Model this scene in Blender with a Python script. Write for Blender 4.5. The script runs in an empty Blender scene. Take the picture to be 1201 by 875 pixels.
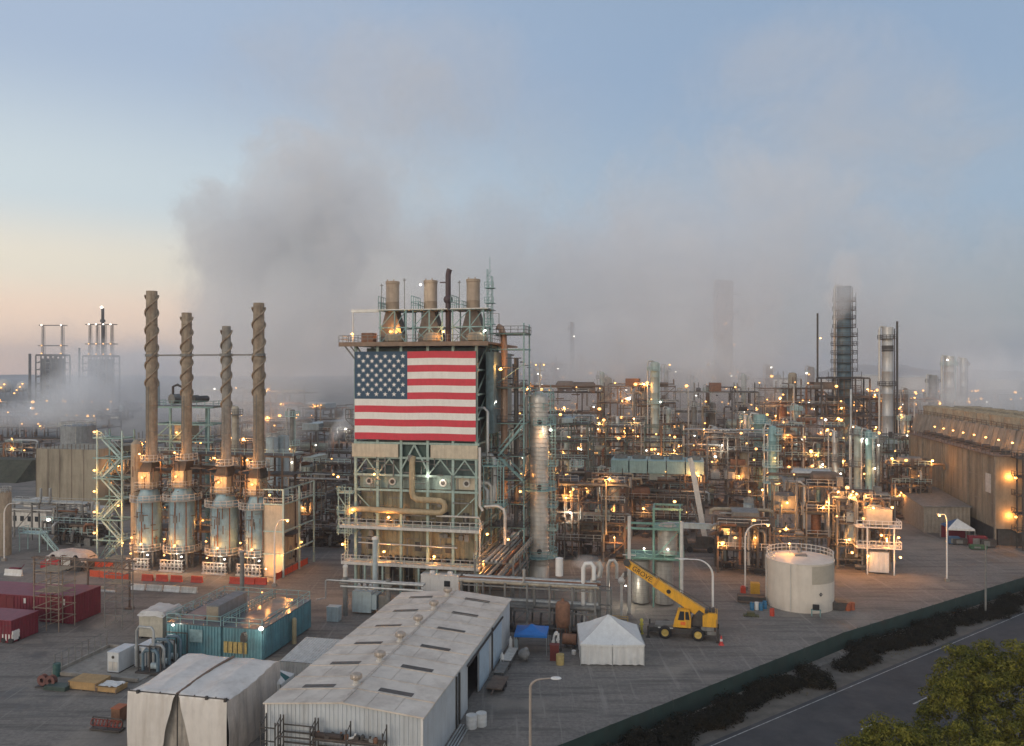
import bpy, math, random
from mathutils import Vector, Matrix, noise
R = math.radians
S = bpy.context.scene
COL = S.collection
rng = random.Random(7)

# ------------------------------------------------------------------ camera
CAMZ, F, CX, HY = 36.0, 930.0, 600.5, 437.5          # metres / photo pixels
cd = bpy.data.cameras.new('camera'); cam = bpy.data.objects.new('camera', cd)
COL.objects.link(cam); S.camera = cam
cam.location = (0, 0, CAMZ); cam.rotation_euler = (R(90), 0, 0)
cd.sensor_width = 36.0; cd.lens = 36.0 * F / 1201.0
cd.clip_start = 0.5; cd.clip_end = 30000

# ------------------------------------------------------------------ sky
W = bpy.data.worlds.new('World'); S.world = W; W.use_nodes = True
nt = W.node_tree; N = nt.nodes; LK = nt.links
bg = N['Background']
tc = N.new('ShaderNodeTexCoord'); sep = N.new('ShaderNodeSeparateXYZ')
LK.new(tc.outputs['Generated'], sep.inputs[0])
def wramp(stops):
    r = N.new('ShaderNodeValToRGB'); r.color_ramp.interpolation = 'EASE'
    e = r.color_ramp.elements
    while len(e) < len(stops): e.new(0.5)
    for k, (p, c) in enumerate(stops):
        e[k].position = p; e[k].color = (*c, 1)
    LK.new(sep.outputs['Z'], r.inputs[0]); return r
r_left = wramp([(0.0, (.84, .57, .42)), (.06, (.92, .67, .50)), (.12, (.77, .69, .56)), (.20, (.545, .61, .635)), (.36, (.345, .425, .55)), (1, (.20, .25, .34))])
r_right = wramp([(0.0, (.22, .25, .28)), (.06, (.235, .28, .325)), (.20, (.265, .345, .445)), (.36, (.235, .32, .445)), (1, (.18, .23, .31))])
r_back = wramp([(0.0, (.98, .80, .62)), (.15, (.98, .89, .78)), (.35, (.66, .68, .70)), (1, (.20, .25, .33))])
def wmath(op, a, b):
    m = N.new('ShaderNodeMath'); m.operation = op
    for i, v in enumerate((a, b)):
        if isinstance(v, (int, float)): m.inputs[i].default_value = v
        else: LK.new(v, m.inputs[i])
    return m.outputs[0]
def wstep(v, a, b):
    m = N.new('ShaderNodeMapRange'); m.interpolation_type = 'SMOOTHSTEP'
    LK.new(v, m.inputs['Value']); m.inputs['From Min'].default_value = a; m.inputs['From Max'].default_value = b
    return m.outputs['Result']
def wmix(f, a, b):
    m = N.new('ShaderNodeMix'); m.data_type = 'RGBA'
    if isinstance(f, float): m.inputs[0].default_value = f
    else: LK.new(f, m.inputs[0])
    LK.new(a, m.inputs[6]); LK.new(b, m.inputs[7]); return m.outputs[2]
lr = wstep(sep.outputs['X'], -.62, .35)
front = wmix(lr, r_left.outputs[0], r_right.outputs[0])
bk = wstep(wmath('MULTIPLY', sep.outputs['Y'], -1.0), -.25, .6)
dusk = wmix(bk, front, r_back.outputs[0])
SUN_EL, SUN_AZ = 7.0, 215.0     # azimuth clockwise from +Y; low afterglow behind the camera's left shoulder
sk = N.new('ShaderNodeTexSky'); sk.sky_type = 'NISHITA'; sk.sun_disc = False
sk.sun_elevation = R(SUN_EL); sk.sun_rotation = R(SUN_AZ); sk.dust_density = 1.5; sk.ozone_density = 2.0
skc = N.new('ShaderNodeMix'); skc.data_type = 'RGBA'; skc.blend_type = 'MULTIPLY'; skc.inputs[0].default_value = 1.0
LK.new(sk.outputs[0], skc.inputs[6]); skc.inputs[7].default_value = (.12, .12, .12, 1)
tot = wmix(0.12, dusk, skc.outputs[2])
LK.new(tot, bg.inputs['Color']); bg.inputs['Strength'].default_value = 1.0

sd = bpy.data.lights.new('sun', 'SUN'); sun = bpy.data.objects.new('sun', sd); COL.objects.link(sun)
sd.energy = 0.55; sd.angle = R(25); sd.color = (1.0, .84, .68)
az = R(SUN_AZ); el = R(SUN_EL + 5)
sdir = Vector((math.sin(az) * math.cos(el), math.cos(az) * math.cos(el), math.sin(el)))
sun.rotation_euler = sdir.to_track_quat('Z', 'Y').to_euler()

S.view_settings.view_transform = 'Standard'; S.view_settings.look = 'None'
S.view_settings.exposure = 0.4; S.view_settings.gamma = 1.0
S.render.engine = 'CYCLES'
cy = S.cycles
cy.max_bounces = 7; cy.diffuse_bounces = 2; cy.glossy_bounces = 2; cy.transmission_bounces = 2
cy.volume_bounces = 5; cy.transparent_max_bounces = 16
cy.sample_clamp_indirect = 3.0; cy.sample_clamp_direct = 0.0
cy.use_denoising = True; cy.use_light_tree = True
cy.volume_step_rate = 1.0; cy.volume_max_steps = 256
cy.caustics_reflective = False; cy.caustics_refractive = False

# ------------------------------------------------------------------ placing helpers
A = R(11.8); CA, SA = math.cos(A), math.sin(A)       # the plant's own grid is turned 11.8 degrees
def depth(py, z=0.0): return (CAMZ - z) * F / (py - HY)
def xof(px, D): return (px - CX) * D / F
def zof(py, D): return CAMZ - (py - HY) * D / F
def G(px, py, z=0.0):
    D = depth(py, z); return (xof(px, D), D, z)
def at(px, D, z=0.0): return (xof(px, D), D, z)
def ux(o, px):                                        # distance along the grid's cross direction to a picture column
    k = (px - CX) / F
    return (k * o[1] - o[0]) / (CA + k * SA)
def along(o, u=0, v=0, z=0): return (o[0] + u * CA + v * SA, o[1] - u * SA + v * CA, z)

# ------------------------------------------------------------------ materials
MATS = {}
def mat(name, col, rough=.6, metal=0.0, var=.22, scale=1.2, dirt=None, damt=.35, streak=True, bump=0.0, bscale=20.0, rust=0.0):
    if name in MATS: return MATS[name]
    m = bpy.data.materials.new(name); m.use_nodes = True
    t = m.node_tree; n = t.nodes; l = t.links; b = n['Principled BSDF']
    co = n.new('ShaderNodeTexCoord')
    nz = n.new('ShaderNodeTexNoise'); nz.inputs['Scale'].default_value = scale; nz.inputs['Detail'].default_value = 5; nz.inputs['Roughness'].default_value = .65
    l.new(co.outputs['Object'], nz.inputs['Vector'])
    rp = n.new('ShaderNodeValToRGB'); rp.color_ramp.elements[0].position = .3; rp.color_ramp.elements[1].position = .72
    rp.color_ramp.elements[0].color = (*[c * (1 - var) for c in col], 1)
    rp.color_ramp.elements[1].color = (*[min(1, c * (1 + var * .8)) for c in col], 1)
    l.new(nz.outputs['Fac'], rp.inputs[0])
    out = rp.outputs[0]
    def overlay(out, c, amt, sc, lo, hi, stretch):
        mp = n.new('ShaderNodeMapping'); mp.inputs['Scale'].default_value = (sc, sc, sc * stretch)
        l.new(co.outputs['Object'], mp.inputs[0])
        q = n.new('ShaderNodeTexNoise'); q.inputs['Scale'].default_value = 1.0; q.inputs['Detail'].default_value = 6; q.inputs['Roughness'].default_value = .7
        l.new(mp.outputs[0], q.inputs['Vector'])
        mr = n.new('ShaderNodeMapRange'); mr.inputs['From Min'].default_value = lo; mr.inputs['From Max'].default_value = hi; mr.inputs['To Max'].default_value = amt
        l.new(q.outputs['Fac'], mr.inputs['Value'])
        mx = n.new('ShaderNodeMix'); mx.data_type = 'RGBA'; l.new(mr.outputs[0], mx.inputs[0]); l.new(out, mx.inputs[6]); mx.inputs[7].default_value = (*c, 1)
        return mx.outputs[2]
    if dirt: out = overlay(out, dirt, damt, scale * 1.7, .45, .75, .12 if streak else 1.0)
    if rust > 0: out = overlay(out, (.13, .055, .025), rust, scale * .9, .52, .68, .5)
    l.new(out, b.inputs['Base Color'])
    b.inputs['Roughness'].default_value = rough; b.inputs['Metallic'].default_value = metal
    if bump > 0:
        bn = n.new('ShaderNodeTexNoise'); bn.inputs['Scale'].default_value = bscale; bn.inputs['Detail'].default_value = 4
        l.new(co.outputs['Object'], bn.inputs['Vector'])
        bp = n.new('ShaderNodeBump'); bp.inputs['Strength'].default_value = bump; bp.inputs['Distance'].default_value = .1
        l.new(bn.outputs['Fac'], bp.inputs['Height']); l.new(bp.outputs[0], b.inputs['Normal'])
    MATS[name] = m; return m
def emit(name, col, st):
    if name in MATS: return MATS[name]
    m = bpy.data.materials.new(name); m.use_nodes = True
    b = m.node_tree.nodes['Principled BSDF']
    b.inputs['Base Color'].default_value = (.5, .5, .5, 1)
    b.inputs['Emission Color'].default_value = (*col, 1); b.inputs['Emission Strength'].default_value = st
    m.cycles.emission_sampling = 'NONE' if hasattr(m.cycles, 'emission_sampling') else m.cycles.emission_sampling
    MATS[name] = m; return m
GRIME = (.07, .06, .05)
teal = mat('teal_steel', (.22, .38, .38), .55, var=.25, dirt=GRIME, rust=.35)
paleteal = mat('pale_teal_steel', (.42, .58, .56), .5, var=.2, dirt=GRIME, damt=.3, rust=.25)
galv = mat('galvanised_steel', (.42, .44, .44), .45, .5, var=.2, dirt=GRIME, rust=.15)
darkst = mat('dark_steel', (.075, .07, .066), .6, .2, var=.35, dirt=(.02, .02, .02), rust=.3)
brownst = mat('brown_steel', (.17, .125, .095), .65, .1, var=.35, dirt=(.04, .03, .025), rust=.5)
greyst = mat('grey_steel', (.2, .2, .19), .6, .1, var=.3, dirt=GRIME, rust=.25)
rustst = mat('rusty_steel', (.24, .12, .07), .8, var=.4, dirt=(.08, .04, .03))
whitest = mat('white_paint', (.74, .73, .70), .5, var=.08, dirt=(.33, .29, .24), damt=.35, rust=.08)
dirtywhite = mat('dirty_white_paint', (.6, .58, .54), .55, var=.15, dirt=(.22, .19, .15), damt=.5, rust=.2)
beige = mat('beige_panel', (.56, .49, .37), .6, var=.12, dirt=(.25, .2, .14), damt=.5)
tan = mat('tan_panel', (.36, .31, .23), .65, var=.2, dirt=(.1, .08, .06), damt=.6, rust=.3)
insul = mat('insulation_jacket', (.5, .49, .46), .4, .35, var=.15, dirt=(.2, .18, .15), damt=.4)
stackm = mat('weathered_stack', (.33, .27, .20), .75, var=.35, scale=.8, dirt=(.10, .075, .05), damt=.7, rust=.45)
bluegrey = mat('blue_grey_tank', (.40, .49, .52), .5, var=.15, dirt=(.15, .15, .14), damt=.45, rust=.15)
concrete = mat('concrete', (.33, .30, .26), .85, var=.2, scale=.6, dirt=(.11, .10, .085), damt=.6, bump=.2)
yellow = mat('crane_yellow', (.76, .39, .025), .45, var=.12, dirt=(.17, .10, .05), damt=.6, rust=.1)
black = mat('black_rubber', (.018, .018, .02), .7, var=.3)
glass = mat('dark_glass', (.03, .035, .04), .08, .0, var=.1)
redm = mat('red_barrier', (.55, .06, .03), .6, var=.2, dirt=(.2, .05, .03))
crimson = mat('crimson_paint', (.17, .012, .028), .6, var=.2, dirt=(.1, .02, .02))
lattice_red = mat('orange_red_mesh', (.62, .09, .035), .7, var=.25, scale=3)
LAMP_O = emit('sodium_lamp', (1.0, .43, .09), 3.0)
LAMP_W = emit('white_lamp', (1.0, .93, .80), 5.0)
LAMP_R = emit('red_lamp', (1.0, .12, .1), 4.0)

# ------------------------------------------------------------------ mesh builder
class MB:
    def __init__(s): s.v = []; s.f = []
    def add(s, vs, fs):
        n = len(s.v); s.v.extend([tuple(p) for p in vs]); s.f.extend([tuple(i + n for i in f) for f in fs])
        return s
    def box(s, x0, x1, y0, y1, z0, z1):
        return s.add([(x0, y0, z0), (x1, y0, z0), (x1, y1, z0), (x0, y1, z0), (x0, y0, z1), (x1, y0, z1), (x1, y1, z1), (x0, y1, z1)],
                     [(0, 3, 2, 1), (4, 5, 6, 7), (0, 1, 5, 4), (1, 2, 6, 5), (2, 3, 7, 6), (3, 0, 4, 7)])
    def bar(s, p, q, w, h=None):
        p = Vector(p); q = Vector(q); d = q - p
        if d.length < 1e-6: return s
        d.normalize(); up = Vector((0, 0, 1)) if abs(d.z) < .95 else Vector((1, 0, 0))
        a = d.cross(up).normalized(); b = a.cross(d).normalized()
        h = w if h is None else h
        vs = [c + a * (i * w / 2) + b * (j * h / 2) for c in (p, q) for i, j in ((-1, -1), (1, -1), (1, 1), (-1, 1))]
        return s.add(vs, [(0, 1, 2, 3), (7, 6, 5, 4), (0, 4, 5, 1), (1, 5, 6, 2), (2, 6, 7, 3), (3, 7, 4, 0)])
    def tube(s, pts, r, n=8, r2=None, cap=True):
        pts = [Vector(p) for p in pts]; m = len(pts); vs = []
        pa = None
        for i, p in enumerate(pts):
            d = (pts[min(i + 1, m - 1)] - pts[max(i - 1, 0)]).normalized()
            if pa is None:
                up = Vector((0, 0, 1)) if abs(d.z) < .9 else Vector((1, 0, 0)); a = d.cross(up).normalized()
            else:
                a = (pa - d * pa.dot(d))
                a = a.normalized() if a.length > 1e-5 else d.orthogonal().normalized()
            pa = a; b = d.cross(a)
            rr = r if r2 is None else r + (r2 - r) * i / (m - 1)
            vs += [p + (a * math.cos(t) + b * math.sin(t)) * rr for t in [2 * math.pi * k / n for k in range(n)]]
        fs = [(i * n + k, i * n + (k + 1) % n, (i + 1) * n + (k + 1) % n, (i + 1) * n + k) for i in range(m - 1) for k in range(n)]
        if cap: fs += [tuple(range(n - 1, -1, -1)), tuple(range((m - 1) * n, m * n))]
        return s.add(vs, fs)
    def cyl(s, p, q, r, n=16, r2=None, cap=True): return s.tube([p, q], r, n, r2, cap)
    def lathe(s, prof, n=24, c=(0, 0, 0), a0=0, a1=2 * math.pi):
        full = abs(a1 - a0 - 2 * math.pi) < 1e-6; k = n if full else n + 1; vs = []
        for r, z in prof:
            vs += [(c[0] + r * math.cos(a0 + (a1 - a0) * i / n), c[1] + r * math.sin(a0 + (a1 - a0) * i / n), c[2] + z) for i in range(k)]
        fs = []
        for j in range(len(prof) - 1):
            for i in range(n):
                i2 = (i + 1) % k
                fs.append((j * k + i, j * k + i2, (j + 1) * k + i2, (j + 1) * k + i))
        return s.add(vs, fs)
    def sphere(s, c, r, n=12, sz=1.0):
        m = n // 2
        return s.lathe([(max(1e-3, r * math.sin(math.pi * j / m)), -r * sz * math.cos(math.pi * j / m)) for j in range(m + 1)], n, c)
    def poly(s, pts): return s.add(pts, [tuple(range(len(pts)))])
    def prism(s, pts, z0, z1):
        n = len(pts); vs = [(x, y, z0) for x, y in pts] + [(x, y, z1) for x, y in pts]
        return s.add(vs, [tuple(range(n - 1, -1, -1)), tuple(range(n, 2 * n))] + [(i, (i + 1) % n, n + (i + 1) % n, n + i) for i in range(n)])
    def prism_y(s, pts, y0, y1):                      # outline in x/z, extruded along y
        n = len(pts); vs = [(x, y0, z) for x, z in pts] + [(x, y1, z) for x, z in pts]
        return s.add(vs, [tuple(range(n)), tuple(range(2 * n - 1, n - 1, -1))] + [(i, n + i, n + (i + 1) % n, (i + 1) % n) for i in range(n)])
    def rail(s, pts, h=1.1, gap=2.0, w=.09):
        for i in range(len(pts) - 1):
            p, q = Vector(pts[i]), Vector(pts[i + 1]); L = (q - p).length; k = max(1, round(L / gap))
            for j in range(k + (1 if i == len(pts) - 2 else 0)):
                c = p.lerp(q, j / k); s.bar(c, c + Vector((0, 0, h)), w)
            for z in (h, h * .5): s.bar(p + Vector((0, 0, z)), q + Vector((0, 0, z)), w)
        return s
    def ringrail(s, c, r, z, h=1.1, n=16, a0=0, a1=2 * math.pi, w=.09):
        return s.rail([(c[0] + r * math.cos(a0 + (a1 - a0) * i / n), c[1] + r * math.sin(a0 + (a1 - a0) * i / n), z) for i in range(n + 1)], h, 9, w)
    def ladder(s, x, y, z0, z1, w=.5, step=.6, nx=1, ny=0, cage=True):
        for e in (-1, 1): s.bar((x + e * w / 2 * nx, y + e * w / 2 * ny, z0), (x + e * w / 2 * nx, y + e * w / 2 * ny, z1), .09)
        k = int((z1 - z0) / step)
        for i in range(1, k): s.bar((x - w / 2 * nx, y - w / 2 * ny, z0 + i * step), (x + w / 2 * nx, y + w / 2 * ny, z0 + i * step), .06)
        return s
    def build(s, name, m, parent=None, smooth=False, loc=None, rot=None):
        me = bpy.data.meshes.new(name); me.from_pydata(s.v, [], s.f); me.update()
        if smooth:
            for p in me.polygons: p.use_smooth = True
            try: me.set_sharp_from_angle(angle=R(40))
            except Exception: pass
        ms = m if isinstance(m, (list, tuple)) else [m]
        for k in ms: me.materials.append(k)
        o = bpy.data.objects.new(name, me); COL.objects.link(o)
        if parent: o.parent = parent
        if loc: o.location = loc
        if rot is not None: o.rotation_euler = (0, 0, rot)
        return o
def tag(o, label=None, cat=None, group=None, kind=None):
    if label: o['label'] = label
    if cat: o['category'] = cat
    if group: o['group'] = group
    if kind: o['kind'] = kind
    return o
def thing(name, label, cat, loc, rot=-A, group=None):
    o = bpy.data.objects.new(name, None); COL.objects.link(o); o.empty_display_size = .5
    o.location = loc; o.rotation_euler = (0, 0, rot)
    return tag(o, label, cat, group)
def kids(o): return [c for c in bpy.data.objects if c.parent == o]
def copy_tree(o, parent=None, loc=None, rot=None, label=None):
    ch = kids(o)
    c = o.copy(); COL.objects.link(c)
    if parent: c.parent = parent
    if loc is not None: c.location = loc
    if rot is not None: c.rotation_euler = (0, 0, rot)
    if label: c['label'] = label
    for k in ch: copy_tree(k, c)
    return c

# lamps: a glowing globe in a small hood, plus the light it gives
_b = MB().sphere((0, 0, 0), 1.0, 10)
def _bulb(m):
    me = bpy.data.meshes.new('lamp'); me.from_pydata(_b.v, [], _b.f)
    for p in me.polygons: p.use_smooth = True
    me.materials.append(m); return me
BULB = {'o': _bulb(LAMP_O), 'w': _bulb(LAMP_W), 'r': _bulb(LAMP_R)}
LCOL = {'o': (1.0, .40, .09), 'w': (1.0, .90, .72), 'r': (1, .1, .1)}
LIGHTS = {}
LP = .7
def lamp(parent, loc, r=.26, kind='o', power=0, off=(0, -.7, -.25)):
    o = bpy.data.objects.new('lamp', BULB[kind]); COL.objects.link(o); o.parent = parent
    o.location = loc; o.scale = (r, r, r * .8)
    if power:
        key = (kind, power)
        if key not in LIGHTS:
            d = bpy.data.lights.new('lamp_light', 'POINT'); d.energy = power * LP; d.color = LCOL[kind]; d.shadow_soft_size = .15
            LIGHTS[key] = d
        q = bpy.data.objects.new('lamp_light', LIGHTS[key]); COL.objects.link(q); q.parent = parent
        q.location = (loc[0] + off[0], loc[1] + off[1], loc[2] + off[2])
    return o
# ================================================================== SETTING
def ground_mat():
    m = bpy.data.materials.new('yard_ground'); m.use_nodes = True
    t = m.node_tree; n = t.nodes; l = t.links; b = n['Principled BSDF']
    g = n.new('ShaderNodeNewGeometry')
    def nz(sc, det, st=(1, 1, 1), rot=0.0):
        mp = n.new('ShaderNodeMapping'); mp.inputs['Scale'].default_value = st; mp.inputs['Rotation'].default_value = (0, 0, rot)
        l.new(g.outputs['Position'], mp.inputs[0])
        q = n.new('ShaderNodeTexNoise'); q.inputs['Scale'].default_value = sc; q.inputs['Detail'].default_value = det; q.inputs['Roughness'].default_value = .7
        l.new(mp.outputs[0], q.inputs['Vector']); return q.outputs['Fac']
    def ramp(v, a, b_, ca, cb):
        r = n.new('ShaderNodeValToRGB'); e = r.color_ramp.elements
        e[0].position = a; e[1].position = b_; e[0].color = (*ca, 1); e[1].color = (*cb, 1); l.new(v, r.inputs[0]); return r.outputs[0]
    def mix(f, a, c, mode='MIX'):
        x = n.new('ShaderNodeMix'); x.data_type = 'RGBA'; x.blend_type = mode
        if isinstance(f, float): x.inputs[0].default_value = f
        else: l.new(f, x.inputs[0])
        l.new(a, x.inputs[6])
        if isinstance(c, tuple): x.inputs[7].default_value = (*c, 1)
        else: l.new(c, x.inputs[7])
        return x.outputs[2]
    c = ramp(nz(.03, 5), .36, .66, (.165, .148, .132), (.28, .24, .20))
    c = mix(.5, c, ramp(nz(.22, 7), .32, .7, (.11, .10, .092), (.29, .265, .235)))
    c = mix(.45, c, ramp(nz(2.2, 6), .35, .7, (.10, .09, .08), (.33, .30, .27)))
    # wheel tracks running with the yard and damp stains
    tr = ramp(nz(.5, 4, (.10, 1.3, 1), R(-78)), .50, .62, (0, 0, 0), (.75, .75, .75))
    c = mix(tr, c, (.105, .095, .085))
    st = ramp(nz(.11, 4), .54, .64, (0, 0, 0), (.75, .75, .75))
    c = mix(st, c, (.085, .078, .07))
    pt = ramp(nz(.045, 3), .55, .60, (0, 0, 0), (.5, .5, .5)); c = mix(pt, c, (.30, .265, .22))
    tr2 = ramp(nz(.7, 3, (1.6, .07, 1), R(32)), .58, .68, (0, 0, 0), (.6, .6, .6)); c = mix(tr2, c, (.30, .275, .24))
    rr = n.new('ShaderNodeMapRange'); l.new(st, rr.inputs['Value']); rr.inputs['To Min'].default_value = .92; rr.inputs['To Max'].default_value = .45
    l.new(rr.outputs[0], b.inputs['Roughness'])
    l.new(c, b.inputs['Base Color'])
    bp = n.new('ShaderNodeBump'); bp.inputs['Strength'].default_value = .5; bp.inputs['Distance'].default_value = .15
    l.new(nz(1.4, 6), bp.inputs['Height']); l.new(bp.outputs[0], b.inputs['Normal'])
    return m
GROUND = ground_mat()
MB().poly([(-9000, -300, 0), (9000, -300, 0), (9000, 9000, 0), (-9000, 9000, 0)]).build('ground', GROUND)['kind'] = 'structure'

# the road past the plant, its verge and its markings
RD = Vector((.805, .593, 0)); RN = Vector((.593, -.805, 0)); R0 = Vector((20, 77.8, 0))
def rp_(s, t, z): p = R0 + RD * s + RN * t; return (p.x, p.y, z)
def strip(t0, t1, z, s0=-130, s1=420, k=1):
    b = MB()
    for i in range(k):
        a = s0 + (s1 - s0) * i / k; c = s0 + (s1 - s0) * (i + 1) / k
        b.poly([rp_(a, t0, z), rp_(a, t1, z), rp_(c, t1, z), rp_(c, t0, z)])
    return b
asph = mat('asphalt', (.045, .044, .046), .8, var=.4, scale=.18, dirt=(.10, .09, .085), damt=.55, streak=False, bump=.25, bscale=6)
verge = mat('verge_dirt', (.125, .108, .09), .95, var=.35, scale=.5, dirt=(.08, .07, .055), damt=.6, streak=False, bump=.4, bscale=5)
paint = mat('road_paint', (.40, .39, .37), .7, var=.3, scale=1.2, dirt=(.07, .07, .07), damt=1.0, streak=False)
strip(-5.2, 0, .004).build('verge', verge)['kind'] = 'structure'
strip(-.02, 16.5, .008).build('road', asph)['kind'] = 'structure'
mk = strip(.5, .62, .012)
mk.build('road_edge_line', paint)['kind'] = 'structure'
b = MB()
for i in range(-14, 40):
    s = 24.0 + i * 10.4
    b.add([rp_(s, 7.15, .012), rp_(s, 7.33, .012), rp_(s + 3.0, 7.33, .012), rp_(s + 3.0, 7.15, .012)], [(0, 1, 2, 3)])
b.build('road_lane_line', paint)['kind'] = 'structure'
strip(16.5, 60, .004).build('verge', verge)['kind'] = 'structure'

# low hills on the horizon
hillm = mat('hill_scrub', (.10, .095, .075), .95, var=.3, scale=.01)
for (px, D, w, h, nm) in ((1030, 5200, 640, 92, 'hill'), (1130, 5600, 900, 62, 'hill'), (640, 7000, 2400, 38, 'hill'), (60, 6200, 1500, 24, 'hill')):
    b = MB(); X = xof(px, D); k = 40
    prof = []
    for i in range(k + 1):
        u = i / k * 2 - 1
        prof.append((u * w / 1.0, h * (1 - u * u) ** 1.5 * (1 + .25 * noise.noise((i * .22, D, 0)))))
    vs = []; fs = []
    for j, (dy, s) in enumerate(((-350, 0), (-120, .75), (0, 1), (350, 0))):
        vs += [(X + x, D + dy, max(0, z * s) - .5) for x, z in prof]
    for j in range(3):
        for i in range(k): fs.append((j * (k + 1) + i, j * (k + 1) + i + 1, (j + 1) * (k + 1) + i + 1, (j + 1) * (k + 1) + i))
    b.add(vs, fs).build(nm, hillm, smooth=True)['kind'] = 'structure'
# dark earth bank behind the yard at the left
bankm = mat('bank_scrub', (.055, .06, .04), .95, var=.5, scale=.4, dirt=(.12, .1, .07), damt=.5, streak=False, bump=.5, bscale=2)
o = at(-30, 262); b = MB()
b.add([(-60, 0, 0), (16, 0, 0), (14, 9, 6.5), (-60, 9, 6.5), (-60, 16, 6.5), (14, 16, 6.5), (18, 26, 0), (-60, 26, 0)],
      [(0, 1, 2, 3), (3, 2, 5, 4), (4, 5, 6, 7), (1, 6, 5, 2)])
e = b.build('earth_bank_hill', bankm, loc=o, rot=-A); e['kind'] = 'structure'

# ------------------------------------------------------------------ air: haze box and steam
def vol_mat(name, col, dens, ani=0.0):
    m = bpy.data.materials.new(name); m.use_nodes = True; t = m.node_tree; t.nodes.clear()
    o = t.nodes.new('ShaderNodeOutputMaterial'); v = t.nodes.new('ShaderNodeVolumePrincipled')
    v.inputs['Color'].default_value = (*col, 1); v.inputs['Density'].default_value = dens; v.inputs['Anisotropy'].default_value = ani
    t.links.new(v.outputs[0], o.inputs['Volume']); return m, v
HAZE = True
if HAZE:
    hm, _ = vol_mat('haze_air', (.88, .90, .96), .0002, .1)
    hz = MB().box(-3200, 3200, -120, 7800, -3, 190).build('haze', hm); hz['kind'] = 'stuff'

def plume(px, py, D, rx, ry, rd, dens, L=28, col=(.945, .965, .99), soft=.75, amp=1.1, tilt=0.0, label=None, rise=0.0):
    """an ellipsoid of steam: density thins out towards its skin, broken up by noise of size L metres"""
    m, v = vol_mat('steam', col, dens, -.2)
    t = m.node_tree; n = t.nodes; l = t.links
    sx, sy, sz = rx * D / F, rd, ry * D / F
    tcn = n.new('ShaderNodeTexCoord')
    ln = n.new('ShaderNodeVectorMath'); ln.operation = 'LENGTH'; l.new(tcn.outputs['Object'], ln.inputs[0])
    sc = n.new('ShaderNodeVectorMath'); sc.operation = 'MULTIPLY'; l.new(tcn.outputs['Object'], sc.inputs[0])
    sc.inputs[1].default_value = (sx / L, sy / L, sz / L)
    ad = n.new('ShaderNodeVectorMath'); ad.operation = 'ADD'; l.new(sc.outputs[0], ad.inputs[0]); ad.inputs[1].default_value = (px * .37, py * .91, D * .13)
    nz = n.new('ShaderNodeTexNoise'); nz.inputs['Scale'].default_value = 1.0; nz.inputs['Detail'].default_value = 4.5; nz.inputs['Roughness'].default_value = .68
    nz.inputs['Distortion'].default_value = .6
    l.new(ad.outputs[0], nz.inputs['Vector'])
    def mth(op, a, b_):
        q = n.new('ShaderNodeMath'); q.operation = op
        for i, w in enumerate((a, b_)):
            if isinstance(w, (int, float)): q.inputs[i].default_value = w
            else: l.new(w, q.inputs[i])
        return q.outputs[0]
    nn = mth('MULTIPLY', mth('SUBTRACT', nz.outputs['Fac'], .5), amp * 2)
    base = mth('ADD', mth('SUBTRACT', 1.0, ln.outputs['Value']), mth('MULTIPLY', nn, .7))
    mr = n.new('ShaderNodeMapRange'); mr.interpolation_type = 'SMOOTHSTEP'
    l.new(base, mr.inputs['Value']); mr.inputs['From Min'].default_value = .08; mr.inputs['From Max'].default_value = .08 + soft
    ed = n.new('ShaderNodeMapRange'); ed.interpolation_type = 'SMOOTHSTEP'        # nothing left at the skin itself
    l.new(ln.outputs['Value'], ed.inputs['Value']); ed.inputs['From Min'].default_value = 1.0; ed.inputs['From Max'].default_value = .8
    d = mth('MULTIPLY', mth('MULTIPLY', mr.outputs[0], ed.outputs[0]), dens)
    l.new(d, v.inputs['Density'])
    b = MB().sphere((0, 0, 0), 1.0, 28)
    o = b.build('steam_plume', m, loc=(xof(px, D), D, zof(py, D)))
    o.scale = (sx, sy, sz); o.rotation_euler = (0, R(tilt), 0)
    o['kind'] = 'stuff'
    if label: o['label'] = label
    return o
STEAM = True
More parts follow.
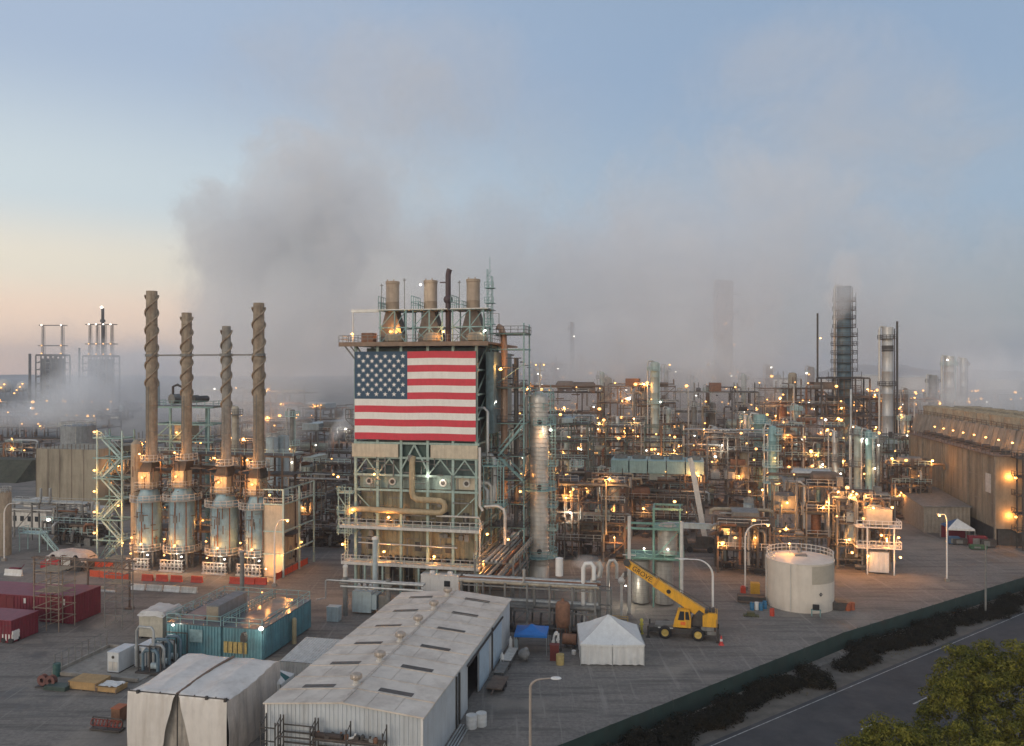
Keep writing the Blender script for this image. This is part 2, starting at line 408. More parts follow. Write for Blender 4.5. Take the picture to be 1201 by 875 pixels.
if STEAM:
    for k_, (a_, b_, rx_, ry_) in enumerate(((268, 285, 78, 88), (335, 225, 92, 92), (405, 250, 95, 110), (330, 340, 140, 120), (448, 120, 110, 100))):
        plume(a_, b_, 246 + 6 * k_, rx_, ry_, 26, (.05, .052, .042, .036, .014)[k_], 22, soft=.34, amp=2.3, tilt=(-12, 8, -6, 4, 14)[k_],
              label=('left bulge of the dark steam billow above the furnace stacks', 'top of the dark steam billow above the furnace stacks', 'right bulge of the dark steam billow left of the flag building', 'body of the dark steam billow above the furnace stacks', 'thin steam wisp rising off the dark billow')[k_])
    plume(320, 410, 245, 150, 130, 36, .036, 24, soft=.6, amp=1.5, label='low steam drifting behind the four tall stacks')
    plume(455, 350, 262, 160, 200, 38, .026, 26, soft=.6, amp=1.6, label='steam bank right behind the flag building')
    plume(480, 120, 300, 290, 150, 44, .009, 38, soft=.7, amp=2.0, tilt=8, label='thin steam high above the flag building')
    plume(660, 345, 345, 250, 160, 50, .024, 34, soft=.6, amp=1.6, label='pale steam above the middle of the plant')
    plume(870, 320, 350, 270, 210, 50, .022, 36, soft=.6, amp=1.6, label='blue grey steam over the tall shrouded tower')
    plume(985, 160, 370, 250, 180, 48, .009, 44, soft=.7, amp=2.0, tilt=10, label='thin steam high over the right part of the plant')
    plume(1120, 370, 350, 200, 160, 42, .012, 34, soft=.6, amp=1.6, label='pinkish steam drifting off the long cooling tower')
    plume(1165, 462, 240, 120, 64, 26, .045, 14, soft=.6, amp=1.5, label='steam lying on the roof of the cooling tower')
    plume(745, 440, 335, 230, 85, 60, .036, 26, soft=.6, amp=1.3, label='low steam between the lit process towers')
    plume(988, 335, 294, 24, 54, 9, .11, 10, soft=.5, amp=1.3, tilt=4, label='steam leaving the top of the dark blue tower')
    plume(135, 455, 300, 140, 72, 34, .036, 20, soft=.55, amp=1.6, label='white steam over the round cooling tank')
    plume(85, 470, 285, 70, 40, 16, .06, 12, soft=.5, amp=1.8, label='bright white steam puff billowing over the round cooling tank')
    plume(25, 488, 330, 50, 22, 20, .05, 12, soft=.55, amp=1.3, label='low white steam at the far left')
    plume(853, 352, 412, 75, 95, 13, .032, 24, soft=.6, amp=1.5, label='steam wrapped round the ghostly tall tower')
    plume(62, 408, 650, 34, 46, 30, .008, 26, soft=.6, amp=1.6, tilt=15, label='faint smoke wisp between the far twin stacks')
    plume(262, 470, 232, 90, 42, 14, .05, 14, soft=.5, amp=1.7, label='pale steam streaming between the furnace stacks and the flag building')
    plume(398, 505, 215, 13, 36, 4, .14, 5, soft=.6, amp=1.3, tilt=34, label='slanting steam jet left of the flag building')
    plume(962, 506, 230, 15, 22, 5, .13, 6, soft=.6, amp=1.3, tilt=-12, label='small steam puff among the right hand process units')
    plume(690, 660, 125, 30, 10, 3, .12, 4, soft=.6, amp=1.5, label='wisp of steam over the front pipe rack')
# ================================================================== FOREGROUND
def corrug(x0, x1, pitch, dep, y=0.0, sgn=-1):
    """plan outline points of ribbed sheet between x0 and x1 (trapezoid ribs towards sgn*y)"""
    k = max(1, int(round((x1 - x0) / pitch))); p = (x1 - x0) / k; pts = []
    for i in range(k):
        a = x0 + i * p
        pts += [(a, y), (a + .45 * p, y), (a + .55 * p, y + sgn * dep), (a + .9 * p, y + sgn * dep)]
    pts.append((x1, y)); return pts
def sheet(b, pts, z0, ztop):
    n = len(pts); vs = [(x, y, z0) for x, y in pts] + [(x, y, ztop(x, y)) for x, y in pts]
    return b.add(vs, [(i, i + 1, n + i + 1, n + i) for i in range(n - 1)])
# ---------------------------------------------------------------- white warehouse
WH = (-22.6, 73.05, 0); WW, WL, EH, RH = 15.0, 37.0, 5.72, 6.4
whm = mat('white_ribbed_sheet', (.56, .60, .63), .5, .1, var=.1, scale=.5, dirt=(.28, .26, .23), damt=.45)
rfm = mat('old_roof_sheet', (.70, .625, .54), .75, var=.14, scale=.25, dirt=(.27, .215, .17), damt=.5, streak=True, rust=.2, bump=.1, bscale=3)
t = thing('warehouse', 'long white ribbed metal warehouse with a pale low gable roof and round turbine vents', 'warehouse', WH)
roofz = lambda x: EH + (RH - EH) * (1 - abs(x - WW / 2) / (WW / 2))
b = MB()
sheet(b, corrug(0, WW, .42, .07), 0, lambda x, y: roofz(x) - .05)
sheet(b, [(0, WL), (WW / 2, WL), (WW, WL)], 0, lambda x, y: roofz(x) - .05)
pl = [(-y, x) for x, y in corrug(-WL, 0, .42, .05)]
sheet(b, [(0 + p[0] * 0 - abs(p[0]), -p[1]) for p in pl], 0, lambda x, y: EH - .05)
def rightwall(y0, y1, z0=0.0, z1=EH - .05):
    q = [(WW + d, y) for y, d in [(yy, -dd) for yy, dd in corrug(y0, y1, .42, .05, 0, -1)]]
    sheet(b, q, z0, lambda x, y: z1)
rightwall(0, 15.3); rightwall(19.8, WL); rightwall(15.3, 19.8, 4.5)
b.build('wall', whm, t)
mb = MB(); mb.box(.5, WW - .5, 2, WL - 1, .02, .06); mb.box(9.5, 9.7, 12, 23, .06, 4.4)
mb.build('interior', darkst, t)
mb = MB(); ov = .25
for (x0, x1) in ((-ov, WW / 2), (WW / 2, WW + ov)):
    z0, z1 = (roofz(0) - .02, RH) if x0 < 1 else (RH, roofz(WW) - .02)
    kk = 12
    for i in range(kk):                                     # roofing sheets with lapped seams
        ya, yb = -ov + (WL + 2 * ov) * i / kk, -ov + (WL + 2 * ov) * (i + 1) / kk
        dz = .035 * (i % 2)
        mb.add([(x0, ya, z0 + dz), (x1, ya, z1 + dz), (x1, yb, z1 + dz), (x0, yb, z0 + dz), (x0, ya, z0 + dz - .14), (x1, ya, z1 + dz - .14), (x1, yb, z1 + dz - .14), (x0, yb, z0 + dz - .14)],
               [(0, 1, 2, 3), (7, 6, 5, 4), (0, 4, 5, 1), (2, 6, 7, 3), (0, 3, 7, 4), (1, 5, 6, 2)])
roof = mb.build('roof', rfm, t)
mb = MB()
for i in range(1, 12):
    y = -ov + (WL + 2 * ov) * i / 12
    for xa, xb in ((-ov, WW / 2 - .1), (WW / 2 + .1, WW + ov)): mb.bar((xa, y, roofz(max(0, xa)) + .05), (xb, y, roofz(min(WW, xb)) + .05), .05, .04)
for x in (2.6, 5.2, 9.8, 12.4):
    mb.bar((x, 0, roofz(x) + .02), (x, WL, roofz(x) + .02), .02, .03)
mb.bar((WW / 2, -ov, RH + .03), (WW / 2, WL + ov, RH + .03), .3, .05)
mb.build('lap_seam', mat('seam_rust', (.56, .49, .42), .8, var=.3, scale=1.5, dirt=(.3, .2, .14), damt=.6), roof)
skym = mat('dull_skylight', (.07, .075, .075), .5, var=.25, dirt=(.2, .17, .14), damt=.4)
for i in range(6):
    y = 3.2 + i * 6.15
    for xa, xb in ((1.9, 5.1), (9.6, 12.9)):
        q = MB()
        q.add([(xa, y, roofz(xa) + .07), (xb, y, roofz(xb) + .07), (xb, y + .75, roofz(xb) + .07), (xa, y + .75, roofz(xa) + .07),
               (xa, y, roofz(xa) - .02), (xb, y, roofz(xb) - .02), (xb, y + .75, roofz(xb) - .02), (xa, y + .75, roofz(xa) - .02)],
              [(0, 1, 2, 3), (0, 4, 5, 1), (1, 5, 6, 2), (2, 6, 7, 3), (3, 7, 4, 0)])
        q.build('skylight', skym, roof)
    q = MB(); zz = roofz(7.1)
    q.lathe([(.42, -.15), (.42, .12), (.3, .2), (.3, .42)], 14)
    ve = q.build('roof_vent', dirtywhite, roof, True, loc=(7.1, y + .8, zz))
    q = MB(); q.lathe([(.3, .42), (.48, .55), (.55, .78), (.48, .98), (.28, 1.08), (0.01, 1.1)], 14)
    for k in range(12):
        a = k * math.pi / 6; q.bar((.56 * math.cos(a), .56 * math.sin(a), .55), (.56 * math.cos(a + .25), .56 * math.sin(a + .25), .95), .05)
    q.build('turbine', mat('vent_tan', (.50, .43, .36), .5, .3, dirt=(.2, .13, .1)), ve)
bluew = mat('pale_blue_sheet', (.44, .56, .66), .5, .1, var=.1, dirt=(.3, .3, .3), damt=.3)
q = MB(); sheet(q, [(WW + .16 + (.04 if i % 2 else 0), 19.9 + i * .3) for i in range(16)], .1, lambda x, y: 4.7); q.build('sliding_door', bluew, t)
q = MB(); sheet(q, [(WW + .16 + (.04 if i % 2 else 0), 26.8 + i * .3) for i in range(16)], .1, lambda x, y: 4.7); q.build('sliding_door', bluew, t)
q = MB(); q.bar((WW + .22, 14.6, 4.85), (WW + .22, 32, 4.85), .16); q.build('door_track', darkst, t)
for y in (10.5, 11.6, 26.3):
    q = MB(); q.box(WW + .06, WW + .2, y, y + .28, 0, 5.2); q.build('downpipe_or_strip', darkst, t)  # thin dark upright strips on the side wall
for x in (0, WW): q = MB(); q.box(x - .1, x + .1, -.12, .04, 0, EH - .1); q.build('corner_trim', whitest, t)

# pallet racking in front of the warehouse gable
t = thing('pallet_rack', 'dark steel pallet racking loaded with odds and ends against the warehouse gable', 'rack', along(WH, 0, -1.6))
xs = [.3, 1.7, 2.0, 5.1, 5.4, 8.5, 11.9]
for x in xs:
    q = MB()
    for y in (0, 1.0): q.bar((x, y, 0), (x, y, 4.95 - (.35 if y == 0 else 0)), .1)
    for z in (.6, 1.8, 3.0, 4.2): q.bar((x, 0, z), (x, 1.0, z + .55), .06)
    q.build('upright', darkst, t)
q = MB()
for (xa, xb) in ((2.0, 5.1), (5.4, 8.5), (8.5, 11.9)):
    for z in (1.2, 2.5, 3.45):
        for y in (0, 1.0): q.bar((xa, y, z), (xb, y, z), .09, .13)
q.bar((.3, 0, 2.9), (1.7, 0, 2.9), .09); q.bar((.3, 0, 4.1), (1.7, 0, 4.1), .09); q.bar((2.0, 1, 4.1), (5.1, 1, 4.1), .09)
q.build('beam', darkst, t)
q = MB()
for (xa, xb) in ((5.4, 8.5), (8.5, 11.9)): q.box(xa + .05, xb - .05, .05, .95, 3.52, 3.57)
q.build('shelf', brownst, t)
rack_o = along(WH, 0, -1.6)
for i in range(13):
    x = 5.7 + i * .46 + rng.uniform(-.1, .1)
    m_ = rng.choice([darkst, rustst, whitest, galv, darkst, greyst])
    q = MB()
    if i % 3 == 0: q.lathe([(.17, 0), (.2, .08), (.2, .36), (.15, .44), (.08, .5)], 12); nm, lb = 'spare_valve', 'round valve body on the upper rack shelf'
    elif i % 3 == 1: q.tube([(-.3, 0, .12), (.1, 0, .12), (.28, 0, .2), (.32, 0, .45)], .11, 8); nm, lb = 'pipe_offcut', 'short bent pipe piece on the upper rack shelf'
    else: q.box(-.22, .22, -.2, .2, 0, .3); q.box(-.1, .1, -.1, .1, .3, .42); nm, lb = 'spare_motor', 'small boxy motor part on the upper rack shelf'
    o = q.build(nm, m_, None, loc=along(rack_o, x, .5 + rng.uniform(-.25, .25), 3.58), rot=rng.uniform(-1, 1))
    tag(o, lb, nm.replace('_', ' '), 'spare parts on the pallet rack')
q = MB(); q.cyl((-1.4, 0, .22), (1.4, 0, .22), .22, 12)
tag(q.build('tarp_roll', mat('brown_tarp', (.06, .045, .04), .9), None, True, loc=along(rack_o, 6.5, .35, 3.58), rot=-A), 'long dark rolled tarp on the upper rack shelf', 'tarp roll')

# ---------------------------------------------------------------- shrink-wrapped enclosure
WT = (-36.4, 75.1, 0)
wrapm = mat('shrink_wrap_sheet', (.70, .66, .61), .42, var=.10, scale=.5, dirt=(.36, .31, .26), damt=.5, bump=.35, bscale=2.2)
t = thing('wrapped_enclosure', 'scaffold enclosure wrapped in white plastic sheeting with a slit at its front', 'enclosure', WT)
def wrapz(y): return 6.0 + .25 * math.sin(math.pi * min(1, y / 10.0) * .9)
def cover(x0, x1, flapside):
    b = MB(); nu, nv = 26, 46
    # profile: front wall bottom -> top edge -> roof -> back edge -> back wall
    def pt(i, j):
        u = i / nu; s = j / nv
        x = x0 + (x1 - x0) * u
        if s < .34:
            f = s / .34; z = 5.9 * f; y = -.12 * math.sin(f * math.pi) * (1 + .8 * noise.noise((x * 1.5, 1, 0)))
            inner = (1 - u) if flapside < 0 else u                  # distance to the slit edge
            open_ = (1 - f) ** .8 * 1.5
            w = max(0, 1 - (1 - inner) / .75) if True else 0
            x += (-open_ if flapside > 0 else open_) * max(0.0, inner - .3) / .7
            y += .10 * math.sin(x * 7 + 2 * f) * inner * f + .05 * noise.noise((x * 3, z * .5, 3))
        elif s < .38:
            f = (s - .34) / .04; z = 5.9 + .12 * f; y = .14 * f
        elif s < .80:
            f = (s - .38) / .42; y = .14 + 9.7 * f; z = wrapz(y) + .02
            z += .20 * noise.noise((x * .35, y * .3, 5)) + .07 * noise.noise((x * 1.3, y * .9, 9))
            z -= .22 * math.sin(math.pi * ((u * 2) % 1)) * math.sin(math.pi * f)
            od = (x - x0) if flapside > 0 else (x1 - x); z -= .55 * max(0, 1 - od / 1.5) ** 2 * math.sin(math.pi * min(1, .15 + f))
        else:
            f = (s - .80) / .20; y = 9.9 + .05 * math.sin(x * 5); z = wrapz(10) * (1 - f)
        return (x, y, max(.03, z))
    vs = [pt(i, j) for j in range(nv + 1) for i in range(nu + 1)]
    fs = [(j * (nu + 1) + i, j * (nu + 1) + i + 1, (j + 1) * (nu + 1) + i + 1, (j + 1) * (nu + 1) + i) for j in range(nv) for i in range(nu)]
    b.add(vs, fs); return b
cover(0, 5.05, 1).build('sheet_cover', wrapm, t, True)
cover(5.35, 10.4, -1).build('sheet_cover', wrapm, t, True)
sidem = mat('grimy_wrap_sheet', (.56, .49, .43), .5, var=.2, scale=.6, dirt=(.13, .1, .08), damt=.75, bump=.4, bscale=2.5)
for x, sg in ((0, -1), (10.4, 1)):
    q = MB(); nu, nv = 30, 20
    vs = []
    for j in range(nv + 1):
        for i in range(nu + 1):
            y = .05 + 9.8 * i / nu; f = j / nv; z = max(.03, (wrapz(y) + .02 - .5 * math.sin(math.pi * min(1, .15 + max(0, (y - .14) / 9.7)))) * f)
            d = .16 * math.sin(math.pi * f) * (.4 + noise.noise((y * .8, z * .35, x))) + .06 * math.sin(y * 4.2 + z)
            vs.append((x + sg * (d + .02), y, z))
    q.add(vs, [(j * (nu + 1) + i, j * (nu + 1) + i + 1, (j + 1) * (nu + 1) + i + 1, (j + 1) * (nu + 1) + i) for j in range(nv) for i in range(nu)])
    q.build('side_sheet', sidem, t, True)
q = MB()
for k in range(12):
    y0, y1 = .1 + k * .8, .1 + (k + 1) * .8
    q.box(5.06, 5.34, y0, y1 - .02, wrapz(y0) - .05, wrapz(y0) + .07)
q.build('seam_board', mat('seam_wood', (.18, .12, .085), .8, var=.3), t)
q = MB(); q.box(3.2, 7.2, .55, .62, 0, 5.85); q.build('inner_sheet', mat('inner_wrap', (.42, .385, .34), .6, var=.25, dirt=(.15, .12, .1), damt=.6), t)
q = MB()
for x in (.1, 1.2, 3.4, 5.2, 7.0, 9.2, 10.3):
    q.bar((x, .1, 0), (x, .1, 6.05), .09)
q.bar((0, .06, 5.93), (10.4, .06, 5.93), .09)
for x, z in ((1.2, 5.95), (8.4, 5.95), (10.3, 5.9)): q.bar((x, -.15, z - .12), (x, -.15, z + .2), .22)
q.build('scaffold_tube', darkst, t)
# white and green pop-up canopy squeezed between the wrapped enclosure and the warehouse
CP = at(322, 83.5)
t = thing('pop_up_canopy', 'small white and dark green striped canopy between the wrapped enclosure and the warehouse', 'canopy', (CP[0], CP[1], 0))
stripe = mat('green_stripe', (.02, .12, .12), .7)
ap = (0, 0, 4.9); c4 = [(-1.5, -1.5, 3.9), (1.5, -1.5, 3.9), (1.5, 1.5, 3.9), (-1.5, 1.5, 3.9)]
qw, qg = MB(), MB()
for i in range(4):
    a, c = Vector(c4[i]), Vector(c4[(i + 1) % 4])
    for k in range(3):
        p, r_ = a.lerp(c, k / 3), a.lerp(c, (k + 1) / 3)
        (qg if k == 1 else qw).add([p, r_, ap], [(0, 1, 2)])
    qw.add([a, c, c - Vector((0, 0, .35)), a - Vector((0, 0, .35))], [(0, 1, 2, 3)])
qw.build('roof_cloth', whitest, t); qg.build('roof_stripe', stripe, t)
for c in c4: q = MB(); q.bar((c[0], c[1], 0), c, .09); q.build('leg', galv, t)
q = MB()
nu = 10; vs = [(x, 1.5 if False else -1.5 + .06 * math.sin(x * 9), z) for z in (0.1, 3.6) for x in [-1.5 + 3 * i / nu for i in range(nu + 1)]]
q.add(vs, [(i, i + 1, nu + 2 + i, nu + 1 + i) for i in range(nu)]); q.build('side_cloth', whitest, t)
# ribbed shed roof behind it
o = at(330, 90)
t = thing('lean_to_shed', 'low shed with a ribbed rusty white roof beside the warehouse', 'shed', (o[0] - .2, o[1], 0))
q = MB(); k = 16
vs = []
for j, (y, z) in enumerate(((0, 3.3), (6.5, 3.9))):
    for i in range(k * 2 + 1): vs.append((i * .17, y, z + (.07 if i % 2 else 0)))
q.add(vs, [(i, i + 1, k * 2 + 2 + i, k * 2 + 1 + i) for i in range(k * 2)]); q.build('roof', dirtywhite, t)
q = MB(); sheet(q, corrug(0, 5.4, .34, .05, .1), 0, lambda x, y: 3.25); sheet(q, [(.1, 6.4), (.1, .1)], 0, lambda x, y: 3.3 + .6 * y / 6.5)
q.build('wall', dirtywhite, t)

# ---------------------------------------------------------------- teal switchgear containers
TC = (-44.2, 101.5, 0)
cont = mat('teal_container', (.13, .29, .34), .5, .1, var=.25, scale=.6, dirt=(.05, .07, .07), damt=.5, rust=.25)
controof = mat('container_roof', (.15, .19, .22), .22, .2, var=.3, scale=.4, dirt=(.27, .22, .19), damt=.6, streak=False)
def ribbox(b, x0, x1, y0, y1, z0, z1, pitch=.42, dep=.1):
    sheet(b, corrug(x0, x1, pitch, dep, y0, -1), z0, lambda x, y: z1)
    sheet(b, [(x1 + d, y) for y, d in [(yy, -dd) for yy, dd in corrug(y0, y1, pitch, dep)]], z0, lambda x, y: z1)
    sheet(b, [(x0 - d, y) for y, d in [(yy, -dd) for yy, dd in corrug(y0, y1, pitch, dep)]], z0, lambda x, y: z1)
    b.add([(x0, y1, z0), (x1, y1, z0), (x1, y1, z1), (x0, y1, z1)], [(3, 2, 1, 0)])
def container_house(u0, u1, lbl, ac):
    o = along(TC, u0, 0); w = u1 - u0
    t = thing('container_building', lbl, 'container', o)
    q = MB(); ribbox(q, 0, w, 0, 13.2, .25, 4.0); q.build('wall', cont, t)
    q = MB(); q.box(-.08, w + .08, -.1, 13.28, 4.0, 4.12); q.build('roof', controof, t)
    q = MB(); q.box(.3, w - .3, .3, 12.9, 0, .25); q.build('skid', darkst, t)
    q = MB(); q.rail([(.05, 13.1, 4.12), (.05, 0, 4.12), (w - .05, 0, 4.12), (w - .05, 13.1, 4.12), (.05, 13.1, 4.12)], 1.15, 1.9, .07); q.build('railing', teal, t)
    return t, o, w
t, o, w = container_house(0, 7.7, 'broad teal ribbed container house with a roof air conditioner and a clutter of hoses', 1)
# rooftop unit
q = MB(); q.box(4.6, 6.4, 1.6, 8.4, 4.12, 6.1); ac = q.build('rooftop_unit', mat('unit_grey', (.19, .20, .21), .6, dirt=GRIME), t)
q = MB(); q.box(4.7, 6.3, 1.52, 1.6, 4.3, 5.95)
for i in range(7): q.box(4.85, 6.15, 1.46, 1.52, 4.5 + i * .19, 4.58 + i * .19)
q.build('grille', mat('grille_tan', (.30, .26, .2), .7), ac)
q = MB(); q.box(1.2, 4.4, 1.5, 9.5, 4.125, 4.5); q.build('cable_tray', mat('pink_brown_sheet', (.30, .22, .2), .6, var=.25), t)
q = MB()
for i in range(26):
    x, y = rng.uniform(-.2, 1.2), rng.uniform(.2, 12.5)
    p = Vector((x, y, 4.2)); pts = [p]
    for k in range(4):
        p = p + Vector((rng.uniform(-.7, .7), rng.uniform(-.9, .9), rng.uniform(-.25, .45))); p.z = max(4.2, min(5.4, p.z)); pts.append(p)
    q.tube(pts, .07, 5)
q.build('hose_bundle', mat('grey_hose', (.27, .29, .3), .6, var=.4, scale=3), t)
q = MB(); q.box(3.4, 5.2, -.2, -.12, 1.9, 3.5); q.build('faded_panel', mat('faded_teal', (.24, .36, .38), .6, var=.35, scale=2), t)
lamp(t, (3.2, 8.5, 5.0), .12, 'o', 60)
lamp(t, (6.9, 11.5, 5.2), .12, 'o', 60)
t, o, w = container_house(8.0, 13.4, 'narrower teal ribbed container house with a bright white floodlight on its front corner', 0)
q = MB(); q.bar((w + .05, -.2, 3.6), (w + .05, -.2, 4.3), .08); q.box(w - .25, w + .3, -.35, -.15, 4.1, 4.5); q.build('floodlight_bracket', darkst, t)
lamp(t, (w + .05, -.42, 4.3), .3, 'w', 110, (.3, -.7, -.2))
q = MB()
for i in range(5): q.box(.2 + i * .66, .72 + i * .66, -.24, -.12, .9, 2.3)
q.build('yellow_shutter', mat('faded_yellow', (.50, .37, .13), .7, var=.4, scale=4, dirt=(.1, .08, .06), damt=.6), t)
q = MB(); q.box(1.2, 4.2, 2.0, 10.5, 4.125, 4.22); q.build('puddle_patch', mat('puddle_reflection', (.27, .235, .225), .15, .1, var=.3, scale=.7), t)  # glossy pinkish patch: puddle reflections put into its colour and gloss
q = MB(); q.cyl((w + .7, 7, 0), (w + .7, 7, 3.2), .3, 12); q.sphere((w + .7, 7, 3.2), .3, 10); q.build('standpipe', mat('tan_pipe', (.42, .34, .2), .6), t)
lamp(t, (4.4, 9.6, 5.0), .12, 'o', 70)
q = MB(); q.bar((0, 0, 0), (0, 0, 3.6), .1); q.box(-.35, .35, -.25, .25, 3.3, 4.1); q.box(-.2, .2, -.3, .3, 4.1, 4.4)
tag(q.build('camera_mast', darkst, None, loc=at(286, 96.5), rot=-A), 'thin black equipment mast standing in front of the container houses', 'mast')

# ---------------------------------------------------------------- tents, canopy and odds in the middle yard
tentm = mat('white_canvas', (.66, .67, .66), .6, var=.08, scale=1.0, dirt=(.36, .33, .3), damt=.3, bump=.25, bscale=2)
TT = at(680.5, 97.6)
t = thing('marquee_tent', 'white square marquee tent with scalloped eaves next to the yellow crane', 'tent', TT, R(-2))
S_ = 7.9; eh = 2.65; pk = 5.15
def cloth_roof():
    b = MB(); n = 12
    cs = [(0, 0), (S_, 0), (S_, S_), (0, S_)]; apx = Vector((S_ / 2 - .2, S_ / 2, pk))
    for i in range(4):
        a = Vector((*cs[i], eh)); c = Vector((*cs[(i + 1) % 4], eh)); vs = []
        for j in range(n + 1):
            f = j / n
            for k in range(n + 1):
                p = a.lerp(c, k / n).lerp(apx, f)
                p.z -= .32 * math.sin(math.pi * f) * (.35 + .65 * math.sin(math.pi * k / n)) - .05 * noise.noise((p.x, p.y, 2))
                p.z -= .10 * math.sin(math.pi * k / n) * (1 - f)
                vs.append(p)
        b.add(vs, [(j * (n + 1) + k, j * (n + 1) + k + 1, (j + 1) * (n + 1) + k + 1, (j + 1) * (n + 1) + k) for j in range(n) for k in range(n)])
    return b
cloth_roof().build('roof_cloth', tentm, t, True)
q = MB()
for i, (a, c) in enumerate((((0, 0), (S_, 0)), ((S_, 0), (S_, S_)), ((S_, S_), (0, S_)), ((0, S_), (0, 0)))):
    n = 48; a3, c3 = Vector((*a, 0)), Vector((*c, 0)); out = Vector(((c3 - a3).y, -(c3 - a3).x, 0)).normalized() * .07
    vs = []
    for k in range(n + 1):
        p = a3.lerp(c3, k / n) + out; top = eh + .03 - .10 * math.sin(math.pi * k / n); dr = .2 + .12 * abs(math.sin(k * math.pi / 4))
        vs += [(p.x, p.y, top), (p.x, p.y, top - dr)]
    q.add(vs, [(2 * k, 2 * k + 1, 2 * k + 3, 2 * k + 2) for k in range(n)])
q.build('valance', tentm, t)
q = MB()
for (a, c) in (((.08, .1), (S_ / 2, .05)), ((S_ / 2 + .04, .05), (S_ - .08, .1)), ((S_ - .1, .1), (S_ - .1, S_ - .1)), ((S_ - .1, S_ - .1), (.1, S_ - .1)), ((.1, S_ - .1), (.08, .1))):
    n = 22; m_ = 8; a3, c3 = Vector((*a, 0)), Vector((*c, 0)); out = Vector(((c3 - a3).y, -(c3 - a3).x, 0)).normalized(); vs = []
    for j in range(m_ + 1):
        for k in range(n + 1):
            p = a3.lerp(c3, k / n) + out * (.07 * math.sin(k * 1.25) * (1 - .5 * j / m_) + .07 * noise.noise((k * .4, j * .5, a[0])))
            vs.append((p.x, p.y, .12 + .1 * noise.noise((k * .3, a[1], 0)) * (j == 0) + (eh - .2) * j / m_))
    q.add(vs, [(j * (n + 1) + k, j * (n + 1) + k + 1, (j + 1) * (n + 1) + k + 1, (j + 1) * (n + 1) + k) for j in range(m_) for k in range(n)])
q.build('side_cloth', tentm, t, True)
for c in ((0.05, .05), (S_ - .05, .05), (S_ - .05, S_ - .05), (.05, S_ - .05), (S_ / 2, .02)): q = MB(); q.bar((*c, 0), (*c, eh), .09); q.build('pole', galv, t)

BT = at(603, 101.5)
t = thing('pop_up_canopy', 'bright blue pop-up canopy on four thin legs at the end of the warehouse', 'canopy', BT, R(-6))
bl = mat('blue_tarp', (.015, .16, .50), .55, var=.15, scale=2, bump=.2, bscale=3)
q = MB(); n = 8; apx = Vector((2.1, 2.0, 3.35)); cs = [(0, 0), (4.2, 0), (4.2, 4), (0, 4)]
for i in range(4):
    a = Vector((*cs[i], 2.5)); c = Vector((*cs[(i + 1) % 4], 2.5)); vs = []
    for j in range(n + 1):
        for k in range(n + 1):
            p = a.lerp(c, k / n).lerp(apx, j / n); p.z -= .14 * math.sin(math.pi * j / n); vs.append(p)
    q.add(vs, [(j * (n + 1) + k, j * (n + 1) + k + 1, (j + 1) * (n + 1) + k + 1, (j + 1) * (n + 1) + k) for j in range(n) for k in range(n)])
    o2 = Vector(((c - a).y, -(c - a).x, 0)).normalized() * .02
    q.add([a + o2, c + o2, c + o2 - Vector((0, 0, .3)), a + o2 - Vector((0, 0, .3))], [(0, 1, 2, 3)])
q.build('roof_cloth', bl, t, True)
for c in cs:
    q = MB(); q.bar((c[0] * .98 + .03, c[1] * .98 + .03, 0), (c[0] * .98 + .03, c[1] * .98 + .03, 2.5), .07); q.build('leg', galv, t)

def drum(loc, m_, lbl, r=.3, h=.9, group=None, nm='barrel'):
    q = MB(); q.lathe([(r * .3, 0), (r, 0), (r, h * .33), (r * 1.04, h * .34), (r, h * .36), (r, h * .66), (r * 1.04, h * .67), (r, h * .69), (r, h), (r * .9, h), (r * .9, h - .03), (0.01, h - .03)], 18)
    return tag(q.build(nm, m_, None, True, loc=loc), lbl, 'barrel', group)
drum(at(553, 80.5), whitest, 'white plastic drum by the warehouse side, nearer its wall', .55, 1.3)
drum(at(564.5, 81), whitest, 'white plastic drum by the warehouse side, farther from its wall', .55, 1.3)
q = MB(); q.lathe([(.05, 0), (.42, 0), (.42, .25), (.42, 1.1), (.35, 1.25), (.1, 1.3)], 16)
tag(q.build('water_tank', whitest, None, True, loc=at(564.2, 81)), None)
bpy.data.objects.remove(bpy.data.objects['water_tank'])
drum(at(657, 98), mat('yellow_drum', (.50, .38, .15), .6, dirt=(.2, .15, .08)), 'dull yellow steel drum between the blue canopy and the marquee', .5, 1.25)
q = MB(); q.box(-.55, .55, -.4, .4, 0, 1.9); q.box(-.6, .6, -.45, .45, 1.9, 1.98); q.box(-.03, .03, -.43, -.4, .2, 1.8)
q.box(.1, .14, -.47, -.41, .8, 1.1)
tag(q.build('tool_cabinet', mat('maroon_paint', (.17, .03, .025), .6, var=.25, dirt=(.05, .02, .02)), None, loc=at(650.5, 99.5), rot=R(-8)), 'maroon steel tool cabinet behind the yellow drum', 'cabinet')
t = thing('valve_skid', 'upright skid of white valves and dials behind the maroon cabinet', 'valve skid', at(652, 103))
q = MB(); q.box(-.7, .7, -.4, .4, 0, .15)
for x in (-.6, .6): q.bar((x, .3, 0), (x, .3, 2.7), .1)
q.bar((-.6, .3, 2.7), (.6, .3, 2.7), .1); q.build('frame', darkst, t)
q = MB(); q.tube([(-.3, 0, .2), (-.3, 0, 1.6), (-.1, 0, 2.2), (.3, 0, 2.2), (.3, 0, .2)], .16, 10); q.build('pipe', whitest, t, True)
for x, z in ((-.3, 1.2), (.3, 1.5), (.1, 2.3)):
    q = MB(); q.sphere((x, -.2, z), .24, 10); q.cyl((x, -.45, z), (x, -.5, z), .22, 12); q.build('valve', whitest, t, True)
t = thing('brown_vessel', 'rust brown upright vessel on legs under the front pipe rack', 'vessel', at(660, 108))
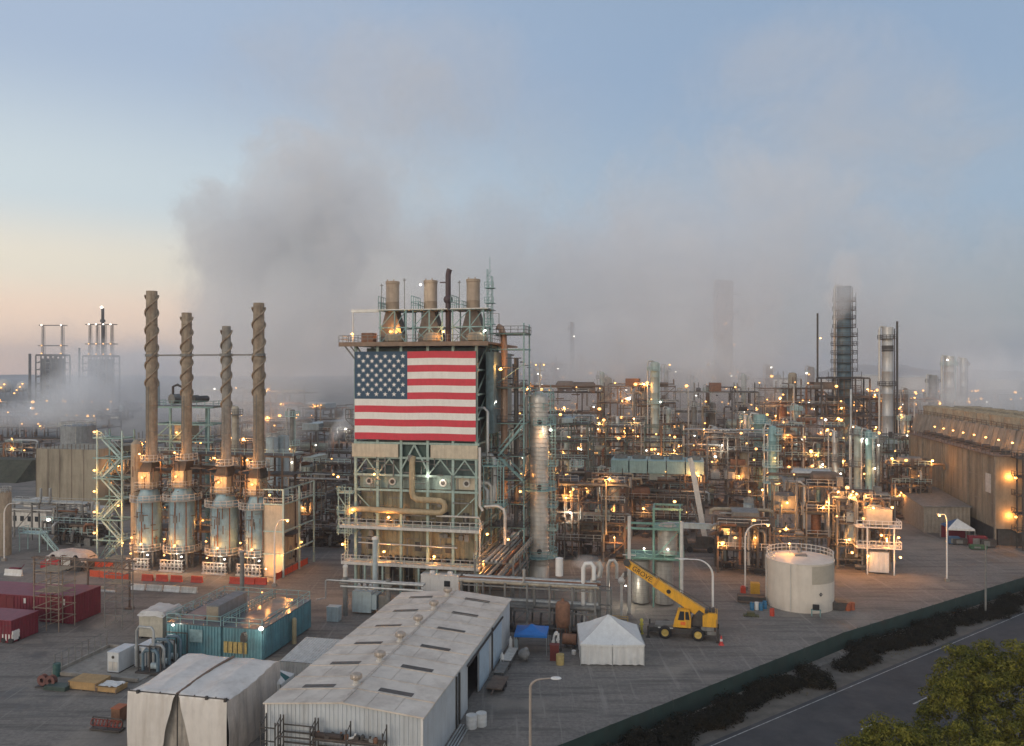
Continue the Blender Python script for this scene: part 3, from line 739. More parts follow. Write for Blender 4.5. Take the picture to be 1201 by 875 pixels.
q = MB(); q.lathe([(.1, 1.2), (.8, 1.5), (1.0, 2.0), (1.0, 4.4), (.8, 4.8), (.2, 5.0), (.2, 5.3), (.01, 5.3)], 18); q.build('shell', rustst, t, True)
for k in range(4):
    a = k * math.pi / 2 + .6; q = MB(); q.bar((.8 * math.cos(a), .8 * math.sin(a), 0), (.8 * math.cos(a), .8 * math.sin(a), 2.0), .14); q.build('leg', rustst, t)
t = thing('brown_vessel', 'small rust brown drum vessel lying in front of the pipe rack', 'vessel', at(668, 104))
q = MB(); q.tube([(-.9, 0, 1.1), (-.8, 0, 1.1), (.8, 0, 1.1), (.9, 0, 1.1)], .7, 14); q.build('shell', rustst, t, True)
for x in (-.5, .5): q = MB(); q.box(x - .1, x + .1, -.5, .5, 0, .6); q.build('saddle', darkst, t)
drum(at(673, 101.5), whitest, 'small white bucket beside the marquee tent', .28, .5, nm='bucket')
# crouched grey bundle, benches and carts beside the warehouse
q = MB(); q.sphere((0, 0, .7), .75, 14, 1.0); q.sphere((.25, -.1, 1.3), .35, 10)
for i, v in enumerate(q.v): q.v[i] = (v[0] + .12 * noise.noise((v[0] * 2, v[1] * 2, v[2] * 2)), v[1] + .1 * noise.noise((v[1] * 2, v[2] * 2, v[0])), max(0, v[2]))
tag(q.build('tarp_bundle', mat('grey_tarp', (.27, .26, .25), .8, var=.3), None, True, loc=at(614.5, 99.5)), 'lumpy grey tarp covered bundle in front of the blue canopy', 'bundle')
q = MB(); q.box(-.12, .12, -.1, .1, 0, .9); q.sphere((0, 0, 1.05), .2, 8)
for (v, L, lbl) in ((30.2, 4.6, 'long pale work bench against the warehouse side, farther of the two'), (25.6, 3.6, 'work bench against the warehouse side, nearer to the open door')):
    t = thing('work_bench', lbl, 'bench', along(WH, WW + 1.5, v))
    q = MB(); q.box(-.6, .6, -L / 2, L / 2, .8, .88); q.build('top', dirtywhite if L > 4 else greyst, t)
    q = MB(); q.box(-.5, .5, -L / 2 + .2, L / 2 - .2, .3, .34); q.build('shelf', greyst, t)
    for x in (-.5, .5):
        for y in (-L / 2 + .15, L / 2 - .15): q = MB(); q.bar((x, y, 0), (x, y, .8), .09); q.build('leg', darkst, t)
t = thing('flat_trailer', 'low flat trailer parked at the open warehouse door', 'trailer', along(WH, WW + 1.9, 21.5))
q = MB(); q.box(-.9, .9, -1.9, 1.9, .55, .7); q.bar((0, -1.9, .6), (0, -3.1, .5), .1); q.build('bed', brownst, t)
for x in (-.85, .85):
    for y in (-.6, .5): q = MB(); q.cyl((x - .1, y, .32), (x + .1, y, .32), .32, 14); q.build('wheel', black, t)
q = MB()
for i in range(4): q.cyl((-.4 + i * .3, -1.2, .1), (-.4 + i * .3, 9.8, .1), .09, 8)
tag(q.build('pipe_lengths', galv, None, loc=along(WH, WW + .8, 1.5), rot=-A), 'four long steel pipes laid on the ground along the warehouse side', 'pipes')
for i, (u, v, h) in enumerate(((1.0, 33.0, 2.1), (1.6, 33.8, 1.7), (.9, 28.4, 1.6), (1.3, 35.6, 2.4))):
    q = MB(); q.lathe([(.1, 0), (.24, .05), (.24, h * .8), (.1, h * .92), (.1, h), (.01, h)], 12)
    tag(q.build('gas_bottle', [whitest, bluegrey, whitest, greyst][i], None, True, loc=along(WH, WW + u, v)), ['tall white gas bottle at the far warehouse corner', 'blue grey gas bottle at the far warehouse corner', 'short white gas bottle between the two work benches', 'dark grey gas bottle, last along the warehouse side'][i], 'gas bottle')

# ---------------------------------------------------------------- yellow mobile crane
CR = at(770, 107.9)
cr = thing('mobile_crane', 'yellow rough terrain mobile crane with its boom raised to the left', 'crane', CR, R(-14))
L = 8.3
q = MB(); q.box(-.3, L - .3, .25, 2.45, .75, 1.35); q.prism_y([(-1.0, .6), (-.3, .75), (-.3, 1.35), (-1.0, 1.2)], .4, 2.3)
q.box(2.0, 6.0, .1, 2.6, 1.25, 1.42)
q.build('chassis', darkst, cr)
q = MB(); q.prism_y([(-.3, 1.35), (2.4, 1.35), (2.4, 1.75), (-.2, 1.62)], .35, 2.35); q.build('hood', greyst, cr)
for x in (-1.12, 8.15):
    q = MB(); q.box(x - .13, x + .13, -.1, 2.8, .5, .95)
    for y in (-.2, 2.9): q.bar((x, y, .15), (x, y, 1.6), .22); q.box(x - .3, x + .3, y - .25, y + .25, .05, .16)
    q.build('outrigger', darkst, cr)
for i, x in enumerate((1.15, 5.5)):
    for y in (0.0, 2.7):
        q = MB(); s = -1 if y < 1 else 1
        q.lathe([(.5, -.32), (.72, -.34), (.84, -.22), (.85, 0), (.84, .22), (.72, .34), (.5, .32)], 26)
        q.v = [(a + x, y + c, b_ + .85) for a, b_, c in q.v]
        w = q.build('wheel', black, cr, True)
        q = MB(); q.lathe([(.5, -.30), (.47, -.2), (.3, -.14), (.2, -.2), (.01, -.2)], 20); q.lathe([(.5, .30), (.47, .2), (.3, .14), (.2, .2), (.01, .2)], 20)
        q.v = [(a + x, y + c, b_ + .85) for a, b_, c in q.v]
        q.build('rim', mat('rim_yellow', (.62, .45, .12), .5, dirt=(.2, .13, .06)), w, True)
q = MB(); q.lathe([(1.05, 1.42), (1.05, 1.7), (.9, 1.7)], 20, (4.6, 1.35, 0)); q.build('turntable', darkst, cr)
q = MB(); q.prism_y([(2.2, 1.6), (4.55, 1.6), (4.6, 2.6), (4.35, 4.0), (2.85, 4.0), (2.4, 2.6)], .05, 1.15); cab = q.build('cab', yellow, cr)
q = MB()
q.prism_y([(2.85, 2.6), (3.68, 2.6), (3.68, 3.8), (3.12, 3.8)], .02, .05); q.prism_y([(3.82, 2.7), (4.4, 2.7), (4.24, 3.75), (3.82, 3.75)], .02, .05)
q.add([(2.40, .15, 2.70), (2.40, 1.05, 2.70), (2.78, 1.05, 3.88), (2.78, .15, 3.88)], [(0, 1, 2, 3)])
q.build('window', glass, cab)
q = MB(); q.box(3.2, 3.85, .03, .05, 1.95, 2.4); q.build('door_badge', mat('badge_orange', (.75, .16, .03), .5), cab)
q = MB(); q.prism_y([(4.5, 1.75), (6.3, 1.75), (6.5, 2.2), (6.5, 3.3), (5.6, 3.9), (5.0, 3.2), (4.6, 2.4)], .75, .95); q.prism_y([(4.5, 1.75), (6.3, 1.75), (6.5, 2.2), (6.5, 3.3), (5.6, 3.9), (5.0, 3.2), (4.6, 2.4)], 1.75, 1.95)
q.build('boom_bracket', darkst, cr)
q = MB(); q.prism_y([(6.1, 1.75), (8.0, 1.95), (8.05, 3.75), (6.9, 3.75), (6.1, 3.3)], .15, 2.6); cw = q.build('counterweight', yellow, cr)
q = MB()
for i in range(3): q.cyl((6.6 + i * .45, .6, 3.75), (6.6 + i * .45, 2.2, 3.75 + .12), .2, 10)
q.rail([(6.4, .3, 3.6), (7.9, .3, 3.75), (7.9, 2.4, 3.75)], .5, 1.2, .06); q.build('winch', darkst, cw)
# boom: a box section from its pivot at the rear to the raised tip
P0 = Vector((6.6, 1.35, 3.05)); P1 = Vector((-4.1, 1.35, 9.55)); bd = (P1 - P0).normalized(); bu = Vector((-bd.z, 0, bd.x)); bu = -bu if bu.z < 0 else bu
def boomsec(b, a0, a1, h0, h1, w):
    vs = []
    for a, h in ((a0, h0), (a1, h1)):
        c = P0 + bd * a
        for sy in (-1, 1):
            vs += [c + Vector((0, sy * w / 2, 0)) - bu * h * .5, c + Vector((0, sy * w / 2, 0)) + bu * h * .5]
    b.add(vs, [(0, 1, 3, 2), (4, 6, 7, 5), (0, 4, 5, 1), (2, 3, 7, 6), (1, 5, 7, 3), (0, 2, 6, 4)])
BLEN = (P1 - P0).length
q = MB(); boomsec(q, -.6, BLEN * .62, 1.35, 1.15, .85); boom = q.build('boom', yellow, cr)
q = MB(); boomsec(q, BLEN * .62, BLEN, 1.02, .92, .7); bs = q.build('boom_section', yellow, boom)
q = MB(); boomsec(q, BLEN * .615, BLEN * .64, 1.25, 1.25, .95); q.build('boom_collar', mat('boom_yellow_dark', (.6, .28, .02), .5), boom)
q = MB()
hc = P0 + bd * (BLEN * .47); q.add([hc + Vector((0, -.45, 0)) + bd * (.32 * math.cos(k * math.pi / 4)) + bu * (.3 * math.sin(k * math.pi / 4)) for k in range(8)], [tuple(range(8))])
q.build('boom_hole', black, boom)
q = MB(); tip = P0 + bd * BLEN
for y in (-.3, .3): q.cyl(tip + Vector((0, y - .06, .1)), tip + Vector((0, y + .06, .1)), .45, 16)
q.bar(tip, tip - bd * .6, .7); hd = q.build('boom_head', darkst, boom)
q = MB(); hk = tip + bd * .25
q.bar(hk, hk - Vector((0, 0, 1.3)), .05); q.box(hk.x - .2, hk.x + .2, hk.y - .15, hk.y + .15, hk.z - 2.0, hk.z - 1.3)
q.tube([hk - Vector((0, 0, 2.0)), hk - Vector((0, 0, 2.3)), hk - Vector((.15, 0, 2.4)), hk - Vector((.2, 0, 2.2))], .06, 6); q.build('hook_block', darkst, boom)
q = MB(); q.cyl((4.2, 1.35, 1.9), P0 + bd * (BLEN * .28) - bu * .6, .24, 12); q.cyl(P0 + bd * (BLEN * .28) - bu * .6, P0 + bd * (BLEN * .42) - bu * .6, .14, 12); q.build('lift_cylinder', greyst, cr)
q = MB(); q.box(.2, 2.2, -.02, .1, 1.36, 1.46); q.build('deck_edge', whitest, cr)
q = MB()
for y in (-.2, .2): q.bar(P0 + Vector((1.0, y, .9)), P1 + Vector((.2, y, .6)), .05)
for k in range(4): q.bar(P0 + bd * (2 + k * 2.2) + bu * .6 + Vector((0, .5, 0)), P0 + bd * (4.4 + k * 2.2) + bu * (.45 if k % 2 else .7) + Vector((0, .5, 0)), .07)
q.build('hoist_cable', darkst, boom)
q = MB()
for k in range(7): q.tube([(4.3 + .1 * k, .6 + .15 * k, 1.7), (4.4, .7 + .15 * k, 2.4), tuple(P0 + bd * 2.0 - bu * .7)], .04, 5)
q.build('hydraulic_hose', black, cr)
q = MB(); q.box(5.9, 7.6, .0, .25, 1.42, 1.9); q.box(6.7, 7.9, .02, .2, .9, 1.35); q.bar((7.9, .1, 1.4), (7.9, .1, 3.0), .06); q.build('side_locker', greyst, cr)
def lettering(txt, size, m_, parent, M4, name='lettering', ext=.01):
    c = bpy.data.curves.new('lettering_curve', 'FONT'); c.body = txt; c.size = size; c.extrude = ext; c.align_x = 'CENTER'; c.align_y = 'CENTER'; c.offset = .012 * size
    tmp = bpy.data.objects.new('lettering_tmp', c); COL.objects.link(tmp)
    dg = bpy.context.evaluated_depsgraph_get(); dg.update()
    me = bpy.data.meshes.new_from_object(tmp.evaluated_get(dg)); COL.objects.unlink(tmp); bpy.data.objects.remove(tmp)
    me.transform(M4); me.materials.clear(); me.materials.append(m_)
    o = bpy.data.objects.new(name, me); COL.objects.link(o); o.parent = parent; return o
xa = -bd; za = bu; ya = za.cross(xa)
c_ = P0 + bd * (BLEN * .80) - Vector((0, .352, 0))
# text reads from the tip down along the boom on the camera side
M4 = Matrix(((xa.x, za.x, 0, c_.x), (xa.y, za.y, -1, c_.y), (xa.z, za.z, 0, c_.z), (0, 0, 0, 1)))
lettering('GROVE.', .92, mat('letter_dark', (.06, .025, .015), .6), bs, M4)

# red and white marker behind the crane, yellow standpipe before it
t = thing('traffic_cone', 'tall red and white traffic cone behind the yellow crane', 'cone', at(846, 105))
q = MB(); q.box(-.35, .35, -.35, .35, 0, .06); q.lathe([(.26, .06), (.19, .5)], 14); q.lathe([(.15, .8), (.08, 1.2), (.01, 1.22)], 14); q.build('body', mat('cone_red', (.62, .06, .05), .5), t, True)
q = MB(); q.lathe([(.19, .5), (.15, .8)], 14); q.build('white_band', whitest, t, True)
t = thing('standpipe', 'yellow standpipe post between the marquee and the yellow crane', 'standpipe', at(752.5, 109.5))
q = MB(); q.lathe([(.3, 0), (.3, .1), (.17, .12), (.17, 1.7), (.24, 1.75), (.24, 1.95), (.12, 2.1), (.01, 2.12)], 14); q.build('post', mat('hydrant_yellow', (.55, .48, .08), .5, dirt=(.2, .16, .05)), t, True)
q = MB(); q.cyl((-.3, 0, 1.3), (.3, 0, 1.3), .1, 10); q.cyl((0, -.3, 1.0), (0, 0, 1.0), .1, 10); q.build('outlet', mat('hydrant_yellow', ()), t, True)
t = thing('pump_cart', 'yellow framed pump cart left of the standpipe', 'cart', at(727, 112))
q = MB(); q.box(-1.2, 1.2, -.6, .6, .35, .5)
for x in (-1.1, 1.1): q.bar((x, -.5, .5), (x, -.5, 1.5), .1); q.bar((x, .5, .5), (x, .5, 1.5), .1)
q.bar((-1.1, -.5, 1.5), (1.1, -.5, 1.5), .1); q.bar((-1.1, .5, 1.5), (1.1, .5, 1.5), .1); q.build('frame', mat('dull_yellow', (.42, .31, .1), .6, dirt=(.1, .08, .05)), t)
q = MB(); q.cyl((-.7, 0, .9), (.6, 0, .9), .35, 12); q.build('pump', darkst, t, True)
for x in (-.7, .7):
    for y in (-.6, .6): q = MB(); q.cyl((x, y - .08, .3), (x, y + .08, .3), .3, 12); q.build('wheel', black, t)
t = thing('pump_cart', 'dark wheeled pump cart just in front of the yellow crane', 'cart', at(741, 109.5))
q = MB(); q.box(-1.3, 1.3, -.5, .5, .3, .5); q.bar((-1.2, 0, .5), (-1.2, 0, 1.4), .1); q.bar((-1.2, 0, 1.4), (.6, 0, 1.0), .08); q.build('frame', darkst, t)
q = MB(); q.box(-.5, .6, -.4, .4, .5, 1.1); q.cyl((.6, 0, .8), (1.1, 0, .8), .22, 10); q.build('pump', greyst, t)
for x in (-.8, .8):
    for y in (-.5, .5): q = MB(); q.cyl((x, y - .08, .28), (x, y + .08, .28), .28, 12); q.build('wheel', black, t)

# ---------------------------------------------------------------- white storage tank and what stands round it
TK = at(938, 123.6)
t = thing('storage_tank', 'large cream white round storage tank with a railed domed roof', 'tank', TK)
tkm = mat('cream_tank', (.66, .60, .52), .55, var=.08, scale=.5, dirt=(.42, .35, .28), damt=.4)
q = MB(); q.lathe([(5.0, 0), (5.0, 1.8), (5.02, 1.82), (5.0, 1.84), (5.0, 3.6), (5.02, 3.62), (5.0, 3.64), (5.0, 5.4), (5.02, 5.42), (5.0, 5.44), (5.0, 7.2)], 64); q.build('shell', tkm, t, True)
q = MB(); q.lathe([(5.08, 7.2), (5.08, 7.28), (3.0, 7.62), (.01, 7.85)], 64); roof = q.build('roof', tkm, t, True)
q = MB(); q.ringrail((0, 0), 4.9, 7.25, 1.15, 26, R(-20), R(215), .1); q.build('railing', dirtywhite, roof)
q = MB(); q.box(-.9, .9, -1.4, -.2, 7.7, 7.95); q.cyl((.2, 1.6, 7.6), (.2, 1.6, 8.5), .3, 12); q.build('hatch', greyst, roof)
a0, a1 = R(-78), R(-15)
q = MB(); q.lathe([(5.03, 4.3), (5.03, 7.0)], 18, (0, 0, 0), a0, a1); q.build('repair_patch', mat('tan_patch', (.42, .38, .31), .6, var=.1), t, True)
q = MB(); s_ = .32; an = R(-62); e_ = Vector((math.cos(an + math.pi / 2), math.sin(an + math.pi / 2), 0)); c_ = Vector((5.045 * math.cos(an), 5.045 * math.sin(an), 2.8))
q.add([c_ - e_ * s_, c_ + Vector((0, 0, -s_)), c_ + e_ * s_, c_ + Vector((0, 0, s_))], [(0, 1, 2, 3)]); q.build('diamond_sign', black, t)
q = MB(); c2 = Vector((5.05 * math.cos(an), 5.05 * math.sin(an), 2.8))
for dx in (-.12, .12): q.add([c2 + e_ * dx - e_ * .07 + Vector((0, 0, -.05)), c2 + e_ * dx + e_ * .07 + Vector((0, 0, -.05)), c2 + e_ * dx + Vector((0, 0, .1))], [(0, 1, 2)])
q.build('sign_mark', whitest, t)
q = MB(); q.cyl((-5.1, -.8, 0), (-5.1, -.8, 7.4), .09, 8); q.cyl((-2.0, -4.8, 0), (-2.0, -4.8, 7.2), .06, 8); q.build('downpipe_or_strip', dirtywhite, t)
lamp(roof, (-1.5, .2, 9.3), .18, 'o', 420, (-.4, -.4, .1))
q = MB(); q.bar((-1.5, .2, 7.7), (-1.5, .2, 9.2), .08); q.build('lamp_post', galv, roof)
t = thing('control_box', 'small black control box on a stand against the cream tank', 'control box', at(957, 117.2))
q = MB(); q.box(-.45, .45, -.2, .2, 1.0, 1.75); q.build('box', black, t)
for x in (-.6, .6):
    for y in (-.25, .25): q = MB(); q.bar((x, y, 0), (x, y, 1.0), .08); q.build('leg', teal, t)
q = MB(); q.box(-.7, .7, -.3, .3, .95, 1.0); q.build('shelf', teal, t)
# gear left of the tank
for i, (px, D, m_, lbl) in enumerate(((882, 120.5, 'b', 'blue plastic drum left of the cream tank, leftmost of a row'), (887.5, 120.6, 'w', 'white plastic drum in the row of blue drums left of the cream tank'), (892.5, 120.4, 'b', 'blue plastic drum between a white drum and the cream tank'), (897, 121.2, 'b', 'blue plastic drum touching the cream tank, last of the row'))):
    drum(at(px, D), mat('blue_plastic', (.03, .17, .32), .4, var=.15) if m_ == 'b' else whitest, lbl, .32, 1.15, 'drums left of the tank')
drum(at(905.5, 117.6), redm, 'red drum at the foot of the cream tank, left side', .34, 1.05)
q = MB(); q.box(-.7, .7, -.6, .6, .12, 1.9)
for i in range(5): q.box(-.74, .74, -.64, .64, .2 + i * .36, .25 + i * .36)
tag(q.build('chemical_tote', mat('orange_yellow', (.55, .32, .04), .5, var=.2), None, loc=at(885.5, 129), rot=-A), 'orange yellow chemical tote behind the blue drums', 'tote')
q = MB(); q.box(-.4, .4, -.4, .4, 0, .9); q.box(-.25, .25, -.25, .25, .9, 1.1)
tag(q.build('fire_hose_box', redm, None, loc=at(871.5, 130), rot=-A), 'red fire hose box at the foot of the lamp left of the cream tank', 'hose box')
t = thing('timber_stack', 'stack of dark timber and pipe left of the cream tank', 'timber stack', at(882, 124.5))
for k in range(3):
    for j in range(4): q = MB(); q.box(-2.2, 2.0, -.9 + j * .5, -.5 + j * .5, .12 + k * .33, .4 + k * .33); q.build('beam', darkst if (k + j) % 3 else brownst, t)
q = MB(); q.box(-1.1, 1.1, -.5, .5, .1, .22)
for x in (-1, 0, 1): q.box(x - .08, x + .08, -.5, .5, 0, .1)
q.box(-.6, .5, -.4, .4, .22, .6)
tag(q.build('pallet', mat('mossy_wood', (.10, .10, .05), .8), None, loc=at(881, 117.4), rot=-A), 'low loaded wooden pallet in front of the blue drums', 'pallet')
for i, (px, D) in enumerate(((994.5, 120.2), (999.5, 120.6))):
    drum(at(px, D), mat('rust_orange', (.38, .10, .04), .7, var=.3), ['rust orange drum right of the cream tank, nearer to it', 'rust orange drum right of the cream tank, farther from it'][i], .38, 1.1, 'rust orange drums')
t = thing('dark_skip', 'dark waste skip just right of the cream tank', 'skip', at(981, 121))
q = MB(); q.prism_y([(-1.3, .1), (1.0, .1), (1.5, 1.2), (-1.3, 1.2)], -.8, .8); q.build('bin', darkst, t)
q = MB(); q.bar((-1.3, -.8, 1.2), (-1.9, -.8, 2.0), .1); q.bar((-1.3, .8, 1.2), (-1.9, .8, 2.0), .1); q.build('lifting_arm', greyst, t)
# warning light and a cover near the fence
t = thing('warning_lamp', 'small red warning light by the dark fence', 'warning light', at(1036, 109.0))
q = MB(); q.bar((0, 0, 0), (0, 0, 1.5), .08); q.build('post', greyst, t); lamp(t, (0, 0, 1.6), .2, 'r', 4, (0, -.3, .2))
q = MB(); q.lathe([(.55, 0), (.6, .3), (.5, .75), (.2, 1.0), (.01, 1.05)], 14); tag(q.build('utility_cover', mat('sage_plastic', (.35, .42, .38), .6), None, True, loc=at(1029, 109.2)), 'pale sage domed utility cover by the dark fence', 'utility cover')

# ---------------------------------------------------------------- left yard
def jersey(loc, rot, m_, lbl, group, L=2.0, h=1.0):
    q = MB(); pr = [(-.3, 0), (.3, 0), (.3, .12), (.14, .4), (.1, h), (-.1, h), (-.14, .4), (-.3, .12)]
    q.prism_y(pr, -L / 2, L / 2)
    q.v = [(y, x, z) for x, y, z in q.v]
    return tag(q.build('traffic_barrier', m_, None, loc=loc, rot=rot), lbl, 'barrier', group)
GR_ = 'orange red barriers in front of the four furnaces'
for n_, (px, D, n) in enumerate(((173, 137.5, 1), (190, 137.2, 1), (207, 136.8, 1), (231, 136.4, 1), (276, 135.6, 1), (292, 135.3, 1), (306, 135.1, 1))):
    jersey(at(px, D), -A, redm, ('first', 'second', 'third', 'fourth', 'fifth', 'sixth', 'seventh')[n_] + ' orange red barrier from the left in the row before the furnaces', GR_, 2.1, 1.1)
def meshfence(p, q_, lbl, h=1.2):
    p, q_ = Vector(p), Vector(q_); L = (q_ - p).length; k = max(1, round(L / 2.2))
    t = thing('safety_fence', lbl, 'fence', p, math.atan2(q_.y - p.y, q_.x - p.x))
    b = MB()
    for i in range(k):
        x0, x1 = L * i / k, L * (i + 1) / k; n = 6
        vs = [(x0 + (x1 - x0) * j / n, .05 * noise.noise((x0 + j, p.x, z)), z * (1 - .08 * math.sin(math.pi * j / n)) + .08) for z in (0, h) for j in range(n + 1)]
        b.add(vs, [(j, j + 1, n + 2 + j, n + 1 + j) for j in range(n)])
    b.build('mesh', lattice_red, t)
    for i in range(k + 1): q = MB(); q.bar((L * i / k, .03, 0), (L * i / k, .03, h + .15), .08); q.build('post', darkst, t)
meshfence(at(324, 137.5), at(361, 149.5), 'orange safety fence running back from the furnaces right corner')
meshfence(at(105, 140.2), at(151, 137.2), 'orange safety fence beside the tarp covered machine')
meshfence(at(104, 146), at(133, 147.5), 'orange safety fence behind the red pieces at the stair tower foot')
for i, (px, D, L) in enumerate(((160.5, 131.7, 6.0), (203, 130.2, 7.0), (221, 129.6, 2.0))):
    pass
for i, (px, D, L) in enumerate(((161, 131.8, 2.9), (181.5, 131.2, 2.9), (202, 130.6, 2.9), (222, 130.0, 2.9))):
    jersey(at(px, D), -A, dirtywhite if i % 2 else whitest, ('first', 'second', 'third', 'fourth')[i] + ' white concrete barrier from the left in the row before the furnaces', 'white barriers before the furnaces', L, .95)
jersey(at(16, 141), -A, whitest, 'single white concrete barrier at the left edge with red gear behind it', None, 3.6, 1.1)
q = MB(); q.box(-1, .9, -.4, .4, .2, .9); q.cyl((-.6, -.5, .3), (-.6, .5, .3), .3, 12); q.cyl((.6, -.5, .3), (.6, .5, .3), .3, 12); q.bar((1.0, 0, .5), (1.9, 0, 1.6), .08)
tag(q.build('compressor_cart', crimson, None, loc=at(18, 143), rot=-A), 'crimson compressor cart behind the single white barrier', 'compressor')
q = MB(); q.box(-5.5, 5.5, -.15, .15, 0, .35)
tag(q.build('timber_beam', mat('pale_timber', (.50, .42, .31), .8, var=.25, scale=3), None, loc=at(88, 133.4), rot=-A), 'long pale timber beam on the ground below the tarp covered machine', 'beam')
for i in range(3):
    q = MB(); q.box(-1.6, 1.6, -.12, .12, 0, .25)
    tag(q.build('timber_beam', whitest, None, loc=at(63 + i * 31, 131.4 - i * .4), rot=-A), ['short white kerb beam, first of three on the open yard', 'short white kerb beam, middle of three on the open yard', 'short white kerb beam nearest the furnaces, last of three'][i], 'beam')

# tarp covered machine at the left
TM = at(84, 146)
t = thing('covered_machine', 'machine under a dirty white tarp with bright red sides near the stair tower', 'machine', TM)
q = MB(); n = 16; vs = []
for j in range(n + 1):
    for i in range(n + 1):
        x, y = -4.2 + 8.4 * i / n, -1.8 + 3.6 * j / n
        e = max(abs(x) / 4.2, abs(y) / 1.8); z = 3.5 - .6 * (x / 4.2) ** 2 + .25 * noise.noise((x * .7, y, 1)) - (1.3 * max(0, e - .7) / .3 * (.7 + noise.noise((x, y, 4))))
        vs.append((x, y, z))
q.add(vs, [(j * (n + 1) + i, j * (n + 1) + i + 1, (j + 1) * (n + 1) + i + 1, (j + 1) * (n + 1) + i) for j in range(n) for i in range(n)])
q.build('tarp', mat('dirty_tarp', (.52, .46, .42), .7, var=.25, dirt=(.2, .16, .13)), t, True)
q = MB(); q.box(-4.3, -1.2, -1.6, 1.4, .1, 2.3); q.box(-5.6, -4.3, -1.2, 1.0, .1, 1.3); q.build('red_housing', mat('bright_red', (.45, .02, .03), .5, var=.25), t)
q = MB(); q.box(-.8, 3.9, -1.3, 1.4, .2, 2.4); q.build('body', darkst, t)
q = MB(); vs = [(-.7 + .45 * i, -1.75 + .12 * math.sin(i * 2.1), z) for z in (.3, 2.7) for i in range(5)]; q.add(vs, [(i, i + 1, i + 6, i + 5) for i in range(4)]); q.build('hanging_cloth', dirtywhite, t)
for x in (-3.2, -1.6, .6, 3.0): q = MB(); q.cyl((x, -1.7, .5), (x, -1.3, .5), .5, 14); q.build('wheel', black, t)

# crimson containers
def red_box(loc, w, d, h, lbl, door):
    t = thing('shipping_container', lbl, 'container', loc)
    q = MB(); ribbox(q, 0, w, 0, d, .1, h, .5, .06); q.build('body', crimson, t)
    q = MB(); q.box(-.08, w + .08, -.1, d + .05, h, h + .1); q.build('roof', mat('faded_crimson', (.21, .028, .05), .5, var=.25, dirt=(.2, .1, .1)), t)
    q = MB()
    for k in range(2): q.box(door + k * 1.25, door + 1.2 + k * 1.25, -.12, -.07, .3, h - .2)
    q.build('door', mat('dark_crimson', (.15, .012, .02), .6), t)
    q = MB(); q.box(w * .72, w * .72 + .35, -.13, -.08, h * .68, h * .9); q.build('white_notice', whitest, t)
red_box(at(-40, 118.5), 14.2, 6.0, 3.3, 'long crimson ribbed container at the left edge, behind the scaffold tower', 6.0)
red_box(at(46, 114.6), 5.6, 5.6, 4.0, 'crimson ribbed container with a slanted shadow right of the scaffold tower', 1.6)
red_box(at(-60, 107.5), 10.0, 4.5, 3.0, 'nearest crimson container at the left edge with white gear beside it', 5.0)
t = thing('fork_truck', 'small white and dark forklift beside the nearest crimson container', 'forklift', at(12, 106.2))
q = MB(); q.box(-.7, .9, -.6, .6, .35, 1.2); q.prism_y([(.3, 1.2), (1.0, 1.2), (.95, 1.6), (.4, 1.7)], -.55, .55); q.build('body', whitest, t)
q = MB()
for x in (-.6, .7):
    for y in (-.55, .55): q.bar((x, y, 1.1), (x * .8, y, 2.3), .1)
q.box(-.6, .65, -.6, .6, 2.3, 2.4); q.build('cage', darkst, t)
q = MB()
for y in (-.35, .35): q.bar((-1.0, y, .1), (-1.0, y, 2.6), .14); q.bar((-1.0, y, .15), (-2.1, y, .15), .14, .06)
q.build('mast', darkst, t)
for x in (-.5, .65):
    for y in (-.55, .55): q = MB(); q.cyl((x, y - .12, .36), (x, y + .12, .36), .36, 14); q.build('wheel', black, t)
q = MB(); q.box(-1.2, .9, -.7, .7, .45, .65); q.bar((-1.2, 0, .5), (-2.3, 0, .5), .1)
for x in (-.7, .6):
    for y in (-.7, .7): q.cyl((x, y - .08, .3), (x, y + .08, .3), .3, 12)
tag(q.build('flat_cart', crimson, None, loc=at(24, 108), rot=-A), 'low crimson flat cart beside the forklift', 'cart')
# scaffold towers
def scaffold(loc, w, d, h, lift, lbl, m_=greyst, bays=1):
    t = thing('scaffold', lbl, 'scaffold', loc)
    q = MB(); xs = [w * i / bays for i in range(bays + 1)]; k = int(h / lift)
    for x in xs:
        for y in (0, d): q.bar((x, y, 0), (x + rng.uniform(-.05, .05), y, h), .1)
    for j in range(1, k + 1):
        z = j * lift
        for y in (0, d): q.bar((-.2, y, z), (w + .2, y, z + rng.uniform(-.06, .06)), .08); q.bar((0, y, z - lift), (w, y, z), .07) if (j + int(y)) % 2 else None
        for x in xs: q.bar((x, -.2, z), (x, d + .2, z), .08)
    q.build('tube_frame', m_, t)
    for z in (h * .55, h * .85):
        q = MB()
        for i in range(4): q.box(.05, w - .05, d * i / 4, d * i / 4 + d / 4 - .04, z, z + .06)
        q.build('plank_deck', mat('scaffold_plank', (.32, .25, .17), .8, var=.35, scale=2), t)
    return t
scaffold(at(40, 111), 4.0, 3.0, 9.8, 1.6, 'tall tangled scaffold tower in front of the crimson containers', mat('rusty_tube', (.28, .22, .17), .7, var=.35, rust=.3), 2)
scaffold(at(123, 112), 2.8, 2.2, 11.5, 1.9, 'slender scaffold tower left of the pipe skid', greyst, 1)
t = thing('pipe_gantry', 'rusty pipe gantry on thin posts across the left yard', 'gantry', at(40, 124.5))
q = MB(); Lg = ux(at(40, 124.5), 152); hz = 7.0
for u in (0, Lg * .57, Lg):
    q = MB(); q.bar((u, 0, 0), (u, 0, hz + .2), .22)
    q.box(u - .5, u + .5, -.5, .5, 0, .25); q.build('post', brownst, t)
q = MB()
for z, y in ((hz, 0), (hz, .9), (hz - 1.0, 0)): q.bar((-.5, y, z), (Lg + .5, y, z), .16)
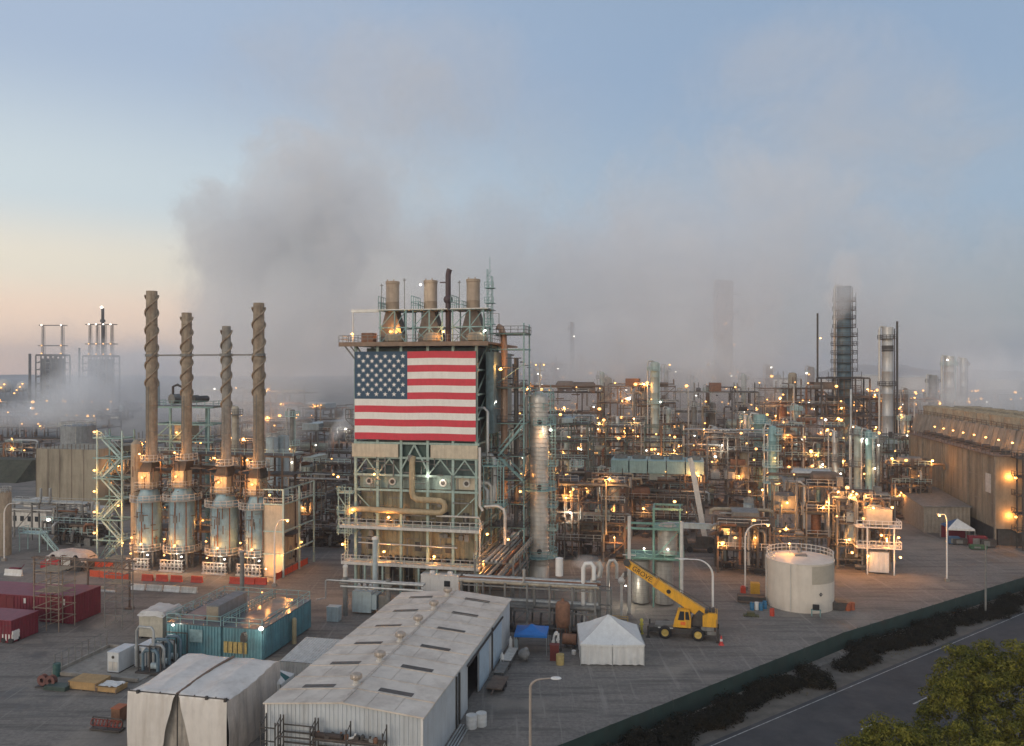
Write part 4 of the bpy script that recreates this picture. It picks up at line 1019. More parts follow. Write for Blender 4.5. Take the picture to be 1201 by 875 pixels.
for i in range(14): q.bar((Lg * i / 14, 0, hz - 1.0), (Lg * (i + 1) / 14, 0, hz), .09)
q.build('truss', brownst, t)
q = MB(); q.box(Lg * .57, Lg, -.2, 1.1, hz + .08, hz + .14); q.build('walkway', brownst, t)

# pump skid with bunded slab, white pump houses and pipework
SK = at(62, 94.5)
t = thing('bund_slab', 'low bunded concrete slab with posts around the white generator cabinets', 'slab', SK)
q = MB(); q.box(0, 11.5, 0, 9.5, .0, .12); q.box(0, 11.5, -.15, .15, .12, .5); q.box(-.15, .15, 0, 9.5, .12, .5); q.box(0, 11.5, 9.4, 9.6, .12, .5); q.build('slab', concrete, t)
q = MB()
for i in range(9): q.bar((.0, .3 + i * 1.1, .5), (.0, .3 + i * 1.1, 2.4), .08)
for z in (1.4, 2.3): q.bar((0, .2, z), (0, 9.2, z), .05)
q.build('railing', greyst, t)
def genset(u, v, lbl, w=1.5, d=3.0, h=2.4):
    t = thing('generator_cabinet', lbl, 'generator', along(SK, u, v, .12))
    q = MB(); q.box(0, w, 0, d, .1, h); q.box(-.05, w + .05, -.05, d + .05, h, h + .08); q.build('housing', mat('cabinet_white', (.60, .63, .65), .5, var=.1, dirt=(.3, .3, .3)), t)
    q = MB(); q.box(.15, w * .45, -.04, .0, .3, h * .55); q.box(w * .52, w - .15, -.04, .0, .3, h * .55); q.build('door', dirtywhite, t)
    q = MB(); q.cyl((w * .5, -.05, h * .78), (w * .5, 0, h * .78), .18, 12); q.build('fan_grille', darkst, t)
    q = MB(); q.box(-.05, w + .05, 0, d, 0, .1); q.build('base_skid', darkst, t)
genset(6.0, 1.8, 'white generator cabinet with a round fan grille, in front on the bunded slab')
genset(8.0, 4.0, 'white generator cabinet behind the first one on the bunded slab')
t = thing('pump_skid', 'dark blue pipework skid with a tall bent pipe right of the generator cabinets', 'pump skid', along(SK, 9.6, 2.6, .12))
bpm = mat('blue_pipe', (.12, .19, .24), .5, var=.25, dirt=(.05, .05, .05), rust=.2)
q = MB(); q.box(-.2, 3.2, -.4, 5.6, 0, .2)
for x in (0, 1.5, 3.0):
    for y in (0, 2.6, 5.2): q.bar((x, y, 0), (x, y, 3.2), .12)
for y in (0, 2.6, 5.2): q.bar((0, y, 3.2), (3.0, y, 3.2), .12)
q.build('frame', darkst, t)
for i in range(5):
    q = MB(); y = .3 + i * 1.1; q.tube([(.4, y, .2), (.4, y, 2.2 + .3 * (i % 3)), (.7, y, 2.6 + .3 * (i % 3)), (2.1, y, 2.6 + .3 * (i % 3)), (2.4, y, 2.2 + .3 * (i % 3)), (2.4, y, .2)], .2, 10); q.build('pipe', bpm if i % 2 == 0 else galv, t, True)
q = MB(); q.tube([(-1.0, 1, .2), (-1.0, 1, 4.6), (-.7, 1, 5.1), (1.0, 1, 5.1), (1.3, 1, 4.7), (1.3, 1, .3)], .16, 10); q.build('pipe', galv, t, True)
for i in range(3): q = MB(); q.cyl((1.2, .8 + i * 1.7, .6), (2.2, .8 + i * 1.7, .6), .38, 12); q.build('motor', bluegrey, t, True)
lamp(t, (.6, 5.8, 3.9), .16, 'w', 40)
t = thing('wrapped_load', 'pale plastic wrapped box load left of the teal container houses', 'wrapped load', at(163, 107.5))
q = MB(); q.box(0, 3.6, 0, 4.2, .3, 3.4)
for k in range(len(q.v)): pass
q.build('load', mat('yellow_grey_wrap', (.46, .44, .37), .6, var=.25, dirt=(.2, .18, .14)), t)
q = MB(); n = 10; vs = []
for j in range(n + 1):
    for i in range(n + 1):
        x, y = -.2 + 4 * i / n, -.2 + 4.6 * j / n; e = max(abs(i / n * 2 - 1), abs(j / n * 2 - 1)); vs.append((x, y, 3.75 + .25 * noise.noise((x, y, 7)) - 1.0 * max(0, e - .8) / .2 * .6))
q.add(vs, [(j * (n + 1) + i, j * (n + 1) + i + 1, (j + 1) * (n + 1) + i + 1, (j + 1) * (n + 1) + i) for j in range(n) for i in range(n)])
q.build('sheet', mat('pale_sheet', (.56, .54, .51), .5, var=.15), t, True)
q = MB()
for x in (0, 1.7, 3.4): q.box(x, x + .25, 0, 4.2, 0, .3)
q.build('skid', darkst, t)
# crates and junk in front of the slab
ply = mat('tan_plywood', (.42, .27, .12), .75, var=.2, scale=1.5, dirt=(.2, .13, .07))
for i, (px, D, w, d, h, lbl) in enumerate(((80.5, 90.2, 3.6, 2.3, .8, 'large tan plywood crate with a wrapped lid on the yard'), (113, 89.4, 2.6, 1.8, .45, 'shallow tan plywood crate with white sheeting on top'))):
    t = thing('timber_crate', lbl, 'crate', at(px, D))
    q = MB(); q.box(0, w, 0, d, .12, .12 + h); q.box(-.06, w + .06, -.06, d + .06, .12 + h, .2 + h); q.build('box', ply, t)
    q = MB()
    for x in (.1, w / 2, w - .2): q.box(x, x + .12, -.04, d + .04, 0, .12)
    for x in (.0, w - .14): q.box(x, x + .14, -.05, -.0, .12, .12 + h)
    q.build('batten', brownst, t)
    if i:
        q = MB(); n = 8; vs = [(.1 + (w - .2) * a / n, .1 + (d - .2) * c / n, .75 + .18 * noise.noise((a * .9, c * .9, 3))) for c in range(n + 1) for a in range(n + 1)]
        q.add(vs, [(c * (n + 1) + a, c * (n + 1) + a + 1, (c + 1) * (n + 1) + a + 1, (c + 1) * (n + 1) + a) for c in range(n) for a in range(n)]); q.build('sheet', whitest, t, True)
drum(at(66.5, 94.2), mat('dark_green_drum', (.03, .10, .09), .5), 'dark green drum at the front corner of the bunded slab', .42, 1.5)
t = thing('hose_reel', 'dark hose reel on a flat skid left of the plywood crates', 'hose reel', at(56, 91))
q = MB(); q.box(-1.2, 1.2, -.6, .6, 0, .15); q.build('skid', darkst, t)
for x in (-.6, .5):
    q = MB(); q.lathe([(.25, -.25), (.62, -.25), (.62, -.2), (.4, -.18), (.4, .18), (.62, .2), (.62, .25), (.25, .25)], 18); q.v = [(a + x, c, b_ + .75) for a, b_, c in q.v]; q.build('reel', mat('brown_reel', (.16, .07, .06), .7), t, True)
t = thing('steel_plate_stack', 'low stack of dark green steel plates in front of the hose reel', 'plate stack', at(69, 90.4))
for k in range(3): q = MB(); q.box(-1.5 + .1 * k, 1.4, -.7, .7 - .1 * k, .05 + .16 * k, .18 + .16 * k); q.build('plate', mat('green_plate', (.05, .08, .07), .6), t)
t = thing('chain_rack', 'rack of rusty chain hoists and shackles beside the wrapped enclosure', 'rack', at(109, 80.3))
q = MB(); q.box(0, 3.4, -.5, .5, .1, .22)
for x in (0, 1.7, 3.4): q.bar((x, 0, .2), (x, 0, 1.2), .1)
q.bar((0, 0, 1.2), (3.4, 0, 1.2), .1); q.build('frame', darkst, t)
for i in range(8):
    q = MB(); x = .2 + i * .42; q.tube([(x + .3 * math.cos(a), -.15 + .1 * math.sin(3 * a), .75 + .38 * math.sin(a)) for a in [k * math.pi / 6 for k in range(13)]], .05, 6, cap=False); q.build('chain_loop', mat('rust_red', (.25, .06, .045), .7, var=.3), t, True)
t = thing('bunker_box', 'orange brown junk bin at the left side of the wrapped enclosure', 'bin', at(140, 82))
q = MB(); q.box(-.5, .5, -.6, .6, .1, 1.5); q.build('bin', rustst, t)
q = MB(); q.box(-.55, .55, -.65, .65, 1.5, 1.56); q.build('lid', mat('bin_orange', (.4, .12, .05), .7), t)

# ---------------------------------------------------------------- street lamps and poles
def street_lamp(px, D, h, reach, lbl, lit=True, kind='o', colr=whitest, bend=2.2, power=350, r=.11):
    t = thing('street_lamp', lbl, 'street lamp', at(px, D), 0)
    sg = 1 if reach > 0 else -1; a = abs(reach)
    pts = [(0, 0, 0), (0, 0, h - bend)]
    for k in range(1, 9):
        f = k / 8 * math.pi / 2; pts.append((sg * a * .62 * (1 - math.cos(f)), 0, h - bend + bend * math.sin(f)))
    pts.append((sg * a, 0, h + .05))
    q = MB(); q.tube(pts, r * 1.25, 10, r * .55); q.build('pole', colr, t, True)
    q = MB(); q.box(-.35, .35, -.35, .35, 0, .5); q.build('base', concrete, t)
    q = MB(); q.sphere((sg * (a + .35), 0, h), .34, 12, .35); q.v = [((x - sg * (a + .35)) * 1.5 + sg * (a + .35), y, z + .05) for x, y, z in q.v]; q.build('lamp_head', whitest if not lit else dirtywhite, t, True)
    if lit:
        lamp(t, (sg * (a + .4), 0, h - .16), .24, kind, power, (0, -.2, -.4))
    return t
street_lamp(836, 112.3, 9.6, -4.0, 'white street lamp with a long arm bending left above the yellow crane', False, bend=2.4, r=.13)
street_lamp(874, 132, 10.8, 3.4, 'lit white street lamp just left of the cream tank', True)
street_lamp(1110.5, 137, 11.6, -.9, 'lit white street lamp on the open ground at the right', True, bend=1.2)
street_lamp(622, 69.5, 9.2, 1.9, 'grey street lamp in front of the marquee at the bottom of the view', False, bend=.8, colr=mat('brown_pole', (.33, .28, .24), .6))
street_lamp(322, 134, 11.2, 1.8, 'lit white street lamp at the right corner of the furnaces', True, bend=3.0)
street_lamp(5, 152, 11.0, 2.2, 'pale street lamp at the far left edge, arm bending right', False, bend=2.0)
t = thing('utility_pole', 'thin bare utility pole standing at the road verge', 'pole', (at(1156, 117.7)[0], 117.7, 0))
q = MB(); q.tube([(0, 0, 0), (0, 0, 10.6)], .15, 10, .1); q.build('pole', greyst, t, True)
t = thing('utility_pole', 'stout grey post behind the teal container houses', 'pole', at(284, 122))
q = MB(); q.tube([(0, 0, 0), (0, 0, 8.5)], .34, 12); q.build('pole', greyst, t, True); q = MB(); q.tube([(0, 0, 8.5), (0, 0, 8.7)], .5, 12); q.build('cap', galv, t)
# ---------------------------------------------------------------- fence and hedge along the road
FP = [(-30, 44), (4.6, 72.4), (43.3, 103.5), (85, 131.6), (150, 173)]
t = thing('screen_fence', 'long dark green screened fence between the yard and the road', 'fence', (0, 0, 0), 0)
gscreen = mat('dark_green_screen', (.018, .042, .038), .8, var=.3, scale=.5, dirt=(.035, .04, .035), damt=.5)
q = MB(); pq = MB()
for i in range(len(FP) - 1):
    a, c = Vector((*FP[i], 0)), Vector((*FP[i + 1], 0)); k = int((c - a).length / 3)
    for j in range(k):
        p, r_ = a.lerp(c, j / k), a.lerp(c, (j + 1) / k); n = 4; vs = []
        nn = Vector((r_.y - p.y, p.x - r_.x, 0)).normalized()
        for z in (0.02, 1.0, 2.15):
            for m_ in range(n + 1):
                w = p.lerp(r_, m_ / n) + nn * (.07 * noise.noise((j * 3 + m_, z, i)) * (z > .5)); vs.append((w.x, w.y, z + (.03 * math.sin(math.pi * m_ / n) * -1 if z > 2 else 0)))
        q.add(vs, [(b_ * (n + 1) + m_, b_ * (n + 1) + m_ + 1, (b_ + 1) * (n + 1) + m_ + 1, (b_ + 1) * (n + 1) + m_) for b_ in range(2) for m_ in range(n)])
        pq.bar(p - nn * .08, p - nn * .08 + Vector((0, 0, 2.3)), .09)
q.build('screen', gscreen, t); pq.build('post_row', greyst, t)
# ================================================================== MAIN PLANT
def legs(t, pts, z0, z1, w, m_, nm='leg'):
    for x, y in pts: q = MB(); q.bar((x, y, z0), (x, y, z1), w); q.build(nm, m_, t)
# ---------------------------------------------------------------- four furnaces with tall stacks
HO = at(175, 148.5)
shellm = mat('furnace_shell', (.25, .41, .50), .5, .1, var=.18, scale=.7, dirt=(.12, .10, .08), damt=.6, rust=.25)
cabinm = mat('cabin_panel', (.46, .40, .30), .6, var=.15, dirt=(.15, .12, .08), damt=.5)
FURN = [(175, 178, 341.5, 2.15, 12.2, 'tallest stack'), (214, 219, 367, 2.2, 12.6, 'second tallest of the left pair'), (264, 265.5, 382.5, 2.35, 11.8, 'shortest stack'), (303, 303.5, 355.5, 2.2, 11.6, 'stack at the right end')]
FL = ['furnace with a weathered spiral-finned stack, leftmost and tallest of the four', 'furnace with a spiral-finned stack patched in rust, second from the left of four', 'furnace with a slim grey spiral-finned stack, shortest of the four', 'furnace with a mottled spiral-finned stack beside the tan wall, rightmost of four']
STX = []
for i, (px, spx, ty, r, vz, _) in enumerate(FURN):
    u = ux(HO, px); o = along(HO, u, 0); D = o[1]
    t = thing('furnace', FL[i], 'furnace', o, -A, 'furnaces with tall stacks')
    su = ux(HO, spx) - u; ztop = zof(ty, D); STX.append((u + su, ztop))
    q = MB()
    for k in range(8):
        a = k * math.pi / 4 + .2; q.bar((r * .9 * math.cos(a), r * .9 * math.sin(a), 0), (r * .9 * math.cos(a), r * .9 * math.sin(a), 3.4), .28)
    for k in range(8):
        a, a2 = k * math.pi / 4 + .2, (k + 1) * math.pi / 4 + .2
        q.bar((r * .9 * math.cos(a), r * .9 * math.sin(a), 1.7), (r * .9 * math.cos(a2), r * .9 * math.sin(a2), 1.7), .15)
    q.build('base_frame', greyst, t)
    q = MB()
    pr = [(.4, 3.3), (r, 3.35)]
    for z in (5.5, 7.7, 9.9): pr += [(r, z - .06), (r + .06, z - .05), (r + .06, z + .05), (r, z + .06)]
    pr += [(r, vz), (r + .12, vz), (r + .12, vz + .2), (r, vz + .2), (1.5, vz + 2.0), (1.5, vz + 2.3)]
    q.lathe(pr, 32); sh = q.build('shell', shellm, t, True)
    q = MB(); q.box(-.35, .35, -r - .16, -r + .1, 8.6, 9.9); q.build('inspection_door', greyst, sh)
    for k in range(3):
        a = R(-140 + 50 * k); q = MB(); q.tube([(1.03 * r * math.cos(a), 1.03 * r * math.sin(a), 3.4), (1.03 * r * math.cos(a), 1.03 * r * math.sin(a), vz)], .1, 6); q.build('downpipe_or_strip', rustst if k else galv, sh)
    for z, rr in ((3.3, r + 1.2), (vz + .1, r + 1.25)):
        q = MB(); q.lathe([(r, z - .12), (rr, z - .12), (rr, z), (r, z)], 28); q.build('platform', galv, t)
        q = MB(); q.ringrail((0, 0), rr - .08, z, 1.1, 20, w=.08); q.build('railing', dirtywhite, t)
    # burners and lit pipework under the floor
    q = MB()
    for k in range(10):
        a = k * .63; x, y = (r - .5) * math.cos(a), (r - .5) * math.sin(a)
        q.cyl((x, y, .8), (x, y, 3.0), .18, 8); q.cyl((x, y, 2.2), (x * 1.25, y * 1.25, 2.2), .12, 6)
    q.build('burner', greyst, t)
    q = MB(); q.box(-2.4, 2.4, -r - 1.5, -r - .7, .0, .25)
    for k in range(7): q.bar((-2.2 + k * .72, -r - 1.1, .25), (-2.2 + k * .72, -r - 1.1, 2.1 - .3 * (k % 2)), .16)
    for z in (.8, 1.4, 2.0): q.bar((-2.4, -r - 1.1, z), (2.4, -r - 1.1, z), .16)
    for k in range(5): q.box(-2.1 + k * .9, -1.7 + k * .9, -r - 1.4, -r - .9, 1.0, 1.5)
    q.build('valve_manifold', dirtywhite, t)
    # convection section
    z0 = vz + 2.2
    q = MB(); q.box(-1.9, 1.9, -1.7, 1.7, z0, z0 + .2); q.build('platform', greyst, t)
    q = MB(); q.rail([(-1.9, 1.7, z0 + .2), (-1.9, -1.7, z0 + .2), (1.9, -1.7, z0 + .2), (1.9, 1.7, z0 + .2)], 1.1, 1.3, .07); q.build('railing', dirtywhite, t)
    q = MB(); q.box(-1.3, 1.1, -1.3, 1.3, z0 + .2, z0 + 3.2)
    for k in range(4): q.box(-1.35 + k * .8, -1.25 + k * .8, -1.36, -1.28, z0 + .3, z0 + 3.2)
    cb = q.build('cabin', cabinm, t)
    q = MB(); q.prism_y([(-1.5, z0 + 3.2), (1.3, z0 + 3.2), (su + .8, z0 + 5.2), (su - .8, z0 + 5.2)], -1.2, 1.2); q.build('flue_hood', darkst, t)
    q = MB(); q.lathe([(.9, z0 + 5.1), (2.0, z0 + 5.1), (2.0, z0 + 5.25), (.9, z0 + 5.25)], 22, (su, 0, 0)); q.build('platform', galv, t)
    q = MB(); q.ringrail((su, 0), 1.92, z0 + 5.25, 1.1, 16, w=.08); q.build('railing', dirtywhite, t)
    q = MB()
    for k in range(4):
        x, y = rng.uniform(-2.2, 2.2), rng.uniform(-1.8, 0)
        q.tube([(x, y, vz), (x, y, z0 + 2 + k), (x + rng.uniform(-1.5, 1.5), y, z0 + 2.3 + k), (su * .5, y + .8, z0 + 3 + k)], .13, 6)
    for k in range(34):
        x, y, z = rng.uniform(-3.2, 3.2), rng.uniform(-2.4, 3), rng.uniform(vz + 1, vz + 8); ax = rng.randrange(3); L = rng.uniform(.8, 3); d = [0, 0, 0]; d[ax] = L
        q.bar((x, y, z), (x + d[0], y + d[1], z + d[2]), rng.uniform(.07, .2))
    q.build('pipework', brownst, t)
    q = MB()
    for k in range(40):
        a = rng.uniform(-.2, 6.0); rr = r + rng.uniform(.3, 1.0); x, y, z = rr * math.cos(a), rr * math.sin(a), rng.uniform(3.4, 11); q.bar((x, y, z), (x, y, z + rng.uniform(.6, 2.4)), rng.uniform(.07, .16)) if k % 2 else q.bar((x, y, z), (rr * math.cos(a + .35), rr * math.sin(a + .35), z), rng.uniform(.07, .16))
    q.build('small_pipes', brownst, t)['kind'] = 'stuff'
    # stack and its helical strakes
    zs = z0 + 5.0; rs = (1.02, .92, .80, 1.0)[i]
    q = MB(); q.lathe([(rs * 1.12, zs), (rs * 1.12, zs + 1.5), (rs, zs + 1.7)] + [v for z in range(int(zs + 6), int(ztop - 1), 5) for v in ((rs, z - .08), (rs + .07, z), (rs, z + .08))] + [(rs * .97, ztop - .7), (rs * .97, ztop), (rs * .8, ztop), (rs * .8, ztop - 3)], 22, (su, 0, 0))
    st = q.build('stack', stackm if i != 2 else mat('grey_weathered_stack', (.30, .285, .255), .75, var=.35, scale=.8, dirt=(.10, .08, .06), damt=.6, rust=.2), t, True)
    zl = ztop - (ztop - zs) * (.56 if i != 2 else .58)
    for s_ in range(2):
        pts = []; turns = 2.6
        for k in range(73):
            f = k / 72; a = s_ * math.pi + f * turns * 2 * math.pi
            pts.append((su + (rs + .13) * math.cos(a), (rs + .13) * math.sin(a), zl + (ztop - .8 - zl) * f))
        q = MB(); q.tube(pts, .17, 6); q.build('strake', stackm, st)
    q = MB()
    q.ladder(su, -rs - .3, zs + 1, zl, .5, .5); q.build('ladder', greyst, st)
    # lamps
    lamp(t, (-r - .6, -r * .6, 5.3), .2, 'o', 230, (.2, -1.0, .2))
    lamp(t, (.4, -r - .7, 4.6), .22, 'o', 200, (0, -.5, .3))
    lamp(t, (-.2, -1.75, z0 + 2.2), .2, 'o', 300, (.0, -.9, .2))
    lamp(t, (1.9, -r - .9, 2.7), .18, 'w', 130, (-.8, -.9, .1))
    lamp(t, (-1.6, -r - .9, 2.8), .18, 'o', 200, (.5, -.9, -.1))
    lamp(t, (su - 1.2, -1.9, z0 + 6.6), .22, 'o', 260, (.3, -.6, .0))
t = thing('tie_strut', 'long horizontal tie strut linking the four tall stacks', 'strut', HO)
q = MB(); zt = 39.3
q.bar((STX[0][0], -.15, zt), (STX[3][0], -.15, zt), .28); q.build('bar', greyst, t)
for su, _ in STX: q = MB(); q.lathe([(.85, zt - .25), (1.2, zt - .25), (1.2, zt + .25), (.85, zt + .25)], 20, (su, 0, 0)); q.build('collar', greyst, t)
# common service deck round the furnaces
t = thing('furnace_deck', 'steel service deck with pipe racks joining the furnaces at mid height', 'deck', along(HO, 0, 3.2))
q = MB(); Lh = ux(HO, 316)
for x in [-4 + k * 4.2 for k in range(8)]:
    for y in (0, 5): q.bar((x, y, 0), (x, y, 20.5), .3)
for z in (6, 12.3, 17, 20.5):
    for y in (0, 5): q.bar((-4, y, z), (Lh + 3, y, z), .28)
    for x in [-4 + k * 4.2 for k in range(8)]: q.bar((x, 0, z), (x, 5, z), .25)
for k in range(7): q.bar((-4 + k * 4.2, 0, 12.3 if k % 2 else 17), (.2 + k * 4.2, 0, 17 if k % 2 else 12.3), .16)
q.build('frame', brownst, t)
q = MB()
for z in (6, 12.3, 17, 20.5): q.box(-4, Lh + 3, .1, 4.9, z + .15, z + .22)
q.build('grating', darkst, t)
q = MB(); q.rail([(-4, 0, 20.7), (Lh + 3, 0, 20.7)], 1.1, 2, .08); q.rail([(-4, 0, 12.5), (Lh + 3, 0, 12.5)], 1.1, 2, .08); q.build('railing', paleteal, t)
for k in range(14):
    z = rng.choice([1.2, 2.4, 7, 8.2, 13.2, 14.4, 18]); y = rng.uniform(.3, 4.6); x0 = rng.uniform(-4, 8); x1 = rng.uniform(14, Lh + 2)
    q = MB(); q.tube([(x0, y, z - 1), (x0, y, z), (x1, y, z), (x1, y, z + rng.choice([-2, 2.5]))], rng.uniform(.14, .32), 8); q.build('pipe', rng.choice([rustst, insul, galv, brownst]), t)
for k in range(9): lamp(t, (rng.uniform(-3, Lh + 2), -.2, rng.choice([8.2, 10.3, 14.6, 19, 22.8])), .18, 'o', 200 if k < 7 else 0)
# tan wall closing the row at the right, with its lit base
WP = along(HO, ux(HO, 318) + .2, -3.0)
t = thing('wind_wall', 'tall plain tan wall panel closing the furnace row at its right end', 'wall', WP)
q = MB(); q.box(0, .3, 0, 12.5, 0, 12.6)
for k in range(6): q.box(.3, .36, .1 + k * 2.1, .2 + k * 2.1, 0, 12.6)
q.box(0, 3.6, 0, .3, 0, 12.6); q.build('panel', beige, t)
q = MB()
for x, y in ((3.8, 0), (3.8, 6), (3.8, 12)): q.bar((x, y, 0), (x, y, 15.4), .28)
for z in (4, 8, 12.8, 15.4): q.bar((3.8, 0, z), (3.8, 12, z), .22); q.bar((0, 0, z), (3.8, 0, z), .22)
q.build('frame', paleteal, t)
q = MB(); q.rail([(0, 0, 12.8), (3.8, 0, 12.8), (3.8, 12, 12.8)], 1.1, 1.8, .08); q.build('railing', dirtywhite, t)
lamp(t, (3.9, -.6, 4.0), .22, 'o', 220, (-.9, -.6, -.5)); lamp(t, (1.0, -1.0, 1.6), .2, 'o', 200, (.3, -.5, .1)); lamp(t, (1.8, -1.2, 14.6), .22, 'o', 200)
lamp(t, (4.2, 6, 5), .22, 'o', 300, (.8, -.3, -.2))
# teal platform structure behind the stacks
t = thing('platform_structure', 'teal platform structure with drums on top behind the tall stacks', 'platform', along(at(178, 163), 0, 0))
q = MB(); Lx = 13
for x in (0, 4.3, 8.6, Lx):
    for y in (0, 6): q.bar((x, y, 0), (x, y, 29), .35)
for z in (8, 15, 22, 25.5, 29):
    for y in (0, 6): q.bar((-1, y, z), (Lx + 1, y, z), .32)
    for x in (0, 4.3, 8.6, Lx): q.bar((x, 0, z), (x, 6, z), .28)
for k in range(3): q.bar((4.3 * k, 0, 22), (4.3 * k + 4.3, 0, 25.5), .2); q.bar((4.3 * k + 4.3, 0, 15), (4.3 * k, 0, 22), .2)
q.build('frame', teal, t)
q = MB()
for z in (22, 29): q.box(-1, Lx + 1, 0, 6, z + .17, z + .25)
q.build('grating', greyst, t)
q = MB(); q.rail([(-1, 6, 29.2), (-1, 0, 29.2), (Lx + 1, 0, 29.2), (Lx + 1, 6, 29.2)], 1.1, 1.8, .09); q.rail([(-1, 0, 22.2), (Lx + 1, 0, 22.2)], 1.1, 1.8, .09); q.build('railing', teal, t)
for k, (x, rr) in enumerate(((4.2, 1.1), (7.0, .8), (9.2, .7))):
    q = MB(); q.tube([(x - .1, .6, 30.6), (x, .9, 30.6), (x, 4.8, 30.6), (x - .1, 5.2, 30.6)], rr, 14); q.build('drum', darkst if k else greyst, t, True)
q = MB(); q.tube([(4.2, 1, 31.5), (4.2, 1, 33.2), (5.2, 1, 33.6), (7, 1, 32.8), (7, 1, 31.2)], .25, 8); q.build('pipe', darkst, t)
q = MB(); q.box(-1.4, .1, .5, 2.5, 29.3, 34.2); q.build('panel_box', bluegrey, t)
q = MB(); q.box(4.8, 8.2, .6, 4, 22.3, 25.3); q.build('drum_box', tan, t)
for x in (0, 6): lamp(t, (x, -.4, 23.9), .22, 'o', 220)

# zigzag stair tower at the left of the furnaces
t = thing('stair_tower', 'open zigzag stair tower, pale at the bottom and teal on top, left of the furnaces', 'stairs', along(at(114, 151), 0, 0))
zt = 23.6; w, d = 5.4, 3.4
for x in (0, w):
    for y in (0, d): q = MB(); q.bar((x, y, 0), (x, y, zt + 1.5), .26); q.build('column', paleteal if y == 0 else teal, t)
lv = [0, 4.2, 8.1, 12.0, 15.9, 19.8, zt]
fr, fl, rl = MB(), MB(), MB()
for k in range(1, 7):
    z = lv[k]; zp = lv[k - 1]
    for y in (0, d): fr.bar((-.9, y, z), (w + .2, y, z), .24)
    for x in (0, w): fr.bar((x, 0, z), (x, d, z), .22)
    if k % 2: fr.bar((0, 0, zp), (w * .5, 0, z), .14); fr.bar((w, 0, zp), (w * .5, 0, z), .14)
    a, b_ = ((.6, zp), (w - .6, z)) if k % 2 else ((w - .6, zp), (.6, z))
    for y in (.25, 1.35):
        fl.bar((a[0], y, a[1]), (b_[0], y, b_[1]), .12, .32); rl.bar((a[0], y, a[1] + 1.1), (b_[0], y, b_[1] + 1.1), .08)
    n = 14
    for j in range(n):
        f = (j + .5) / n; x = a[0] + (b_[0] - a[0]) * f; fl.box(x - .14, x + .14, .3, 1.3, a[1] + (b_[1] - a[1]) * f - .02, a[1] + (b_[1] - a[1]) * f + .04)
    x0, x1 = (w - .9, w + .2) if k % 2 else (-.9, .9)
    fl.box(x0, x1, 0, d, z + .1, z + .18); rl.rail([(x0, 0, z + .15), (x1, 0, z + .15)], 1.1, 1.0, .08); rl.rail([(x0 if k % 2 == 0 else x1, 0, z + .15), (x0 if k % 2 == 0 else x1, d, z + .15)], 1.1, 1.2, .08)
fr.build('frame', teal, t); fl.build('flight', paleteal, t); rl.build('railing', paleteal, t)
for k, z in enumerate((5.6, 9.6, 13.5, 17.5, 24.8)): lamp(t, (-.3, -.4, z), .26, 'o', 130, (.8, -.4, .2))
lamp(t, (w - .4, -.5, 11), .2, 'o', 260); lamp(t, (w + .5, -.5, 4), .2, 'o', 260)
q = MB(); q.cyl((w + 2.0, 1.5, 0), (w + 2.0, 1.5, 22.5), 1.05, 18); q.lathe([(1.05, 22.5), (.5, 23.2), (.01, 23.4)], 18, (w + 2.0, 1.5, 0))
tag(q.build('riser_column', mat('tan_jacket', (.40, .33, .24), .6, var=.2, dirt=(.12, .1, .07), damt=.5), None, True, loc=along(at(114, 151), 0, 0), rot=-A), 'tan jacketed riser column right beside the zigzag stair tower', 'column')

# ---------------------------------------------------------------- flag building
FB = (-26.45, 132.6, 0); FW = 21.6
fb = thing('process_building', 'tall steel boiler structure that carries the flag, with three short stacks on its roof', 'building', FB)
corem = mat('dark_teal_cladding', (.10, .15, .15), .7, var=.35, scale=.5, dirt=(.04, .04, .035), damt=.6, rust=.25)
boilm = mat('boiler_casing', (.27, .24, .155), .65, var=.28, scale=.45, dirt=(.07, .06, .045), damt=.7, rust=.35)
frm = mat('pale_frame_steel', (.33, .45, .41), .55, var=.2, dirt=(.16, .14, .1), damt=.5, rust=.3)
XC = [.3, 4.2, 8.3, 12.9, 17.2, 21.1]; BD = 22.0
q = MB(); q.box(.7, 20.8, 1.6, BD - .5, 5.2, 16.7)
for k in range(26): q.box(.7 + k * .78, .78 + k * .78, 1.54, 1.6, 5.2, 16.7)
bw = q.build('boiler_wall', boilm, fb)
q = MB(); q.box(1.4, 20.2, 2.2, BD - 1, 16.7, 40.2)
q.build('inner_wall', corem, fb)
mid = mat('green_grey_panel', (.27, .36, .33), .6, var=.2, dirt=(.1, .09, .07), damt=.5, rust=.2)
q = MB(); q.box(.6, 20.9, 1.2, 1.5, 16.8, 19.0); gp = q.build('porthole_panel', mid, fb)
q = MB(); q.box(17.4, 20.8, 1.1, 1.2, 16.9, 18.9); q.build('tan_panel', beige, gp)
for x in (2.3, 6.4, 15.2, 19.2):
    q = MB(); q.cyl((x, 1.0, 17.9), (x, 1.2, 17.9), .62, 16); pf = q.build('porthole', dirtywhite, gp)
    q = MB(); q.cyl((x, .96, 17.9), (x, 1.01, 17.9), .36, 14); q.build('porthole_fan', darkst, pf)
for x in XC: q = MB(); q.bar((x, .15, 0), (x, .15, 41), .42); q.build('column', frm, fb)
for x in (.3, 7, 14, 21.1): q = MB(); q.bar((x, BD, 0), (x, BD, 41), .42); q.build('column', frm, fb)
for y in (7.4, 14.7):
    for x in (.3, 21.1): q = MB(); q.bar((x, y, 0), (x, y, 41), .42); q.build('column', frm, fb)
q = MB()
for z in (4.7, 10.7, 16.6, 19.1, 22.0, 24.4, 28.5, 32.5, 36.5, 40.6):
    q.bar((0, .15, z), (FW, .15, z), .34)
    for x in (.3, 21.1): q.bar((x, 0, z), (x, BD, z), .3)
    q.bar((0, BD, z), (FW, BD, z), .3)
